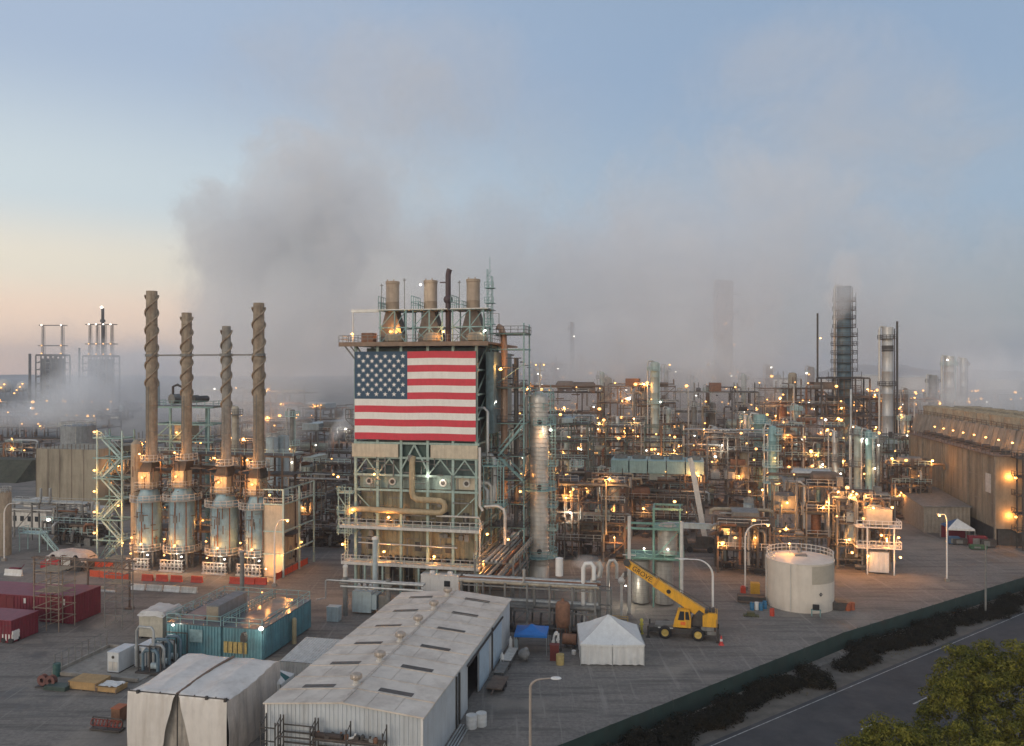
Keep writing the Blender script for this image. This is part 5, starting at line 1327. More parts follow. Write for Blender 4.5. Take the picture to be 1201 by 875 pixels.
for z0, z1 in ((24.4, 28.5), (28.5, 32.5), (32.5, 36.5), (36.5, 40.6), (10.7, 16.6), (4.7, 10.7)):
    for y0, y1 in ((.3, 7.4), (7.4, 14.7), (14.7, BD)):
        q.bar((21.1, y0, z0), (21.1, y1, z1), .2); q.bar((.3, y1, z0), (.3, y0, z1), .2)
q.build('beam_frame', frm, fb)
q = MB()
for a, c in ((0, 1), (1, 2), (3, 4), (4, 5)):
    m_ = (XC[a] + XC[c]) / 2; q.bar((XC[a], .1, 19.2), (m_, .1, 21.8), .2); q.bar((m_, .1, 21.8), (XC[c], .1, 19.2), .2)
q.bar((8.3, .1, 20), (10.6, .1, 24.2), .26); q.bar((10.6, .1, 24.2), (12.9, .1, 20), .26); q.bar((9.4, .1, 22), (11.8, .1, 22), .2)
q.bar((4.2, .1, 12.3), (.6, .1, 15.8), .16); q.bar((17.4, .1, 12.3), (20.9, .1, 15.8), .16); q.build('bracing', frm, fb)
for xa, xb in ((-.2, 7.9), (13.5, 21.4)): q = MB(); q.box(xa, xb, -.32, -.1, 22.1, 24.25); q.build('beige_panel', beige, fb)
q = MB(); q.box(8.5, 12.7, .7, .9, 19.5, 24.3); q.build('shadow_panel', mat('shade_dark_green', (.05, .09, .08), .7), fb)  # dark sheet standing in for the shade inside the truss bay
# front pipes
pipt = mat('tan_insulated_pipe', (.42, .33, .20), .6, var=.2, dirt=(.13, .1, .06), damt=.6)
q = MB(); q.tube([(10.4, .0, 22.2), (10.4, -.35, 21.6), (10.4, -.5, 20.8), (10.4, -.5, 16.4), (10.6, -.5, 15.7), (11.2, -.5, 15.3), (15.1, -.5, 15.2), (15.8, -.5, 14.9), (16.0, -.5, 14.3), (15.9, -.5, 13.7), (15.3, -.5, 13.3), (14.5, -.5, 13.25), (-.2, -.5, 13.4), (-.7, -.5, 13.2), (-.8, -.5, 12.4)], .48, 14); q.build('front_pipe', pipt, fb, True)
q = MB(); q.tube([(21.8, -.4, 24), (21.8, -.4, 14.6), (22.3, -.4, 13.8)], .22, 10); q.build('pipe', dirtywhite, fb, True)
q = MB(); q.tube([(14.5, -.3, 12.7), (21.6, -.3, 12.7), (21.8, -.3, 12.2), (21.8, -.3, 5.2)], .16, 8); q.build('pipe', dirtywhite, fb, True)
q = MB(); q.tube([(1.0, -.3, 7.8), (18.0, -.3, 7.6)], .13, 8); q.build('pipe', insul, fb)
q = MB(); q.tube([(22.4, .3, 14.4), (24.6, .3, 14.6), (25.6, .3, 14.0), (25.8, .3, 13), (25.8, .3, 8.4)], .26, 10); q.build('pipe', insul, fb, True)
# access decks across the front with shallow doors behind
for z, x0 in ((4.7, -1.6), (10.7, -1.9)):
    q = MB(); q.box(x0, FW + .4, -1.5, 1.2, z - .1, z + .1); q.box(x0, FW + .4, -1.55, -1.45, z - .35, z + .12); dk = q.build('deck', dirtywhite, fb)
    q = MB(); q.rail([(x0, 1, z + .1), (x0, -1.45, z + .1), (FW + .4, -1.45, z + .1), (FW + .4, 1, z + .1)], 1.1, 1.6, .08); q.build('railing', dirtywhite, dk)
    q = MB()
    for k in range(17):
        x = 1.1 + k * 1.2; q.cyl((x, .6, z + .55), (x, 1.5, z + .55), .3, 10); q.bar((x, .5, z + .2), (x, .5, z + 1.2), .1)
    q.build('burner_port', darkst, dk)
for x, z in ((3.4, 11.9), (8.9, 11.9), (15.5, 11.6), (19.0, 11.5), (2.2, 6.4), (10.8, 6.4), (16.0, 6.3)):
    q = MB(); q.box(x - .5, x + .5, 1.35, 1.56, z, z + 1.5); q.build('access_door', darkst, bw)
# ground storey
q = MB()
for x in [.3 + k * 2.6 for k in range(9)]:
    for y in (1.5, 8, 15): q = MB(); q.box(x - .35, x + .35, y - .35, y + .35, 0, 4.6); q.build('pier', tan, fb)
q = MB(); q.box(1, 20.5, 9, 20, .1, 4.4); q.build('ground_plant', darkst, fb)
q = MB()
for x in [2.5 + k * 3.1 for k in range(6)]: q = MB(); q.bar((x, -1.3, 0), (x, -1.3, 4.6), .28); q.build('deck_post', frm, fb)
# roof deck
q = MB(); q.box(-2.1, FW + 1.8, -1.3, BD + .5, 40.75, 41.05); q.box(-2.1, FW + 1.8, -1.4, -1.25, 40.4, 41.1); rd = q.build('roof_deck', mat('rusty_deck', (.24, .165, .115), .7, var=.3, rust=.4), fb)
q = MB(); q.rail([(-2.1, 10, 41.05), (-2.1, -1.3, 41.05), (FW + 1.8, -1.3, 41.05), (FW + 1.8, 10, 41.05)], 1.15, 1.7, .08); q.build('railing', greyst, rd)
q = MB(); q.bar((-1.9, -.2, 41), (.2, -.2, 38.4), .2); q.bar((-.9, -.2, 41), (.2, -.2, 39.6), .16); q.build('bracket', greyst, rd)
q = MB(); q.box(1.2, 3.2, .3, 2.2, 41.05, 42.7); q.build('plant_box', rustst, rd)
stc = mat('tan_short_stack', (.40, .31, .23), .65, var=.15, dirt=(.15, .11, .08), damt=.4)
for i, (px, ty, fx0, fx1) in enumerate(((460.5, 330.5, 443, 471), (505, 329.5, 482, 514), (555, 328, 529, 563))):
    k = ux(FB, px); D = FB[1] - k * SA + 4; k = ux((FB[0] + 4 * SA, FB[1] + 4 * CA, 0), px); a0 = ux(FB, fx0) - .2; a1 = ux(FB, fx1) + .2
    zt = zof(ty, D + .5)
    q = MB(); q.lathe([(1.12, 46.3), (1.12, 48), (1.16, 48.05), (1.12, 48.1), (1.12, zt - .5), (1.2, zt - .45), (1.2, zt), (.95, zt), (.95, zt - 2)], 24, (k, 4, 0))
    for e in (-.5, .6): q.box(k + e - .08, k + e + .08, 2.86, 3.0, zt - .1, zt + .25)
    sk_ = q.build('short_stack', stc, rd, True)
    q = MB(); q.prism_y([(k - 1.9, 41.1), (k + 2.1, 41.1), (k + 2.1, 42.4), (k + .9, 46.4), (k - .9, 46.4), (k - 1.9, 42.6)], 3, 5.6); q.build('duct', mat('flue_grey', (.17, .15, .13), .7, var=.3, rust=.4), sk_)
    q = MB()
    for x in (a0, (a0 + a1) / 2 + .3, a1):
        for y in (1.6, 6.4): q.bar((x, y, 41), (x, y, 46.6), .2)
    for z in (43.6, 46.5):
        for y in (1.6, 6.4): q.bar((a0 - .3, y, z), (a1 + .3, y, z), .18)
        for x in (a0, a1): q.bar((x, 1.6, z), (x, 6.4, z), .16)
    m_ = (a0 + a1) / 2 + .3
    for xx, yy in ((a0, m_), (m_, a1)):
        q.bar((xx, 1.6, 41), (yy, 1.6, 43.6), .12); q.bar((xx, 1.6, 43.6), (yy, 1.6, 46.5), .12); q.bar((yy, 1.6, 41), (xx, 1.6, 43.6), .12)
    q.build('stack_frame', teal, rd)
    q = MB(); q.box(a0 - .3, a1 + .9, 1.2, 6.6, 46.5, 46.65); q.build('stack_platform', galv, rd)
    q = MB(); q.rail([(a0 - .2, 1.3, 46.65), (k - 1.2, 1.3, 46.65), (k - 1.2, 6, 46.65)], 1.2, 1.0, .09); q.rail([(a0 - .2, 6, 46.65), (a0 - .2, 1.3, 46.65)], 2.2, 1.2, .09); q.build('platform_railing', teal, rd)
    q = MB(); q.lathe([(1.3, 0), (1.7, .3), (1.7, 1.1), (1.2, 1.6), (.2, 1.7)], 14, (k + 1.0, 2.4, 41.1)); q.build('fan_housing', tan, rd)
q = MB(); k = ux(FB, 518.5); q.tube([(k, 3.5, 41), (k, 3.5, 52.4), (k + .15, 3.5, 53.1), (k + .3, 3.5, 53.4)], .46, 12); q.sphere((k, 3.5, 48.3), .8, 12); q.bar((k - 1.4, 3.5, 51.2), (k, 3.5, 51.2), .2); q.build('vent_pipe', mat('dark_maroon_pipe', (.07, .045, .05), .6, rust=.2), rd, True)
q = MB(); ua, ub = ux(FB, 407), ux(FB, 440); q.bar((ua, 2, 46.5), (ub, 2, 46.5), .5); q.bar((ua + .2, 2, 41), (ua + .2, 2, 46.4), .14); q.build('davit_beam', galv, rd)
q = MB(); k = ux(FB, 566)
for x in (k, k + .8):
    for y in (3, 3.8): q.bar((x, y, 41), (x, y, 53.2 - (x - k) * 1.5), .1)
for j in range(12): q.bar((k, 3, 41 + j), (k + .8, 3, 42 + j), .07); q.bar((k, 3, 41 + j), (k + .8, 3, 41 + j), .07)
for j in (44, 47.5, 50): q.box(k - .3, k + 1.2, 2.6, 4.2, j, j + .12); q.rail([(k - .3, 2.6, j), (k + 1.2, 2.6, j)], 1.0, 1, .07)
q.bar((k + .4, 3.4, 52), (k + .4, 3.4, 55.2), .07); q.build('lattice_mast', teal, rd)
q = MB()
for x, z in ((ux(FB, 444), 51), (ux(FB, 536), 51.2), (ux(FB, 471), 51.8)): q.bar((x, 1.4, 46.6), (x, 1.4, z), .1); q.bar((x - .25, 1.4, z - .3), (x + .25, 1.4, z - .3), .14)
q.build('instrument_mast', greyst, rd)
q = MB(); k = ux(FB, 579); q.tube([(k - 2.2, 3, 41.4), (k - 2.2, 3, 45.8), (k + .2, 3, 45.8), (k + .2, 3, 41.4)], .07, 6); q.build('hoop_frame', greyst, rd)
lamp(rd, (ua + .3, 1.5, 42.6), .26, 'o', 200); lamp(rd, (ux(FB, 455.5), 1.0, 42.9), .26, 'o', 420, (.3, 1.4, .3)); lamp(rd, (ux(FB, 518), 1.0, 42.8), .24, 'o', 250); lamp(rd, (ux(FB, 491), 1.0, 50.6), .22, 'w', 120)
lamp(rd, (ux(FB, 565), 2.2, 43), .2, 'w', 80)
# lamps of the decks
for x, z, p in ((6.5, 12.3, 300), (.2, 13.3, 180), (5.7, 6.6, 300), (14.3, 6.2, 320), (22.6, 5.8, 420), (4.0, 19.3, 130), (-2.4, 18.7, 300), (-1.6, 7.5, 320), (23.2, 10.2, 160), (26.6, 9.5, 160)):
    lamp(fb, (x, -.9, z), .24, 'o', p, (.0, -.5, -.1))
q = MB()
for k in range(150):
    x, z = rng.uniform(0, FW), rng.choice((rng.uniform(5, 10.4), rng.uniform(11, 16.4), rng.uniform(16.8, 22), rng.uniform(.5, 4.5))); y = rng.uniform(-.5, 1.3)
    if k % 2: q.bar((x, y, z), (min(FW, x + rng.uniform(.6, 3.5)), y, z), rng.uniform(.07, .2))
    else: q.bar((x, y, z), (x, y, z + rng.uniform(.5, 3)), rng.uniform(.07, .18))
    if k % 9 == 0: q.box(x - .35, x + .35, y - .2, y + .3, z, z + rng.uniform(.5, 1.2))
q.build('small_pipes', greyst, fb)['kind'] = 'stuff'
q = MB()
for k in range(150):
    x, y, z = rng.uniform(FW - .3, FW + 5.5), rng.uniform(.5, 16), 1 + 38 * rng.random() ** 1.4; ax = rng.randrange(3); L = rng.uniform(.8, 4); d = [0, 0, 0]; d[ax] = L
    q.bar((x, y, z), (min(FW + 6.3, x + d[0]), y + d[1], z + d[2]), rng.uniform(.08, .26))
q.build('small_pipes', darkst, fb)['kind'] = 'stuff'
lamp(fb, (13, .2, 19.4), .12, 'w', 60); lamp(fb, (15.2, .9, 18.4), .12, 'w', 60)
q = MB(); ua = ux(FB, 398)
for z in (9.3, 12.6, 15.9): q.box(ua, .2, -.9, 2.4, z, z + .12); q.rail([(0, -.9, z), (ua, -.9, z), (ua, 2.4, z)], 1.1, 1.2, .08)
for x in (ua + .2, -.4): q.bar((x, -.8, 9), (x, -.8, 17), .16)
q.bar((ua, -.8, 15.8), (-.3, -.8, 12.7), .16); q.bar((ua, -.8, 12.5), (-.3, -.8, 9.4), .16); q.ladder(-.9, -.9, 5, 16, .5, .5); q.build('side_landing', frm, fb)
q = MB()
for z in (24.8, 28.2): q.box(-1.9, 0, 1, 3, z, z + .1); q.rail([(0, 1, z), (-1.9, 1, z), (-1.9, 3, z)], 1.6, 1.2, .09); q.bar((-1.9, 1, z), (-.2, 1, z - 1.6), .12)
q.build('side_landing', greyst, fb)
# right hand side: stair and pipe tower rising against the building
sv = mat('side_casing', (.13, .20, .22), .6, var=.3, dirt=(.05, .05, .05), damt=.5)
q = MB(); q.box(FW + .3, FW + 1.6, 3.5, 18, 26, 39.5); q.build('side_duct', sv, fb)
q = MB(); xo, yo = FW + 3.6, 8.0
q.tube([(xo - 1.2, yo, 13), (xo - 1.2, yo, 39.6), (xo - 1.35, yo, 42.4), (xo - 1.7, yo, 43.6), (xo - 2.4, yo, 44.0)], .58, 16); q.build('riser_pipe', mat('pinkish_jacket', (.42, .27, .19), .5, .15, var=.2, dirt=(.2, .16, .12), damt=.5), fb, True)
q = MB(); q.tube([(xo + .9, yo, 9), (xo + .9, yo, 38.5)], .4, 12); q.build('riser_pipe', darkst, fb, True)
q = MB()
for x in (FW + .6, xo + 2.6):
    for y in (yo - 2, yo + 3): q.bar((x, y, 0), (x, y, 44.4 if x > FW + 2 else 41), .22)
for z in (6, 10, 14, 18, 22, 27.5, 33.5, 40, 42.6):
    for y in (yo - 2, yo + 3): q.bar((FW + .2, y, z), (xo + 2.9, y, z), .18)
    q.bar((xo + 2.6, yo - 2, z), (xo + 2.6, yo + 3, z), .18)
for z in (6, 14, 22, 33.5): q.bar((FW + .6, yo - 2, z), (xo + 2.6, yo - 2, z + 4), .12)
q.build('side_tower_frame', teal, fb)
q = MB()
for z, x1 in ((10, 2.9), (14, 2.9), (18, 2.9), (22, 2.9), (27.5, 2.2), (33.5, 2.2), (42.6, 2.9)):
    q = MB(); q.box(FW + .3, xo + x1, yo - 2.3, yo + 3, z + .1, z + .18); q.rail([(FW + .3, yo - 2.3, z + .18), (xo + x1, yo - 2.3, z + .18), (xo + x1, yo + 3, z + .18)], 1.1, 1.3, .08); q.build('side_platform', darkst, fb)
q = MB()
for k, (za, zb) in enumerate(((18.2, 22), (22.2, 27.3))):
    for y in (yo - 2.4, yo - 3.3): q.bar((xo - 1.5 if k else xo + 2.6, y, za), (xo + 2.6 if k else xo - 1.5, y, zb), .1, .3); q.bar((xo - 1.5 if k else xo + 2.6, y, za + 1.1), (xo + 2.6 if k else xo - 1.5, y, zb + 1.1), .08)
    for j in range(12): f = (j + .5) / 12; xx = (xo - 1.5) + 4.1 * (f if k else 1 - f); q.box(xx - .14, xx + .14, yo - 3.3, yo - 2.4, za + (zb - za) * f - .03, za + (zb - za) * f + .03)
q.build('side_stair', teal, fb)
for k in range(7):
    y = rng.uniform(2, 12); x = FW + rng.uniform(.4, 4.5); z = rng.uniform(12, 22); z2 = z + rng.uniform(3, 9)
    q = MB(); q.tube([(x - 2, y, z2), (x - .6, y, z2 + .1), (x, y, z2 - .5), (x, y, z)], rng.uniform(.22, .5), 10); q.build('side_pipe', rng.choice([insul, insul, galv, tan]), fb, True)
q = MB(); q.box(FW + .4, FW + 4, .6, 3, 14.2, 14.35); q.rail([(FW + .4, .6, 14.3), (FW + 4, .6, 14.3), (FW + 4, 3, 14.3)], 1.1, 1, .08)
for x in (FW + .6, FW + 3.9): q.bar((x, .7, 14.2), (x, .7, 20.8), .15)
q.box(FW + .4, FW + 4, .6, 3, 20.8, 20.95); q.rail([(FW + .4, .6, 20.9), (FW + 4, .6, 20.9), (FW + 4, 3, 20.9)], 1.1, 1, .08); q.ladder(FW + 3.2, .5, 14, 21.8, .5, .5); q.build('side_platform', teal, fb)
lamp(fb, (FW + 2.4, yo - 3, 36.6), .3, 'o', 420, (.2, -.4, .2)); lamp(fb, (FW + 1.6, yo - 3, 31.2), .16, 'w', 60); lamp(fb, (FW + 5.4, yo - 1, 16), .26, 'o', 220)

# the flag panel: real stripes, canton and stars
fl = thing('national_flag', 'huge panel flag with stars and red and white stripes on the steel structure', 'flag', FB)
fx0, fx1, fz0, fz1 = .35, 21.15, 25.0, 39.55; sh_ = (fz1 - fz0) / 13; cxx = fx0 + (fx1 - fx0) * .443
fw_ = mat('flag_white', (.80, .77, .72), .6, var=.06, scale=1.2, dirt=(.55, .5, .44), damt=.3)
fr_ = mat('flag_red', (.60, .035, .06), .6, var=.10, scale=1.5, dirt=(.42, .05, .05), damt=.35)
fbu = mat('flag_blue', (.018, .062, .115), .6, var=.12, scale=1.5, dirt=(.05, .09, .14), damt=.4)
q = MB(); q.box(fx0, fx1, -.45, -.2, fz0, fz1)
for x in (2.5, 7, 11.5, 16, 19.5):
    for z in (27, 31, 36): q.bar((x, -.3, z), (x, .3, z), .15)
q.build('backing_panel', greyst, fl)
for k in range(13):
    za, zb = fz1 - (k + 1) * sh_, fz1 - k * sh_
    q = MB(); n = 30; vs = []; xs0 = cxx if k < 7 else fx0
    for j in range(n + 1):
        x = xs0 + (fx1 - xs0) * j / n
        for z in (za, zb): vs.append((x, -.475 + .022 * noise.noise((x * .45, z * .45, 2)), z + .035 * math.sin(x * .55) * (1 if 0 < k else 1)))
    q.add(vs, [(2 * j, 2 * j + 2, 2 * j + 3, 2 * j + 1) for j in range(n)]); q.build('red_stripe' if k % 2 == 0 else 'white_stripe', fr_ if k % 2 == 0 else fw_, fl)
zc0 = fz1 - 7 * sh_
q = MB(); q.box(fx0, cxx, -.50, -.455, zc0, fz1); ca = q.build('canton', fbu, fl)
cw, ch = cxx - fx0, fz1 - zc0
for rI in range(9):
    for c in range(6 if rI % 2 == 0 else 5):
        sx_ = fx0 + cw * ((2 * c + 1) / 12 if rI % 2 == 0 else (2 * c + 2) / 12); sz_ = fz1 - ch * (rI + 1) / 10
        pts = [(sx_ + (.44 if k % 2 == 0 else .17) * math.sin(k * math.pi / 5), -.505, sz_ + (.44 if k % 2 == 0 else .17) * math.cos(k * math.pi / 5)) for k in range(10)]
        q = MB(); n0 = len(q.v); q.add(pts + [(sx_, -.505, sz_)], [(k, (k + 1) % 10, 10) for k in range(10)]); q.build('star', fw_, ca)

# white site trailer before the building and posts in the strip between
t = thing('site_trailer', 'white site trailer with a small dark window behind the warehouse roof', 'trailer', at(493.5, 127.5))
q = MB(); q.box(0, 6.3, 0, 2.6, .6, 3.55); q.box(-.04, 6.34, -.04, 2.64, 3.55, 3.66); q.build('body', whitest, t)
q = MB(); q.box(3.9, 4.9, -.04, .0, 1.9, 2.8); q.build('window', glass, t)
for x in (1.6, 4.6): q = MB(); q.lathe([(.5, 3.66), (.5, 4.0), (.3, 4.1), (.01, 4.1)], 14, (x, 1.3, 0)); q.build('roof_vent', whitest, t)
for x in (1.5, 4.5): q = MB(); q.cyl((x, -.02, .4), (x, .4, .4), .4, 14); q.build('wheel', black, t)
t = thing('utility_pole', 'stout white-capped post standing before the flag building', 'pole', at(440, 126))
q = MB(); q.tube([(0, 0, 0), (0, 0, 9.6)], .42, 14); q.build('pole', bluegrey, t, True); q = MB(); q.lathe([(.55, 9.6), (.5, 9.9), (.01, 10.1)], 14); q.build('cap', whitest, t, True)
t = thing('pipe_bridge', 'grey pipe bridge on thick posts crossing behind the warehouse', 'pipe bridge', at(404, 117.5))
Lb = ux(at(404, 117.5), 497)
q = MB()
for z, y in ((5.2, 0), (5.2, .7), (4.4, 0)): q.tube([(-.6, y, z), (Lb, y, z)], .2, 8)
q.tube([(0, 0, 5.2), (-2.8, 0, 5.2), (-3.0, 0, 5.0), (-3.0, 0, 2.5), (-4.5, 0, 2.2)], .12, 8); q.build('pipe', galv, t, True)
for u in (0, Lb * .55): q = MB(); q.tube([(u, .3, 0), (u, .3, 5.8)], .36, 12); q.box(u - .7, u + .7, -.3, 1.1, 4.8, 5.0); q.build('post', greyst, t)
q = MB(); q.tube([(0, .3, 5.8), (0, .3, 7.2)], .32, 12); q.sphere((0, .3, 7.2), .4, 10); q.build('cap', dirtywhite, t, True)
t = thing('transformer', 'grey transformer with cooling fins beside the pipe bridge', 'transformer', at(413, 118.5))
q = MB(); q.box(0, 3.0, 0, 2.4, .3, 3.4)
for k in range(9): q.box(3.0, 3.8, .1 + k * .26, .2 + k * .26, .8, 3.0)
q.build('tank', bluegrey, t)
q = MB()
for k in range(3): q.lathe([(.22, 3.4), (.28, 3.6), (.2, 3.8), (.28, 4.0), (.18, 4.3), (.01, 4.4)], 12, (.6 + k * .9, 1.2, 0))
q.build('bushing', whitest, t, True); q = MB(); q.box(3.0, 4.6, -1.6, 1.9, .2, 3.6) if False else q.box(4.2, 5.4, 0, 2, .2, 3.0); q.build('cabinet', greyst, t)
q = MB(); q.box(0, 1.8, 0, 1.2, 0, 2.0); q.box(-.05, 1.85, -.05, 1.25, 2.0, 2.1); tag(q.build('switch_cabinet', bluegrey, None, loc=at(383, 115), rot=-A), 'small blue grey switch cabinet behind the teal container houses', 'cabinet')
q = MB(); q.box(0, 8.0, 0, 26, .0, .12); tag(q.build('concrete_pad', concrete, None, loc=at(366, 92), rot=-A), None, None)['kind'] = 'structure'

# ---------------------------------------------------------------- tall silver column with teal platforms
def platform_ring(t, r, z, m_, ro=1.3, a0=0, a1=2 * math.pi, rails=True, n=20):
    q = MB(); q.lathe([(r, z - .15), (r + ro, z - .15), (r + ro, z), (r, z)], n, (0, 0, 0), a0, a1); p = q.build('platform', m_, t)
    if rails: q = MB(); q.ringrail((0, 0), r + ro - .06, z, 1.15, n, a0, a1, .09); q.build('railing', m_, p)
colsilver = mat('silver_jacket', (.60, .585, .55), .4, .3, var=.12, scale=.5, dirt=(.2, .17, .13), damt=.5)
SC = at(632.5, 137)
t = thing('distillation_column', 'tall silver jacketed column with teal ring platforms right of the flag building', 'column', SC)
pr = [(1.7, 0), (1.7, 2.4), (1.56, 2.6)]
for k in range(38): z = 3 + k * .75; pr += [(1.55, z), (1.66, z + .06), (1.66, z + .12), (1.55, z + .18)]
pr += [(1.55, 31.6), (1.35, 32.2), (.5, 32.8), (.01, 33)]
q = MB(); q.lathe(pr, 28); sh = q.build('shell', colsilver, t, True)
platform_ring(t, 1.55, zof(651, 137) , teal, 1.7); platform_ring(t, 1.55, zof(573, 137), teal, 1.5); platform_ring(t, 1.55, zof(497, 137), teal, 1.4, R(-100), R(80), n=12)
for z in (5.5, 16.5, 27.6): q = MB(); q.cyl((.3, -1.2, z), (.3, -1.75, z), .42, 14); q.build('manway', darkst, sh)
q = MB()
for k in range(5):
    zz = 4.8 + k * 5.6; x = 2.35 + .25 * (k % 2)
    q.ladder(x, -.7, zz, zz + 5.6, .55, .5)
    for j in range(4): q.rail([(x - .5, -.7, zz + 1.2 + j * 1.1), (x - .4, -1.3, zz + 1.2 + j * 1.1), (x + .4, -1.3, zz + 1.2 + j * 1.1), (x + .5, -.7, zz + 1.2 + j * 1.1)], .3, 4, .06)
q.build('ladder', teal, t)
for z in (9, 13, 20): q = MB(); q.box(1.6, 3.2, -1.2, .6, z, z + .1); q.rail([(1.6, -1.2, z), (3.2, -1.2, z), (3.2, .6, z)], 1.1, 1, .08); q.build('landing', teal, t)
q = MB(); q.tube([(-1.0, 0, 32.0), (-1.9, 0, 32.2), (-2.3, 0, 31.6), (-2.3, 0, 4)], .26, 10); q.build('overhead_pipe', insul, t, True)
q = MB(); q.tube([(.1, 0, 32.6), (.1, 0, 37.6)], .13, 8); q.bar((-.6, 0, 36.4), (.8, 0, 36.4), .1)
for e in (-.6, .8): q.bar((e, 0, 36.4), (e, 0, 37.2), .1)
q.build('vent_mast', dirtywhite, t)
q = MB(); q.rail([(-1.5, -1.4, 32), (1.8, -1.4, 32), (2.4, 0, 32), (1.8, 1.4, 32)], 1.2, 1.1, .09); q.rail([(-1.5, -1.4, 29.6), (2.2, -1.4, 29.6)], 1.2, 1.1, .09); q.bar((2.2, -1.4, 26.5), (2.2, -1.4, 34), .12); q.build('top_railing', teal, t)
lamp(t, (2.2, -1.5, 26.3), .24, 'w', 120); lamp(t, (1.0, -1.9, 25.6), .18, 'o', 120); lamp(t, (-2.4, -1, 18.4), .18, 'o', 200, (-.6, -.3, -.2)); lamp(t, (-.6, 0, 37.4), .14, 'o'); lamp(t, (.8, 0, 37.4), .14, 'o')

# ---------------------------------------------------------------- pipe ways beside it
def pipeway(name, lbl, o, axis, L, wd, zs, npipes, m_frame, seed, pr=(.14, .32), rail=True, bent=5.5, lamps=0):
    """a pipe rack: bents every few metres along one grid axis, pipes lying on each level"""
    r_ = random.Random(seed)
    t = thing(name, lbl, 'pipe rack', o)
    P = (lambda a, c, z: (a, c, z)) if axis == 'u' else (lambda a, c, z: (c, a, z))
    q = MB(); n = max(1, round(L / bent))
    for i in range(n + 1):
        a = L * i / n
        for c in (0, wd): q.bar(P(a, c, 0), P(a, c, zs[-1] + .3), .26)
        for z in zs: q.bar(P(a, -.2, z - .15), P(a, wd + .2, z - .15), .24)
        if i < n:
            for c in (0, wd):
                for z in zs: q.bar(P(a, c, z - .18), P(L * (i + 1) / n, c, z - .18), .18)
            if i % 2 == 0: q.bar(P(a, 0, 0), P(L * (i + 1) / n, 0, zs[0]), .13)
    q.build('frame', m_frame, t)
    for z in zs:
        for k in range(npipes):
            rr = r_.uniform(*pr); c = wd * (k + .5) / npipes + r_.uniform(-.08, .08)
            pts = [P(-.5 + r_.uniform(-.5, .5), c, z + rr), P(L + r_.uniform(-.5, .6), c, z + rr)]
            if r_.random() < .35: x = pts[1]; pts.insert(1, P(L * r_.uniform(.3, .9), c, z + rr)); pts = pts[:2] + [P((pts[1][0] if axis == 'u' else pts[1][1]) + rr, c, z + rr * 2 + .4), P((pts[1][0] if axis == 'u' else pts[1][1]) + rr, c, z + r_.choice([2.2, 3.4, -2.5]))]
            q = MB(); q.tube(pts, rr, 8); q.build('pipe', r_.choice([insul, galv, galv, rustst, tan, dirtywhite, greyst]), t, True)
    if rail:
        q = MB()
        for c in (-.2, wd + .2): q.rail([P(0, c, zs[-1]), P(L, c, zs[-1])], 1.1, 2.0, .08)
        q.build('railing', galv, t)
    for k in range(lamps): lamp(t, (*P(r_.uniform(0, L), -.5, 0)[:2], zs[r_.randrange(len(zs))] + 1.4), .2, 'o', 180)
    return t
pipeway('pipe_rack', 'long railed pipe rack running back between the flag building and the silver column', at(557, 121.5), 'v', 44, 6.0, [4.6, 7.2], 8, greyst, 3, lamps=2)
pipeway('pipe_rack', 'front pipe rack on thin posts above the blue canopy', at(541, 112.5), 'u', 19.0, 4.2, [3.0, 6.2], 6, greyst, 4, (.16, .36), False, 3.2)
# clutter standing in and on the front rack
CL = at(560, 111)
t = thing('pump_row', 'row of dark pumps and valves standing under the front pipe rack', 'pumps', along(CL, 0, .5))
for k in range(8):
    x = k * 1.9; q = MB(); q.cyl((x, 0, .8), (x + 1.1, 0, .8), .42, 12); q.cyl((x + 1.1, 0, .8), (x + 1.4, 0, .8), .6, 12); q.box(x - .2, x + 1.5, -.4, .4, 0, .4); q.tube([(x + 1.3, 0, 1.2), (x + 1.3, 0, 2.2), (x + 1.3, .6, 2.6)], .16, 8); q.build('pump', darkst if k % 3 else greyst, t, True)
for k, (px, D, r_, h, m_, lbl) in enumerate(((656, 113.5, .55, 2.6, whitest, 'short white drum standing on top of the front pipe rack'),)):
    q = MB(); q.lathe([(.1, 0), (r_, .1), (r_, h), (.1, h + .15)], 14); tag(q.build('knockout_drum', m_, None, True, loc=at(px, D, 6.9), rot=-A), lbl, 'drum')
t = thing('white_riser', 'pair of tall white riser pipes with a bend at the end of the front rack', 'pipes', at(684, 111.5))
q = MB(); q.tube([(0, 0, 0), (0, 0, 8.6), (.3, 0, 9.2), (1.1, 0, 9.3), (1.5, 0, 8.8), (1.5, 0, 7)], .3, 12); q.build('pipe', whitest, t, True)
q = MB(); q.tube([(1.0, .8, 0), (1.0, .8, 6.2), (1.4, .8, 7.0), (2.2, .8, 7.4), (2.4, .8, 8.6), (2.0, .8, 9.4)], .38, 12); q.build('pipe', insul, t, True)
q = MB()
for x, y in ((2.2, 0), (3.8, 0), (2.2, 2), (3.8, 2)): q.bar((x, y, 0), (x, y, 5.6), .15)
for z in (3, 5.6): q.bar((2.2, 0, z), (3.8, 0, z), .15); q.bar((2.2, 2, z), (3.8, 2, z), .15); q.bar((2.2, 0, z), (2.2, 2, z), .15); q.bar((3.8, 0, z), (3.8, 2, z), .15)
q.build('support_frame', greyst, t)
t = thing('white_riser', 'hooked white vent pipe just behind the hook of the yellow crane', 'pipes', at(713, 118))
q = MB(); q.tube([(0, 0, 0), (0, 0, 7.4), (.3, 0, 8.1), (.9, 0, 8.2), (1.3, 0, 7.6), (1.3, 0, 5.5)], .26, 12); q.build('pipe', insul, t, True)
q = MB(); q.tube([(2.0, 0, 0), (2.0, 0, 5.6), (2.3, 0, 6.2), (3.0, 0, 6.2)], .2, 10); q.sphere((2.0, 0, 5.2), .55, 10); q.build('valve', dirtywhite, t, True)
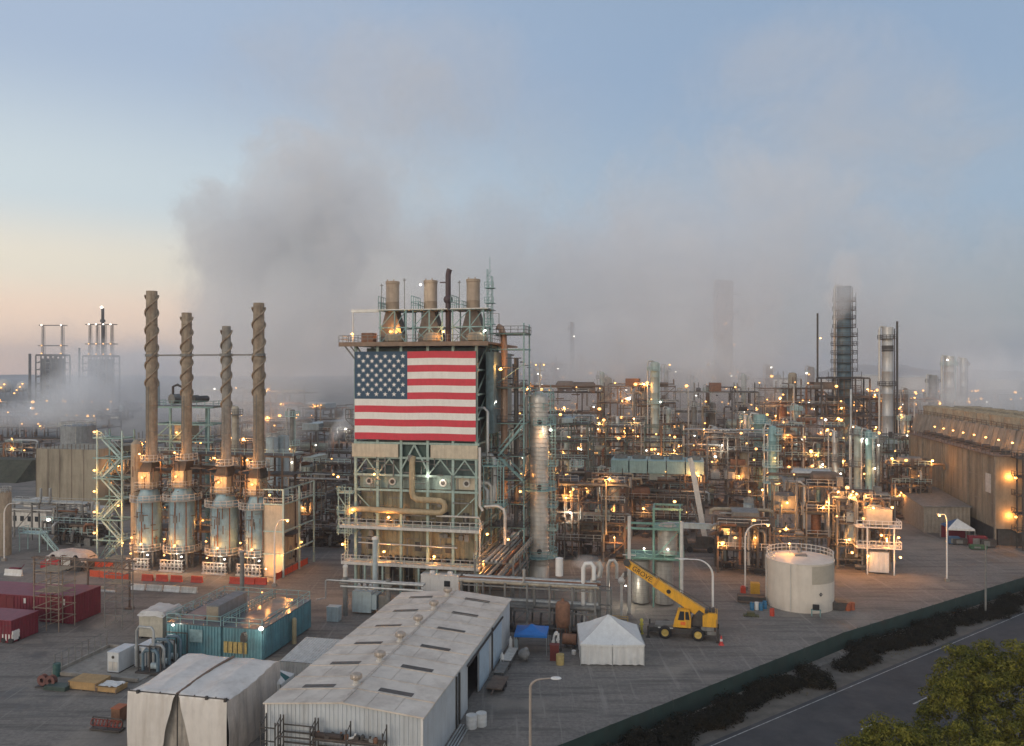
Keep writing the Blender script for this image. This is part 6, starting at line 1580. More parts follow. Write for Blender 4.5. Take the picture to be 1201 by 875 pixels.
for px, D, h, lbl in ((738, 119, 14.5, 'tall thin pale riser pipe left of the twin silver drums'), (799.5, 118.5, 13.8, 'tall thin pale riser pipe right of the twin silver drums')):
    q = MB(); q.tube([(0, 0, 0), (0, 0, h)], .26, 10); q.bar((-1.0, 0, h * .6), (1.0, 0, h * .6), .14); tag(q.build('riser_pipe', dirtywhite, None, True, loc=at(px, D), rot=-A), lbl, 'pipe')

# ---------------------------------------------------------------- twin silver drums under a green frame
VO = at(744, 124.5)
t = thing('vessel_frame', 'green steel frame and deck carrying small silver vessels behind the yellow crane', 'frame', VO)
grn = mat('sea_green_steel', (.15, .30, .25), .55, var=.25, dirt=GRIME, rust=.25)
q = MB()
for x in (-.8, 3.0, 7.0):
    for y in (-1.9, 2.5): q.bar((x, y, 0), (x, y, 15.2 if x > 0 else 12), .24)
for z in (7.4, 12, 15.1):
    for y in (-1.9, 2.5): q.bar((-1.2 if z < 13 else 3, y, z), (7.4, y, z), .3)
    for x in (3.0, 7.0): q.bar((x, -1.9, z), (x, 2.5, z), .26)
q.bar((3, -1.9, 7.4), (7, -1.9, 12), .14); q.build('frame', grn, t)
q = MB(); q.box(-1.2, 7.6, -2.2, 2.8, 7.45, 7.6); q.box(3, 7.4, -2, 2.6, 12.1, 12.2); dk = q.build('deck', grn, t)
q = MB(); q.rail([(-1.2, -2.2, 7.6), (7.6, -2.2, 7.6), (7.6, 2.8, 7.6)], 1.1, 1.4, .08); q.rail([(3, -2, 12.2), (7.4, -2, 12.2)], 1.1, 1.3, .08); q.build('railing', grn, dk)
lamp(t, (1.6, -2.2, 9.0), .16, 'w', 80); lamp(t, (5.2, -2.2, 9.0), .16, 'w', 80); lamp(t, (6.2, -2.4, 16.4), .26, 'o', 250); lamp(t, (-1.2, -2.6, 3.2), .14, 'w', 300, (.7, -.9, -.6))
hoop = mat('hooped_silver', (.40, .385, .36), .4, .4, var=.15, dirt=(.16, .14, .11), damt=.5)
def hooped(loc, r, h, z0, lbl, m_=hoop):
    q = MB(); pr = [(r * .3, z0), (r, z0 + .25)]
    k = int(h / .7)
    for j in range(k): z = z0 + .5 + j * (h - .8) / k; pr += [(r, z), (r + .05, z + .05), (r, z + .1)]
    pr += [(r, z0 + h - .3), (r * .7, z0 + h + .15), (.01, z0 + h + .35)]
    q.lathe(pr, 24); return tag(q.build('silver_drum', m_, None, True, loc=loc, rot=-A), lbl, 'drum')
hooped(along(VO, 1.0, 0), 1.4, 7.0, 0, 'hooped silver drum under the green deck, left one of the two')
hooped(along(VO, 4.6, 0), 1.4, 7.0, 0, 'hooped silver drum under the green deck, right one of the two')
hooped(along(VO, 5.1, .2, 7.6), 1.5, 4.8, 0, 'hooped silver drum standing on top of the green deck')
# second crane with its raised pale boom, behind
t = thing('mobile_crane', 'dark mobile crane with a pale raised boom under the steel portal', 'crane', at(822, 160))
q = MB(); q.box(-4.6, 4.4, -1.3, 1.3, .8, 1.7); q.box(-1.0, 2.4, -1.2, 1.2, 1.7, 3.2); q.prism_y([(-4.4, 1.7), (-2.6, 1.7), (-2.8, 3.0), (-4.3, 3.0)], -1.2, .2); q.build('chassis', darkst, t)
for x in (-3.6, -2.2, 1.8, 3.3): q = MB(); q.cyl((x, -1.4, .6), (x, -1.0, .6), .6, 14); q.build('wheel', black, t)
q = MB(); zb = zof(545, 160); q.bar((.8, 0, 2.8), (-1.8, .5, zb), 1.05); b1 = q.build('boom', mat('boom_white', (.60, .57, .53), .5, dirt=(.3, .25, .2)), t)
q = MB(); q.bar((-1.75, .5, zb), (-2.2, .5, zb + 1.2), .9); q.build('boom_head', dirtywhite, b1)
q = MB(); q.bar((-1.9, .5, zb - 8), (.4, .2, 4), .3); q.build('lift_cylinder', greyst, t)
q = MB(); q.box(1.6, 4.2, -1.2, 1.2, 1.7, 2.9); q.build('counterweight', black, t)
t = thing('steel_portal', 'grey steel portal beam on a thick post behind the yellow crane', 'portal', at(783, 150))
q = MB(); Lp = ux(at(783, 150), 856); q.box(0, Lp, -.3, .3, 6.9, 7.7); q.box(0, Lp, -.4, .4, 7.7, 7.8); q.box(0, Lp, -.4, .4, 6.8, 6.9); q.build('beam', bluegrey, t)
for u in (.4, Lp - .8): q = MB(); q.box(u - .4, u + .4, -.4, .4, 0, 6.8); q.build('post', bluegrey, t)
lamp(t, (Lp - .6, -.7, 7.4), .22, 'o', 250)

# ---------------------------------------------------------------- long cooling tower at the right edge
CT = (100.7, 165.0, 0)
t = thing('cooling_tower', 'long tan panelled cooling tower at the right edge with a lit end wall', 'cooling tower', CT)
ctm = mat('tower_panel', (.27, .225, .165), .75, var=.3, scale=.25, dirt=(.07, .055, .04), damt=.9, bump=.1, bscale=1.5)
tier = mat('tower_tier', (.30, .265, .22), .75, var=.25, scale=.3, dirt=(.10, .08, .06), damt=.8)
LT = 62; HT = 18.6
q = MB(); q.box(0, 30, 0, LT, 3.6, HT); w_ = q.build('wall', ctm, t)
q = MB(); q.box(.6, 29.4, .6, LT, .0, 3.6); q.build('basin', darkst, t)
q = MB()
for v in (.1, 16, 34, 50, LT - .1): q.box(-.3, .0, v - .35, v + .35, 0, HT)
for k in range(20): q.box(-.08, 0, 1.2 + k * 3.1, 1.3 + k * 3.1, 3.6, HT)
for z in (8.5, 13.5): q.box(-.1, 0, 0, LT, z, z + .12)
q.build('batten', mat('tower_batten', (.22, .19, .15), .75), w_)
q = MB(); q.box(-.12, 0, 2.6, 5.4, 10.6, 14.6); q.build('pale_patch', mat('pale_patch', (.52, .49, .46), .6), w_)
q = MB(); q.prism_y([(5.5, HT), (6.8, 23.6), (24, 23.6), (25, HT)], 1, LT + 20); 
for k in range(26): q.bar((5.45, 1.2 + k * 3.1, HT), (6.72, 1.2 + k * 3.1, 23.6), .16)
q.build('upper_tier', tier, t)
q = MB()
for k in range(9):
    for x in (10.5, 19): q.lathe([(3.6, 23.5), (3.3, 24.6), (3.5, 26.2), (3.3, 26.2), (3.1, 24.4), (.4, 24.3), (.01, 24.4)], 20, (x, 6 + k * 8.6, 0))
q.build('fan_stack', tan, t, True)
q = MB(); q.box(14.2, 15.4, 1, LT + 18, 23.65, 23.8); q.rail([(7, 1.2, 23.6), (7, LT + 18, 23.6)], 1.1, 3, .12); q.rail([(7, 1.2, 23.6), (23.5, 1.2, 23.6)], 1.1, 3, .12); q.build('deck_railing', brownst, t)
q = MB(); q.box(-.6, 5.4, -.4, LT, HT, HT + .25); wk = q.build('walkway', brownst, t)
q = MB(); q.rail([(29, -.3, HT + .25), (-.5, -.3, HT + .25), (-.5, LT, HT + .25)], 1.1, 2.2, .1); q.build('railing', brownst, wk)
q = MB()
for k in range(11): q = MB(); q.cyl((2.2, 3 + k * 5.4, HT + .9), (3.6, 3 + k * 5.4, HT + .9), .6, 10); q.box(1.9, 3.9, 2.4 + k * 5.4, 3.6 + k * 5.4, HT + .25, HT + .5); q.build('fan_motor', darkst, t)
for k in range(8): lamp(t, (4.6, 4 + k * 7.4, HT + 2.6), .26, 'o', 160, (-.6, -.4, 0))
for z in (6.3, 14.4): lamp(t, (3.4, -.9, z), .3, 'o', 650, (-.9, .2, .1))
t = thing('outside_stair', 'dark zigzag outside stair on the end wall of the cooling tower', 'stairs', along(CT, 3.6, -.6))
fr, fl_, rl = MB(), MB(), MB()
for x in (0, 9):
    for y in (-3.2, -.3): fr.bar((x, y, 0), (x, y, HT + 1), .26)
for k, z in enumerate((3.6, 7.3, 11, 14.8, HT)):
    fl_.box(-1.0, 2.0, -3.3, -.2, z, z + .15); fl_.box(7, 9.6, -3.3, -.2, z, z + .15); fr.bar((-1, -3.2, z), (9.6, -3.2, z), .22); fr.bar((-1, -.3, z), (9.6, -.3, z), .2)
    rl.rail([(-1, -.3, z), (-1, -3.2, z), (2, -3.2, z)], 1.1, 1.2, .09)
    if k < 4:
        z1 = (7.3, 11, 14.8, HT)[k]; a, c = ((2, z), (7, z1)) if k % 2 else ((7, z), (2, z1))
        for y in (-3.1, -1.9): fl_.bar((a[0], y, a[1]), (c[0], y, c[1]), .12, .4); rl.bar((a[0], y, a[1] + 1.1), (c[0], y, c[1] + 1.1), .09)
        for j in range(12): f = (j + .5) / 12; x = a[0] + (c[0] - a[0]) * f; fl_.box(x - .15, x + .15, -3.1, -1.9, a[1] + (c[1] - a[1]) * f, a[1] + (c[1] - a[1]) * f + .06)
fr.build('frame', darkst, t); fl_.build('flight', darkst, t); rl.build('railing', darkst, t)
t = thing('low_shed', 'low grey roofed shed against the long side of the cooling tower', 'shed', along(CT, -10.5, 12))
q = MB(); sheet(q, corrug(0, 9.6, .8, .06, 0), 0, lambda x, y: 6.0); q.add([(0, 0, 0), (0, 26, 0), (0, 26, 6), (0, 0, 6)], [(0, 1, 2, 3)]); q.add([(9.6, 0, 0), (9.6, 26, 0), (9.6, 26, 6), (9.6, 0, 6)], [(3, 2, 1, 0)]); q.build('wall', mat('shed_sheet', (.30, .265, .22), .7, dirt=(.1, .08, .06), damt=.5), t)
q = MB(); q.add([(-.3, -.4, 5.95), (9.9, -.4, 6.2), (9.9, 26, 7.0), (-.3, 26, 6.7), (-.3, -.4, 5.8), (9.9, -.4, 6.05), (9.9, 26, 6.85), (-.3, 26, 6.55)], [(0, 1, 2, 3), (0, 4, 5, 1), (3, 7, 4, 0), (1, 5, 6, 2)]); q.build('roof', greyst, t)
t = thing('pop_up_canopy', 'white and blue peaked canopy beside the low shed at the cooling tower', 'canopy', at(1112, 169))
qw, qb = MB(), MB(); ap = (2.6, 2.6, 4.6); c4 = [(0, 0, 2.9), (5.2, 0, 2.9), (5.2, 5.2, 2.9), (0, 5.2, 2.9)]
for i in range(4): (qb if i == 3 else qw).add([c4[i], c4[(i + 1) % 4], ap], [(0, 1, 2)])
qw.add([(0, 0, 2.9), (5.2, 0, 2.9), (5.2, 0, 2.5), (0, 0, 2.5)], [(3, 2, 1, 0)])
qw.build('roof_cloth', whitest, t); qb.build('roof_stripe', mat('navy_cloth', (.03, .10, .22), .7), t)
for x, y, z in c4: q = MB(); q.bar((x, y, 0), (x, y, z), .1); q.build('leg', galv, t)
q = MB(); q.box(.2, 5, 5.1, 5.2, 0, 2.6); q.build('back_cloth', crimson, t)
for i, (px, D, m_, w, h, lbl) in enumerate(((1118, 167, mat('dusk_blue', (.05, .11, .2), .6), 2.2, 1.5, 'blue equipment box under the peaked canopy'), (1126, 166.5, darkst, 3, 1.2, 'dark equipment box right of the blue box under the canopy'), (1146, 165, crimson, 3.4, 2.0, 'crimson cabinet in the shade of the cooling tower'), (1147, 162, mat('moss_green', (.05, .12, .06), .7), 3.0, .8, 'low green equipment box before the cooling tower'), (1158, 164, darkst, 2.8, 1.6, 'dark cabinet at the foot of the cooling tower'))):
    t = thing('equipment_box', lbl, 'equipment', at(px, D))
    q = MB(); q.box(-w / 2, w / 2, -.7, .7, .15, h); q.box(-w / 2 - .05, w / 2 + .05, -.75, .75, h, h + .07); q.build('body', m_, t)
    q = MB()
    for x in (-w / 2 + .1, w / 2 - .3): q.box(x, x + .2, -.6, .6, 0, .15)
    q.build('skid', darkst, t)
    q = MB(); q.box(-w * .3, w * .1, -.74, -.7, .3, h * .85); q.build('door', greyst, t)
# ================================================================== PROCESS UNITS
FRM = {'brown': brownst, 'dark': darkst, 'teal': teal, 'green': mat('grey_green_steel', (.16, .22, .2), .6, .1, var=.3, dirt=GRIME, rust=.25), 'grey': greyst, 'pale': dirtywhite, 'tan': mat('tan_frame_steel', (.30, .235, .165), .65, var=.3, dirt=(.06, .05, .04), rust=.4)}
palegreen = mat('pale_green_column', (.40, .46, .42), .5, .15, var=.15, dirt=(.15, .15, .12), damt=.45)
tealcol = mat('teal_column', (.24, .40, .40), .5, .1, var=.15, dirt=(.1, .12, .1), damt=.45, rust=.15)
PIPEM = [insul, tan, galv, rustst, brownst, greyst, greyst, brownst, darkst]
VESM = [insul, bluegrey, tan, greyst, greyst, palegreen, rustst, brownst]
def unit(lbl, px0, px1, D, h, wd, fr, seed, npipe=10, nves=4, nlamp=5, npow=2, pw=260, lr=None, kinds='oooooooooow', name='process_unit', rails=True, lvls=None):
    r_ = random.Random(seed)
    o = at(px0, D); t = thing(name, lbl, 'process unit', o)
    Lx = ux(o, px1); lr = lr or max(.2, .0012 * D)  # lamp globes grow with distance: lens bloom put into their size
    near = D < 260
    bay = 5.0 if near else 8.0
    nb = max(1, round(Lx / bay)); xs = [Lx * i / nb for i in range(nb + 1)]
    nl = lvls or max(2, round(h / (4.2 if near else 6.5))); zs = [h * (i + 1) / nl for i in range(nl)]
    ys = (0, wd) if not near else (0, wd / 2, wd)
    cw = .3 if near else .42
    q = MB(); top = {}
    for x in xs:
        for y in ys:
            hh = h * r_.choice([1, 1, .78, 1.12]); top[(x, y)] = hh; q.bar((x, y, 0), (x, y, hh), cw)
    for z in zs:
        for y in ys:
            for i in range(nb):
                if r_.random() < .88: q.bar((xs[i], y, z), (xs[i + 1], y, z), cw * .85)
        for x in xs: q.bar((x, 0, z), (x, wd, z), cw * .8)
    for k in range(nb):
        for j in range(nl):
            if r_.random() < .4:
                z0 = zs[j - 1] if j else 0; a, b_ = (xs[k], xs[k + 1]) if r_.random() < .5 else (xs[k + 1], xs[k]); q.bar((a, 0, z0), (b_, 0, zs[j]), cw * .5)
    q.build('frame', FRM[fr], t)
    q = MB(); rq = MB()
    for z in zs:
        for i in range(nb):
            if r_.random() < .62:
                y1 = wd if r_.random() < .6 else wd / 2
                q.box(xs[i], xs[i + 1], -.5, y1, z + cw * .45, z + cw * .45 + .1)
                if rails: rq.rail([(xs[i], -.5, z + .2), (xs[i + 1], -.5, z + .2)], 1.15, 1.7 if near else 4, .09 if near else .14)
    if q.v: q.build('grating', darkst, t)
    if rq.v: rq.build('railing', r_.choice([galv, paleteal, dirtywhite, galv]), t)
    for k in range(npipe):
        rr = r_.uniform(.12, .34) * (1 if near else 1.5); y = r_.uniform(-.4, wd); z = r_.choice(zs) + r_.uniform(.3, 1.6) - r_.choice([0, 0, 2.0])
        m_ = r_.choice(PIPEM); typ = r_.random(); q = MB()
        if typ < .45:
            x0, x1 = sorted((r_.uniform(-1, Lx), r_.uniform(0, Lx + 1.5)))
            if x1 - x0 < Lx * .35: x0, x1 = -1, Lx + 1
            dz = r_.uniform(-.6, .6) * min(6, h * .3); q.tube([(x0, y, max(.5, z + dz)), (x0, y, z + rr), (x0 + rr * 2, y, z + rr * 2), (x1 - rr * 2, y, z + rr * 2), (x1, y, z + rr), (x1, y, max(.4, z - dz))], rr, 7)
        elif typ < .8:
            x = r_.uniform(0, Lx); y = r_.uniform(-.7, .3); z1 = min(h * 1.05, z + r_.uniform(.25, .6) * h); dx = r_.choice([-1, 1]) * r_.uniform(1, 4)
            q.tube([(x, y, max(0, z - h * .5)), (x, y, z1 - 2 * rr), (x + dx * .2, y, z1), (x + dx, y, z1), (x + dx * 1.05, y + .4, z1 - 1.2)], rr, 7)
        else:
            x = r_.uniform(0, Lx); q.tube([(x, -1.2, z - 1.5), (x, -1.2, z), (x, -.6, z + .5), (x, wd + 1, z + .5)], rr, 7)
        q.build('pipe', m_, t, True)
    for k in range(nves):
        m_ = r_.choice(VESM); q = MB(); typ = r_.random(); rr = r_.uniform(.7, 1.4) * (1 if near else 1.6)
        if typ < .4:
            x = r_.uniform(rr, Lx - rr); y = r_.uniform(.5, wd); z = r_.choice([0] + zs[:-1]); hh = r_.uniform(.25, .45) * h
            pr = [(rr * .3, z), (rr, z + .4)]
            for j in range(1, 4): pr += [(rr, z + hh * j / 4 - .05), (rr + .07, z + hh * j / 4), (rr, z + hh * j / 4 + .05)]
            pr += [(rr, z + hh), (rr * .7, z + hh + rr * .4), (.02, z + hh + rr * .5)]
            q.lathe(pr, 14, (x, y, 0)); q.build('upright_vessel', m_, t, True)
        elif typ < .75:
            z = r_.choice(zs) - r_.choice([0, h / nl]) + rr + .3; L = r_.uniform(3, 7) * (1 if near else 1.6); x = r_.uniform(0, max(.1, Lx - L)); y = r_.uniform(.3, wd - .3)
            q.tube([(x - .02, y, z), (x, y, z), (x, y, z), (x + L, y, z), (x + L + .02, y, z)], rr * .8, 12); q.tube([(x - rr * .35, y, z), (x, y, z)], rr * .4, 12, rr * .8); q.tube([(x + L, y, z), (x + L + rr * .35, y, z)], rr * .8, 12, rr * .4)
            q.bar((x + L * .2, y, z - rr), (x + L * .2, y, z - rr * .6), rr); q.bar((x + L * .8, y, z - rr), (x + L * .8, y, z - rr * .6), rr); q.build('drum', m_, t, True)
        else:
            z = r_.choice(zs) + .3; x = r_.uniform(0, Lx * .7); w = r_.uniform(2, 4.5) * (1 if near else 1.6); hh = r_.uniform(1, 2.4) * (1 if near else 1.5)
            q.box(x, x + w, .2, wd * .7, z, z + hh); q.box(x - .1, x + w + .1, .1, wd * .7 + .1, z + hh, z + hh + .12)
            for j in range(4): q.bar((x + w * j / 3, .12, z), (x + w * j / 3, .12, z + hh), .16)
            q.build('cooler_box', m_, t)
    q = MB(); sc = 1.0 if near else 1.7
    for k in range(110 if near else 70):
        x, y, z = r_.uniform(-.5, Lx), r_.uniform(-1.2, wd), h * r_.random() ** 1.4; ax = r_.choice((0, 0, 1, 2, 2)); L = r_.uniform(1, 6) * sc; d = [0, 0, 0]; d[ax] = L
        if ax == 2: L = d[2] = min(L, h * 1.15 - z)
        if L > .2: q.bar((x, y, z), (min(Lx + 1, x + d[0]), y + d[1], z + d[2]), r_.uniform(.08, .26) * sc)
    for k in range(26 if near else 14):
        x, y = r_.uniform(0, Lx), r_.uniform(-1.5, wd); w = r_.uniform(.4, 1.4) * sc; z = 0 if k % 2 else r_.choice(zs) + .2
        if k % 3: q.box(x, x + w, y, y + w * .8, z, z + r_.uniform(.6, 1.9) * sc)
        else: q.cyl((x, y, z + .6), (x + w * 1.6, y, z + .6), .45 * sc, 8)
    q.build('small_pipework', r_.choice([brownst, darkst, greyst, brownst]), t)['kind'] = 'stuff'
    bq = MB()
    for k in range(nlamp):
        z = r_.choice(zs) + r_.uniform(.8, 2.6); x = r_.uniform(-.3, Lx + .3)
        bq.bar((x, 0, z - 3), (x, 0, z + .35), .11 * sc); bq.bar((x, 0, z + .35), (x, -.85, z + .3), .09 * sc)
        lamp(t, (x, -.8, z), lr * (r_.uniform(1.3, 1.9) if r_.random() < .25 else r_.uniform(.6, 1.1)), r_.choice(kinds), (pw * 1.5 if k < npow else 0), (r_.uniform(-.4, .4), -.4, -.3))
    if bq.v: bq.build('lamp_bracket', greyst, t)['kind'] = 'stuff'
    return t, Lx
# front row
unit('rust brown process unit with bright yellow lamps right of the silver column', 652, 733, 153, 15, 9, 'brown', 11, 16, 6, 7, 5, 420)
t, Lx = unit('long dark process unit carrying a row of teal fan coolers on its roof', 716, 826, 176, 12.2, 9, 'dark', 12, 20, 5, 7, 4, 320)
q = MB()
for k in range(5): x0 = Lx * (.0 + k * .2); q.box(x0 + .15, x0 + Lx * .2 - .1, -.5, 8.5, 14.0, 16.6); q.box(x0 + .1, x0 + Lx * .2 - .05, -.6, 8.6, 16.6, 16.75)
fcl = mat('fan_cooler_teal', (.30, .44, .42), .55, var=.15, dirt=(.1, .12, .1), damt=.45)
fc = q.build('fan_cooler', fcl, t)
q = MB()
for k in range(5): q.lathe([(1.5, 16.7), (1.5, 17.5), (1.35, 17.5), (1.35, 16.9), (.01, 16.9)], 16, (Lx * (.1 + k * .2), 4, 0))
q.build('fan_ring', greyst, fc)
q = MB()
for k in range(6):
    for y in (0, 8): q = MB(); q.bar((Lx * k / 5, y, 12), (Lx * k / 5, y, 14.1), .3); q.build('leg', brownst, fc)
unit('low tangle of pipes and exchangers left of the cream tank', 842, 903, 143, 8.5, 8, 'brown', 13, 18, 6, 4, 3, 300)
unit('tall rusty open frame structure behind the cream tank', 908, 984, 152, 14.5, 8, 'tan', 14, 14, 4, 6, 4, 380)
t, Lx = unit('brightly lit process unit with pale railings right of the cream tank', 982, 1043, 146, 12.5, 8, 'tan', 15, 18, 5, 12, 8, 260)
q = MB(); q.box(Lx * .55, Lx * .92, -2.8, -1.2, .3, 3.9)
for k in range(4): q.box(Lx * .56 + k * Lx * .09, Lx * .62 + k * Lx * .09, -2.86, -2.8, .5, 3.7)
q.build('white_cabinet', whitest, t)
q = MB(); q.box(Lx * .5, Lx * .98, -2.8, 0, 8.8, 11.6); q.build('pale_cabin', mat('pale_cabin', (.50, .44, .36), .6), t)
q = MB()
for z in (4.6, 8.3): q.box(Lx * .3, Lx + 1.2, -3.4, 0, z, z + .15); q.rail([(Lx * .3, -3.4, z + .1), (Lx + 1.2, -3.4, z + .1), (Lx + 1.2, 0, z + .1)], 1.2, 1.1, .1)
for x in (Lx * .5, Lx): q.bar((x, -3.3, 0), (x, -3.3, 8.4), .22)
q.build('side_platform', whitest, t)
for x, z in ((Lx * .75, 7.2), (Lx + .6, 6.9), (Lx * .2, 3.9), (Lx * .5, 3.4), (Lx + .9, 3.4), (Lx * .95, 12.2), (Lx * .6, 12.0)): lamp(t, (x, -3.8, z), .25, 'o', 230, (0, -.4, -.2))
unit('frame structure with lit platform before the cooling tower shed', 1046, 1092, 196, 13, 9, 'brown', 16, 12, 3, 6, 3, 420)
# middle rows
MID = [
 ('dense brown process unit between the silver column and the flag building, farther back', 598, 690, 205, 23, 12, 'green'),
 ('dark process unit with crowded piping behind the teal fan coolers', 688, 802, 222, 21, 12, 'green'),
 ('grey framed process unit behind the pale crane boom', 806, 902, 212, 19, 12, 'grey'),
 ('brown process unit behind the tall rusty frame', 898, 990, 222, 21, 12, 'brown'),
 ('tan framed process unit left of the chimney foot', 988, 1090, 230, 17, 12, 'green'),
 ('hazy dark process unit right of the flag building', 596, 704, 288, 29, 16, 'dark'),
 ('hazy process unit in the steam below the ghostly tower, left part', 702, 792, 296, 31, 16, 'brown'),
 ('hazy process unit in the steam below the ghostly tower, right part', 790, 890, 290, 29, 16, 'grey'),
 ('brown process unit around the foot of the dark blue tower', 890, 990, 302, 30, 16, 'brown'),
 ('tan process unit between the dark blue tower and the chimney', 990, 1100, 312, 25, 16, 'tan'),
]
for i, (lb, a, b_, D, h, wd, fr) in enumerate(MID): unit(lb, a, b_, D, h, wd, fr, 40 + i, 15 if D < 260 else 11, 6, 15, 4, 500 if D < 260 else 900)
FAR = [
 ('far lit process block in the haze right of the flag building', 606, 722, 405, 39, 22, 'dark'),
 ('far lit process block in the haze beyond the fan coolers', 722, 832, 415, 38, 22, 'brown'),
 ('far lit process block left of the dark blue tower', 836, 940, 400, 33, 22, 'grey'),
 ('far lit process block behind the chimney', 940, 1062, 410, 24, 22, 'brown'),
 ('far lit process block above the low shed', 1058, 1130, 420, 18, 22, 'tan'),
 ('distant process skyline in the haze, directly right of the silver column', 600, 742, 560, 40, 30, 'dark'),
 ('distant process skyline in the haze behind the ghostly tower', 742, 882, 570, 36, 30, 'dark'),
 ('distant process skyline between the white tanks and the dark blue tower', 884, 1022, 560, 22, 30, 'brown'),
 ('distant process skyline right of the chimney', 1020, 1190, 580, 20, 30, 'grey'),
 ('farthest process skyline behind the ghostly tower', 640, 830, 800, 36, 40, 'dark'),
 ('farthest process skyline below the right hand hill', 1000, 1200, 820, 16, 40, 'dark'),
]
for i, (lb, a, b_, D, h, wd, fr) in enumerate(FAR): unit(lb, a, b_, D, h, wd, fr, 80 + i, 8, 5, 24, 3, 2200, kinds='oooooooooow', rails=False)
LEFT = [
 ('dark low process unit along the brown road left of the flag building', 340, 404, 183, 11, 12, 'dark', 16, 5, 2, 1, 260),
 ('dark pipe crowded process unit left of the flag building, second row', 326, 412, 222, 11, 14, 'dark', 16, 6, 2, 1, 260),
 ('hazy low process unit below the slanting steam jet', 322, 424, 290, 15, 18, 'grey', 10, 4, 4, 1, 500),
 ('process unit with lamps directly behind the four furnaces', 232, 338, 262, 20, 16, 'brown', 12, 6, 9, 4, 700),
 ('far lamp dotted process block behind the rightmost furnace stack', 236, 350, 400, 26, 20, 'dark', 8, 4, 16, 3, 1800),
 ('process unit half hidden behind the left furnaces', 128, 236, 215, 17, 12, 'grey', 10, 5, 5, 2, 420),
 ('far process block left of the steam jet', 352, 424, 420, 17, 20, 'dark', 8, 4, 6, 2, 1500),
 ('low pipe rows with few lamps beyond the earth bank', -30, 46, 330, 7, 14, 'grey', 10, 2, 5, 2, 420),
 ('low process rows beyond the tan concrete block, far left', -20, 112, 440, 12, 20, 'dark', 8, 5, 9, 3, 900),
 ('distant low plant rows at the far left under the white spheres', -40, 150, 640, 12, 26, 'dark', 6, 6, 14, 2, 1500),
]
for i, (lb, a, b_, D, h, wd, fr, n1, n2, n3, n4, pw) in enumerate(LEFT): unit(lb, a, b_, D, h, wd, fr, 130 + i, n1, n2, n3, n4, pw)

# ---------------------------------------------------------------- columns, chimneys and tanks
def column(lbl, px, D, ytop, wpx, m_, seed, plats=3, top='dome', z0=0, lamps=2, nm='process_column', ladder=True, taper=1.0, pm=None, bands=True):
    r_ = random.Random(seed); t = thing(nm, lbl, 'column', at(px, D)); r = wpx * D / F / 2; zt = zof(ytop, D)
    pr = [(r * 1.1, 0), (r * 1.1, 1.5), (r, 1.8)]
    if bands:
        for k in range(1, 7): z = zt * k / 7; rr = r + (r * taper - r) * k / 7; pr += [(rr, z - .1), (rr * 1.03 + .02, z), (rr, z + .1)]
    rt = r * taper
    pr += [(rt, zt - rt * .6), (rt * .75, zt - rt * .15), (.02, zt)] if top == 'dome' else [(rt, zt), (rt * .8, zt), (rt * .8, zt - 3)]
    q = MB(); q.lathe(pr, 22); q.build('shell', m_, t, True)
    pm = pm or r_.choice([paleteal, galv, greyst])
    for k in range(plats):
        z = zt * (.35 + .6 * (k + 1) / plats) - rt * .7; a0 = r_.uniform(0, 6); q = MB(); ro = max(1.2, r * .7)
        q.lathe([(r, z - .2), (r + ro, z - .2), (r + ro, z), (r, z)], 16, (0, 0, 0), a0, a0 + 4.6); p = q.build('platform', pm, t)
        q = MB(); q.ringrail((0, 0), r + ro, z, 1.2, 12, a0, a0 + 4.6, .1 if D < 250 else .16); q.build('railing', pm, p)
    if ladder:
        q = MB(); w = .08 if D < 250 else .14
        for e in (-.35, .35): q.bar((r * .9 + .3, -r * .6 + e, 2), (r * .9 + .3, -r * .6 + e, zt - .5), w)
        k = int(zt / 1.2)
        for j in range(2, k): q.bar((r * .9 + .3, -r * .6 - .35, j * 1.2), (r * .9 + .3, -r * .6 + .35, j * 1.2), w)
        q.build('ladder', pm, t)
        q = MB(); q.tube([(-r * .2, -r * .3, zt), (-r - .6, -r * .3, zt + .3), (-r - .9, -r * .3, zt - .8), (-r - .9, -r * .3, 2)], max(.18, r * .2), 8); q.build('overhead_pipe', insul, t, True)
    for k in range(lamps): lamp(t, (r_.uniform(-1, 1) * (r + .8), -r - .8, zt * r_.uniform(.3, 1.0)), max(.2, .0012 * D), r_.choice('oow'), 220 if D < 260 else 0)  # far globes enlarged, their bloom put into the size
    return t, r, zt
column('stout teal column with flat top left of the thin teal column', 891, 226, 486, 14.5, tealcol, 1, 1, 'flat', lamps=1)
column('thin teal column with small platforms right behind the cream tank lamp', 906, 178, 499, 9.5, tealcol, 2, 4, lamps=2)
column('pale green column rising out of the haze beyond the fan coolers', 768, 292, 424, 10.5, palegreen, 3, 2, lamps=1)
column('yellow topped teal column of a pair near the brightly lit unit, right one', 1019, 178, 504, 7.5, tealcol, 4, 1, lamps=2)
column('pale grey column of a pair near the brightly lit unit, left one', 1006, 180, 500, 8.5, palegreen, 5, 2, lamps=1)
column('slim grey pole column left of the pair by the lit unit', 998, 196, 456, 2.4, galv, 6, 0, ladder=False, lamps=0)
t, r, zt = column('silver chimney with an outer ladder right of the dark blue tower', 1041, 262, 384, 12.5, mat('chimney_silver', (.50, .50, .49), .45, .35, var=.1, dirt=(.2, .19, .17), damt=.4), 7, 2, 'flat', lamps=0, nm='chimney', pm=darkst)
q = MB(); q.tube([(r + 1.3, .5, 6), (r + 1.3, .5, zt + 2)], .35, 8); q.build('side_pipe', darkst, t)
q = MB(); q.lathe([(r + .05, zt - 8), (r + .05, zt - 6)], 22); q.build('dark_band', darkst, t)
q = MB(); q.box(-8, 8, -5, 5, 13, 14.4)
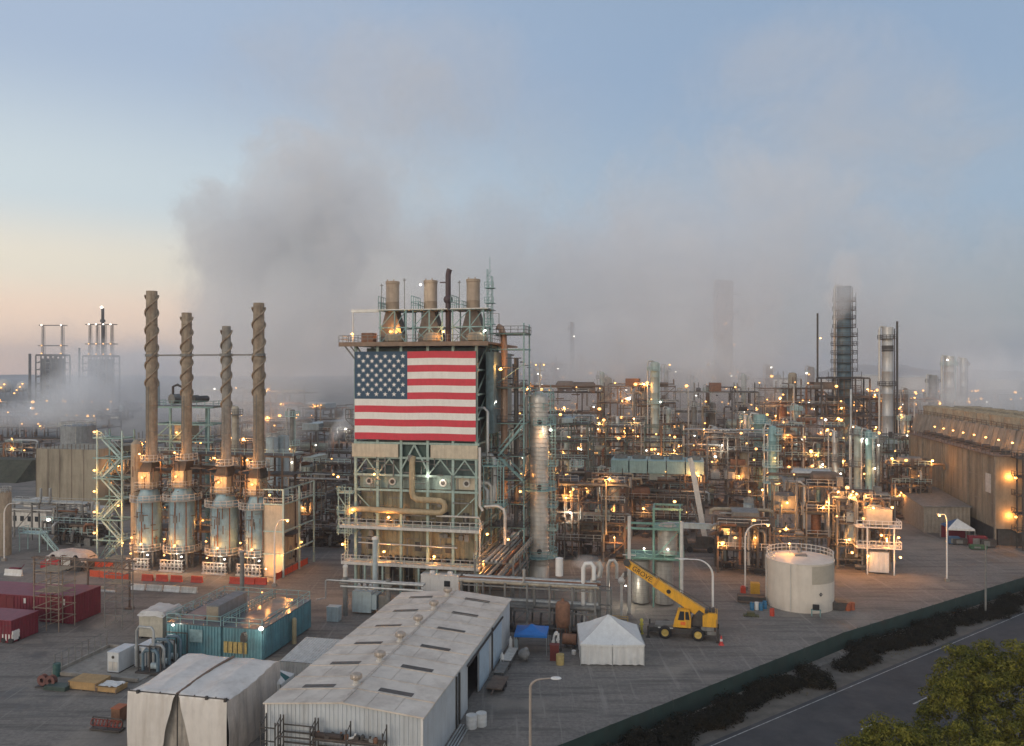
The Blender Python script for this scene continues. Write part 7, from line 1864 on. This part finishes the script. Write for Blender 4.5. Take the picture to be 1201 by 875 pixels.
for x in (-6, 0, 6): q.bar((x, -4, 0), (x, -4, 13), .6); q.bar((x, 4, 0), (x, 4, 13), .6)
q.build('support_table', bluegrey, t)
# the dark blue tower wrapped in platforms
t, r, zt = column('dark blue tower wrapped in scaffold platforms, its top lost in steam', 990, 300, 336, 16, mat('dark_blue_shell', (.10, .17, .22), .5, .1, var=.2, dirt=(.05, .05, .05), damt=.5), 8, 0, 'flat', lamps=0, nm='platform_tower', pm=darkst)
q = MB()
for k in range(14):
    z = 20 + k * 3.3; w = r + (3.6 if k < 5 else 2.2 if k < 10 else 1.6)
    q.lathe([(r, z), (w, z), (w, z + .15), (r, z + .15)], 10)
    q.ringrail((0, 0), w, z + .15, 1.2, 10, w=.13)
    for j in range(5): a = j * 1.256; q.bar((w * math.cos(a), w * math.sin(a), z), (w * math.cos(a), w * math.sin(a), z + 3.3), .16)
q.build('platform', darkst, t)
q = MB()
for x in (-9, -3, 3, 8):
    for y in (-5, 5): q.bar((x, y, 0), (x, y, 34), .5)
for z in (12, 20, 27, 34):
    for y in (-5, 5): q.bar((-9, y, z), (8, y, z), .45)
    q.box(-9, 8, -5, 5, z + .3, z + .45)
for k in range(3): q.bar((-9 + 6 * k, -5, 12), (-3 + 6 * k, -5, 20), .3); q.bar((-3 + 6 * k, -5, 20), (-9 + 6 * k, -5, 27), .3)
q.build('frame', darkst, t)
q = MB(); q.tube([(-9.5, 0, 10), (-9.5, 0, zt - 10)], .35, 8); q.build('side_pipe', darkst, t)
for x, z in ((-7, 15), (2, 16), (-2, 23), (7, 30), (-9.5, 49), (3, 12)): lamp(t, (x, -6, z), .36, 'o', 700)
column('ghostly tall square shouldered tower lost in the steam', 850, 430, 330, 19, brownst, 9, 5, 'flat', lamps=4, nm='platform_tower')
column('faint thin stack in the haze right of the silver column', 671, 430, 378, 4.5, darkst, 10, 1, 'flat', lamps=3, nm='chimney')
column('faint twin lamp column in the haze above the fan coolers', 728, 470, 386, 8, palegreen, 11, 2, lamps=5)
column('faint column in the haze left of the ghostly tower', 800, 450, 440, 7, palegreen, 12, 2, lamps=3)
column('faint column low in the haze near the silver column', 652, 400, 425, 7, brownst, 13, 2, lamps=5)
column('faint column beside the pale green column', 742, 380, 452, 6.5, insul, 14, 2, lamps=4)
column('brown column with lamps left of the dark blue tower', 951, 400, 430, 8, brownst, 15, 4, lamps=8)
column('grey column right of the ghostly tower', 902, 420, 428, 8, greyst, 16, 2, lamps=4)
column('stout grey column pair by the cooling tower, left one', 1094, 330, 440, 9, greyst, 17, 2, 'flat', lamps=1)
column('pale stack with a ladder cage above the cooling tower', 1113, 312, 418, 11, insul, 18, 2, 'flat', lamps=1, nm='chimney')
column('slimmer stack with a lamp ring right of the pale stack', 1129.5, 330, 420, 7, insul, 19, 2, 'flat', lamps=3, nm='chimney')
column('ivory column tucked behind the lit unit', 979, 205, 505, 6, insul, 20, 2, lamps=2)
column('rust brown column behind the pump rows right of the silver column', 711, 170, 548, 6.5, rustst, 21, 2, lamps=2)
column('thin pale column behind the rust brown unit', 676, 178, 540, 5, insul, 22, 2, lamps=1)
column('grey column behind the pale crane boom', 838, 240, 500, 6.5, insul, 23, 3, lamps=2)
column('brown column near the grey boom column', 858, 226, 510, 5, brownst, 24, 2, lamps=2)
column('dark column beside the stout teal column', 924, 238, 492, 5.5, brownst, 25, 3, lamps=2)
column('slim silver column between the teal and blue towers', 945, 250, 500, 5, insul, 26, 3, lamps=2)
column('pale column behind the third furnace stack', 276, 190, 476, 8, mat('ivory_jacket', (.48, .43, .34), .55, var=.15, dirt=(.2, .16, .12)), 27, 2, lamps=2)
column('slim grey column behind the rightmost furnace', 343, 215, 480, 6, greyst, 28, 2, lamps=2)
for i, (px, D, yt, w, m_, lb) in enumerate((
  (664, 250, 506, 5, palegreen, 'slim pale green column in the crowd right of the silver column'), (697, 262, 496, 4.5, greyst, 'slim dark grey column left of the fan coolers'),
  (724, 275, 488, 5.5, insul, 'pale jacketed column behind the left end of the fan coolers'), (751, 246, 492, 4.5, brownst, 'thin brown column behind the middle of the fan coolers'),
  (784, 262, 478, 5.5, palegreen, 'grey green column right of the tall pale green one'), (814, 280, 470, 6, greyst, 'grey column just left of the pale crane boom top'),
  (874, 252, 486, 4.5, insul, 'thin pale column left of the stout teal column'), (934, 270, 474, 6, palegreen, 'grey green column between teal columns and dark blue tower'),
  (960, 222, 520, 4.5, tealcol, 'short teal column below the dark blue tower'), (1030, 216, 512, 5, greyst, 'grey column in front of the chimney foot'),
  (1060, 250, 486, 5.5, insul, 'pale column just right of the chimney'), (1078, 268, 470, 4.5, greyst, 'thin grey column between the chimney and the stout grey pair'),
  (640, 300, 470, 5, brownst, 'thin brown column in haze directly behind the silver column'), (688, 330, 455, 4.5, insul, 'faint pale column left of the twin lamp column'),
  (612, 320, 448, 4.5, greyst, 'faint grey column at the right edge of the flag building'), (628, 350, 432, 5, brownst, 'faint brown column above the silver column top'),
  (706, 300, 436, 5.5, palegreen, 'tall grey green column in the haze left of the pale green one'), (781, 310, 428, 5, insul, 'tall pale column in the haze right of the pale green one'),
  (812, 330, 440, 6, greyst, 'hazy grey column right of the tall pale pair'), (830, 300, 452, 4.5, brownst, 'hazy thin brown column just left of the ghostly tower'),
  (872, 320, 438, 5.5, palegreen, 'hazy grey green column just right of the ghostly tower'), (888, 345, 448, 5, insul, 'hazy pale column second right of the ghostly tower'),
  (920, 330, 452, 5, greyst, 'hazy grey column before the white skyline tanks'), (1062, 300, 455, 5, brownst, 'brown column between chimney and the cooling tower stacks'))):
    column(lb, px, D, yt, w, m_, 60 + i, 2, lamps=2)
# smaller tanks
def tank(lbl, px, D, ytop, wpx, m_, seed, z0=0, nm='storage_tank', cone=True, rail=True):
    t = thing(nm, lbl, 'tank', at(px, D)); r = wpx * D / F / 2; zt = zof(ytop, D); n = 36
    pr = []
    for k in range(5): z = z0 + (zt - z0) * k / 4; pr += [(r, z), (r + .05, z + .03), (r, z + .06)] if 0 < k < 4 else [(r, z)]
    q = MB(); q.lathe(pr, n); s = q.build('shell', m_, t, True)
    q = MB(); q.lathe([(r + .06, zt), (r * .5, zt + (r * .09 if cone else .02)), (.02, zt + (r * .13 if cone else .02))], n); q.build('roof', m_, t, True)
    if rail: q = MB(); q.ringrail((0, 0), r - .1, zt, 1.1, 20, w=max(.09, D * .0005)); q.build('railing', galv, t)
    q = MB(); q.ladder(r * .5, -r * .88, 0, zt, .6, 1.0); q.build('ladder', galv, t)
    return t
tank('blue grey upright tank pair behind the rightmost furnace, left one', 319, 205, 513, 14, bluegrey, 1)
tank('blue grey upright tank pair behind the rightmost furnace, right one', 332, 208, 511, 14, bluegrey, 2)
tank('round grey tank in steam above the tan concrete block', 92, 236, 499, 37, mat('grey_cooling_tank', (.27, .29, .30), .6, var=.2, dirt=(.1, .1, .1), damt=.5), 3, nm='cooling_tank')
tank('small blue grey drum tank with a yellow vent left of the cream tank', 878, 160, 591, 12, bluegrey, 4)
tank('pale pink drum tank behind the rusty frame', 923, 170, 601, 11, mat('pale_pink', (.5, .4, .36), .55, dirt=(.2, .15, .12)), 5)
tank('drum tank on the lit unit right of the rusty frame', 1008, 172, 590, 15, insul, 6)
for i, (px, D, yt, w, lb) in enumerate(((918, 1150, 444, 46, 'white oil tank on the skyline left of the dark blue tower'), (964, 1250, 446, 38, 'white oil tank on the skyline partly hidden by the dark blue tower'), (1018, 1200, 441, 40, 'white oil tank on the skyline between dark blue tower and chimney'), (1072, 1300, 443, 42, 'white oil tank on the skyline right of the chimney'), (1170, 1400, 446, 44, 'white oil tank on the skyline above the cooling tower'), (600, 1500, 447, 30, 'white oil tank far off right of the flag building'))):
    tank(lb, px, D, yt, w, dirtywhite, 20 + i)
# spheres at the far left
for i, (px, D, w, lb) in enumerate(((6, 1200, 17, 'white gas sphere at the left edge of the skyline'), (27, 1260, 13, 'smaller white gas sphere on the left skyline'))):
    t = thing('gas_sphere', lb, 'sphere', at(px, D)); r = w * D / F / 2; q = MB(); q.sphere((0, 0, r + 6), r, 24); q.build('shell', dirtywhite, t, True)
    for k in range(8): a = k * .785; q = MB(); q.bar((r * .9 * math.cos(a), r * .9 * math.sin(a), 0), (r * .9 * math.cos(a), r * .9 * math.sin(a), r + 6), .9); q.build('leg', greyst, t)
    for k in range(4): lamp(t, (r * math.cos(3.6 + k * .7), -r, 4 + 5 * k), 1.3, 'o')
# coker derricks at the far left
def coker(lbl, px0, px1, D, ydeck, ytop, nm_, ymid, spire=None):
    t = thing('coker_tower', lbl, 'tower', at(px0, D), 0); w = (px1 - px0) * D / F; zd, zt, zm = zof(ydeck, D), zof(ytop, D), zof(ymid, D)
    q = MB()
    for k in range(9):
        z = zd * k / 8
        for y in (0, 14): q.bar((0, y, z), (w, y, z), .8)
    for x in [w * k / 5 for k in range(6)]:
        for y in (0, 14): q.bar((x, y, 0), (x, y, zd), .9)
    for k in range(8): q.bar((0, 0, zd * k / 8), (w, 0, zd * (k + 1) / 8), .5)
    q.box(0, w, 0, 14, zd, zd + 1.2); q.build('frame', darkst, t)
    q = MB()
    for k in range(3): q.cyl((w * (.2 + .3 * k), 7, zd * .3), (w * (.2 + .3 * k), 7, zd * .95), w * .13, 16)
    q.build('drum', darkst, t, True)
    for k in range(nm_):
        x = w * (.12 + .76 * k / max(1, nm_ - 1)); b = MB()
        for e in (-1, 1):
            for y in (6, 8): b.bar((x + e * 1.1, y, zd), (x + e * .7, y, zt), .3)
        n = 12
        for j in range(n): z = zd + (zt - zd) * j / n; z2 = zd + (zt - zd) * (j + 1) / n; b.bar((x - 1.1, 6, z), (x + 1.1, 6, z2), .3); b.bar((x - 1.1, 6, z2), (x + 1.1, 6, z2), .3)
        b.build('derrick', darkst, t)
        for z in (zd + 2, zm, zt): lamp(t, (x, 4, z), .6, 'o' if z < zt else 'w')
    q = MB(); q.box(-1, w + 1, 5, 9, zm - .5, zm + .3); q.box(-1, w + 1, 6, 8, zt - .4, zt + .3); q.build('walkway', darkst, t)
    if spire:
        b = MB(); x = w * .55; b.tube([(x, 7, zd), (x, 7, zof(spire, D))], 1.3, 10); b.lathe([(2.2, zof(spire, D) - 12), (2.2, zof(spire, D) - 10)], 12, (x, 7, 0)); b.build('flare_stack', darkst, t); lamp(t, (x, 5, zof(spire, D) + 1), 1.2, 'w')
    return t
coker('far coker block with twin derricks on the left skyline', 42, 72, 720, 417, 381, 2, 405)
coker('far coker block with derricks round a taller central flare stack', 97, 131, 700, 418, 380, 4, 403, 361)
column('dark thin stack on the skyline left of the twin derricks', 35, 900, 415, 3, darkst, 30, 0, 'flat', ladder=False, lamps=0, nm='chimney')
column('thin faint stack between the two coker blocks', 93, 900, 408, 2.2, darkst, 31, 0, 'flat', ladder=False, lamps=0, nm='chimney')

# ---------------------------------------------------------------- left middle ground
t = thing('concrete_block', 'big windowless tan concrete block beneath the steaming round tank', 'building', at(42, 212))
q = MB(); Lc = ux(at(42, 212), 112); q.box(0, Lc, 0, 16, 0, zof(526, 212))
q.build('wall', mat('tan_concrete', (.33, .29, .22), .8, var=.15, scale=.25, dirt=(.075, .065, .05), damt=.85, bump=.15, bscale=2), t)
q = MB()
for k in range(14): q.bar((.3 + k * Lc / 14, .3, zof(526, 212)), (.3 + k * Lc / 14, .3, zof(526, 212) + 1.3), .12)
for k in range(5): q.box(k * Lc / 5 + .05, k * Lc / 5 + .2, -.06, 0, 0, zof(526, 212))
q.build('parapet_post', brownst, t)
t = thing('tan_tank', 'tan jacketed tank cut by the left edge of the view', 'tank', at(2, 157))
q = MB(); q.lathe([(1.7, 0), (1.7, 12.2), (1.5, 12.6), (.01, 13)], 24); q.build('shell', tan, t, True); q = MB(); q.ringrail((0, 0), 1.6, 12.4, 1.0, 14); q.build('railing', galv, t)
t = thing('low_building', 'low whitewashed service building below the tan concrete block', 'building', at(11, 186))
q = MB(); L1 = ux(at(11, 186), 54); q.box(0, L1, 0, 9, 0, 4.2); q.box(L1 * .2, L1 * .55, 2, 7, 4.2, 6.0); q.build('wall', dirtywhite, t)
q = MB(); q.box(-.3, L1 + .3, -.3, 9.3, 4.2, 4.45); q.build('roof', concrete, t)
q = MB()
for k in range(4): q.box(1 + k * 2, 2 + k * 2, -.05, 0, 1.4, 2.6)
q.build('window', glass, t)
t = thing('low_building', 'pale tank farm kiosk group with an orange awning under the concrete block', 'building', at(60, 190))
q = MB(); L1 = ux(at(60, 190), 112); q.box(0, L1 * .4, 0, 5, 0, 4.6); q.box(L1 * .5, L1, 1, 6, 0, 3.6)
for k in range(5): q.cyl((L1 * .5 + k * 1.6, .3, 0), (L1 * .5 + k * 1.6, .3, 5.4), .5, 10)
q.build('wall', dirtywhite, t)
q = MB(); q.box(.4, L1 * .35, -1.0, 0, 4.7, 5.1); q.build('awning', mat('orange_awning', (.5, .26, .07), .7), t)
pipeway('pipe_rack', 'grey sloping pipe bridge leading to the stair tower at the left', at(8, 172), 'u', 19, 2.0, [6.2, 7.8], 4, greyst, 9, lamps=0)
t = thing('access_platform', 'small pale teal access platform with a stair at the left', 'platform', at(22, 160))
q = MB(); q.box(0, 5, 0, 2.4, 3.6, 3.75)
for x in (.1, 4.8):
    for y in (.1, 2.2): q.bar((x, y, 0), (x, y, 3.6), .16)
q.bar((5, .3, 3.6), (8.4, .3, .2), .12, .3); q.bar((5, 1.3, 3.6), (8.4, 1.3, .2), .12, .3); q.build('frame', paleteal, t)
q = MB(); q.rail([(0, 2.4, 3.75), (0, 0, 3.75), (5, 0, 3.75)], 1.1, 1.0, .09); q.rail([(5, .3, 3.75), (8.4, .3, .3)], 1.0, 1.2, .09); q.build('railing', paleteal, t)
unit('low dark pump rows left of the stair tower', 50, 112, 167, 4.5, 7, 'dark', 161, 12, 5, 1, 0, 0)
unit('low dark equipment row at the foot of the flag building, left side', 352, 398, 166, 3.2, 4, 'dark', 162, 8, 4, 0, 0, 0)
# ================================================================== VEGETATION
def leafmat(name, a, b_, c):
    m = bpy.data.materials.new(name); m.use_nodes = True; t = m.node_tree; n = t.nodes; l = t.links; bs = n['Principled BSDF']
    g = n.new('ShaderNodeNewGeometry'); oi = n.new('ShaderNodeTexCoord'); nz = n.new('ShaderNodeTexNoise'); nz.inputs['Scale'].default_value = .55; nz.inputs['Detail'].default_value = 3
    l.new(oi.outputs['Object'], nz.inputs['Vector'])
    add = n.new('ShaderNodeMath'); add.operation = 'MULTIPLY_ADD'; l.new(g.outputs['Random Per Island'], add.inputs[0]); add.inputs[1].default_value = .45; l.new(nz.outputs['Fac'], add.inputs[2])
    r = n.new('ShaderNodeValToRGB'); e = r.color_ramp.elements; e.new(.7)
    e[0].position = .42; e[0].color = (*a, 1); e[1].position = .72; e[1].color = (*b_, 1); e[2].position = 1.0; e[2].color = (*c, 1)
    l.new(add.outputs[0], r.inputs[0]); l.new(r.outputs[0], bs.inputs['Base Color']); bs.inputs['Roughness'].default_value = .85; bs.inputs['Specular IOR Level'].default_value = .15
    try: bs.inputs['Subsurface Weight'].default_value = 0
    except Exception: pass
    return m
leaf_olive = leafmat('olive_leaves', (.045, .052, .010), (.115, .115, .018), (.21, .185, .035))
leaf_dark = leafmat('dark_shrub_leaves', (.006, .006, .003), (.014, .013, .007), (.03, .022, .012))
bark = mat('bark', (.09, .07, .05), .9, var=.4, scale=3)
def leaf(b, p, nrm, s, r_):
    a = nrm.orthogonal().normalized(); a = Matrix.Rotation(r_.uniform(0, 6.28), 3, nrm) @ a; c = nrm.cross(a)
    w = s * r_.uniform(.55, .9)
    b.add([p - a * s, p + c * w * .5 - nrm * s * .12, p + a * s, p - c * w * .5 - nrm * s * .12], [(0, 1, 2, 3)])
def tree(px, D, H, rad, seed, lbl, nlobe=46, nleaf=150, ls=.27):
    r_ = random.Random(seed); t = thing('tree', lbl, 'tree', at(px, D), 0)
    q = MB(); q.tube([(0, 0, 0), (.1, .1, H * .25), (-.15, .1, H * .5), (.1, 0, H * .72)], .42, 10, .16)
    lob = []
    for k in range(nlobe):
        th = r_.uniform(0, 6.28); ph = math.acos(1 - r_.random() * 1.3); rr = r_.choice((1, 1, 1, .8, .6)) * (.92 + .22 * noise.noise((th * 1.3, ph * 2.2, seed)))
        c = Vector((math.cos(th) * math.sin(ph) * rad * rr, math.sin(th) * math.sin(ph) * rad * rr, H * .60 + math.cos(ph) * H * .37 * rr)); lob.append((c, r_.uniform(.5, 1.05)))
    for c, _ in lob[:14]: q.tube([(0, 0, H * r_.uniform(.25, .5)), tuple(c * .5 + Vector((0, 0, H * .25))), tuple(c)], .13, 6, .03)
    q.build('trunk', bark, t, True)
    b = MB()
    for c, lr in lob:
        for k in range(nleaf):
            d = Vector((r_.gauss(0, 1), r_.gauss(0, 1), r_.gauss(0, 1) + .35)).normalized(); rr = lr * (r_.random() ** .22)
            p = c + Vector((d.x * rr, d.y * rr, d.z * rr * .75)); nn = (d + Vector((r_.uniform(-.7, .7), r_.uniform(-.7, .7), r_.uniform(-.3, .9)))).normalized()
            leaf(b, p, nn, ls * r_.uniform(.6, 1.25), r_)
    b.build('crown', leaf_olive, t)
    return t
tree(1202, 60.5, 15.6, 7.3, 5, 'largest bushy olive green tree at the bottom right corner', 380, 140, .15)
tree(1052, 55.0, 11.6, 4.7, 6, 'lower rounded olive green tree left of the largest one at the bottom right', 220, 130, .14)
tree(1128, 54.5, 11.6, 4.4, 9, 'middle olive green tree between the two others at the bottom right', 200, 130, .14)
# scrubby hedge between fence and road
def shrub_mesh(seed):
    r_ = random.Random(seed); b = MB()
    for k in range(9): a = r_.uniform(0, 6.28); b.tube([(0, 0, 0), (math.cos(a) * .4, math.sin(a) * .4, .6), (math.cos(a) * .8, math.sin(a) * .8, r_.uniform(1.0, 1.7))], .04, 4, .015)
    for k in range(1100):
        d = Vector((r_.gauss(0, 1), r_.gauss(0, 1), abs(r_.gauss(0, .8)))).normalized(); rr = r_.uniform(.5, 1.0) * (1 + .35 * noise.noise(d * 2.2 + Vector((seed, 0, 0))))
        p = Vector((d.x * 1.45 * rr, d.y * 1.45 * rr, .1 + d.z * 1.7 * rr)); leaf(b, p, (d + Vector((r_.uniform(-.8, .8), r_.uniform(-.8, .8), r_.uniform(0, .6)))).normalized(), r_.uniform(.09, .2), r_)
    me = bpy.data.meshes.new('shrub'); me.from_pydata(b.v, [], b.f); me.materials.append(leaf_dark); return me
SM = [shrub_mesh(k) for k in range(4)]
hr = random.Random(3)
FPT = [Vector((*p, 0)) for p in FP]
def along_fence(s):
    for i in range(len(FPT) - 1):
        L = (FPT[i + 1] - FPT[i]).length
        if s <= L: d = (FPT[i + 1] - FPT[i]).normalized(); return FPT[i] + d * s, Vector((d.y, -d.x, 0))
        s -= L
    return FPT[-1], Vector((1, 0, 0))
s = 38.0; k = 0
while s < 185:
    if hr.random() < .9 and noise.noise((s * .12, 0, 5)) > -.28:
        p, nn = along_fence(s); p = p + nn * hr.uniform(1.5, 4.2)
        o = bpy.data.objects.new('shrub', SM[k % 4]); COL.objects.link(o); o.location = p; o.rotation_euler = (0, 0, hr.uniform(0, 6.28)); sc = hr.uniform(.9, 1.4); o.scale = (sc * 1.15, sc, sc * hr.uniform(.55, .8))
        tag(o, 'dark scrubby bush in the straggling hedge between the green fence and the road', 'bush', 'bushes along the roadside fence'); k += 1
    s += hr.uniform(.9, 1.6)
# dry weeds in the verge
b = MB(); r_ = random.Random(4)
for k in range(1500):
    ss = r_.uniform(-30, 160); tt = r_.uniform(-5.0, -.8); x, y, _ = rp_(ss, tt, 0)
    if noise.noise((x * .15, y * .15, 3)) < .05: continue
    h = r_.uniform(.08, .3)
    for j in range(3): a = r_.uniform(0, 6.28); b.add([(x, y, 0), (x + .06 * math.cos(a + 1.5), y + .06 * math.sin(a + 1.5), 0), (x + .12 * math.cos(a), y + .12 * math.sin(a), h)], [(0, 1, 2)])
o = b.build('dry_weeds', leafmat('dry_weed', (.05, .045, .02), (.11, .09, .05), (.17, .14, .08))); o['kind'] = 'stuff'; o['label'] = 'dry weeds on the road verge'
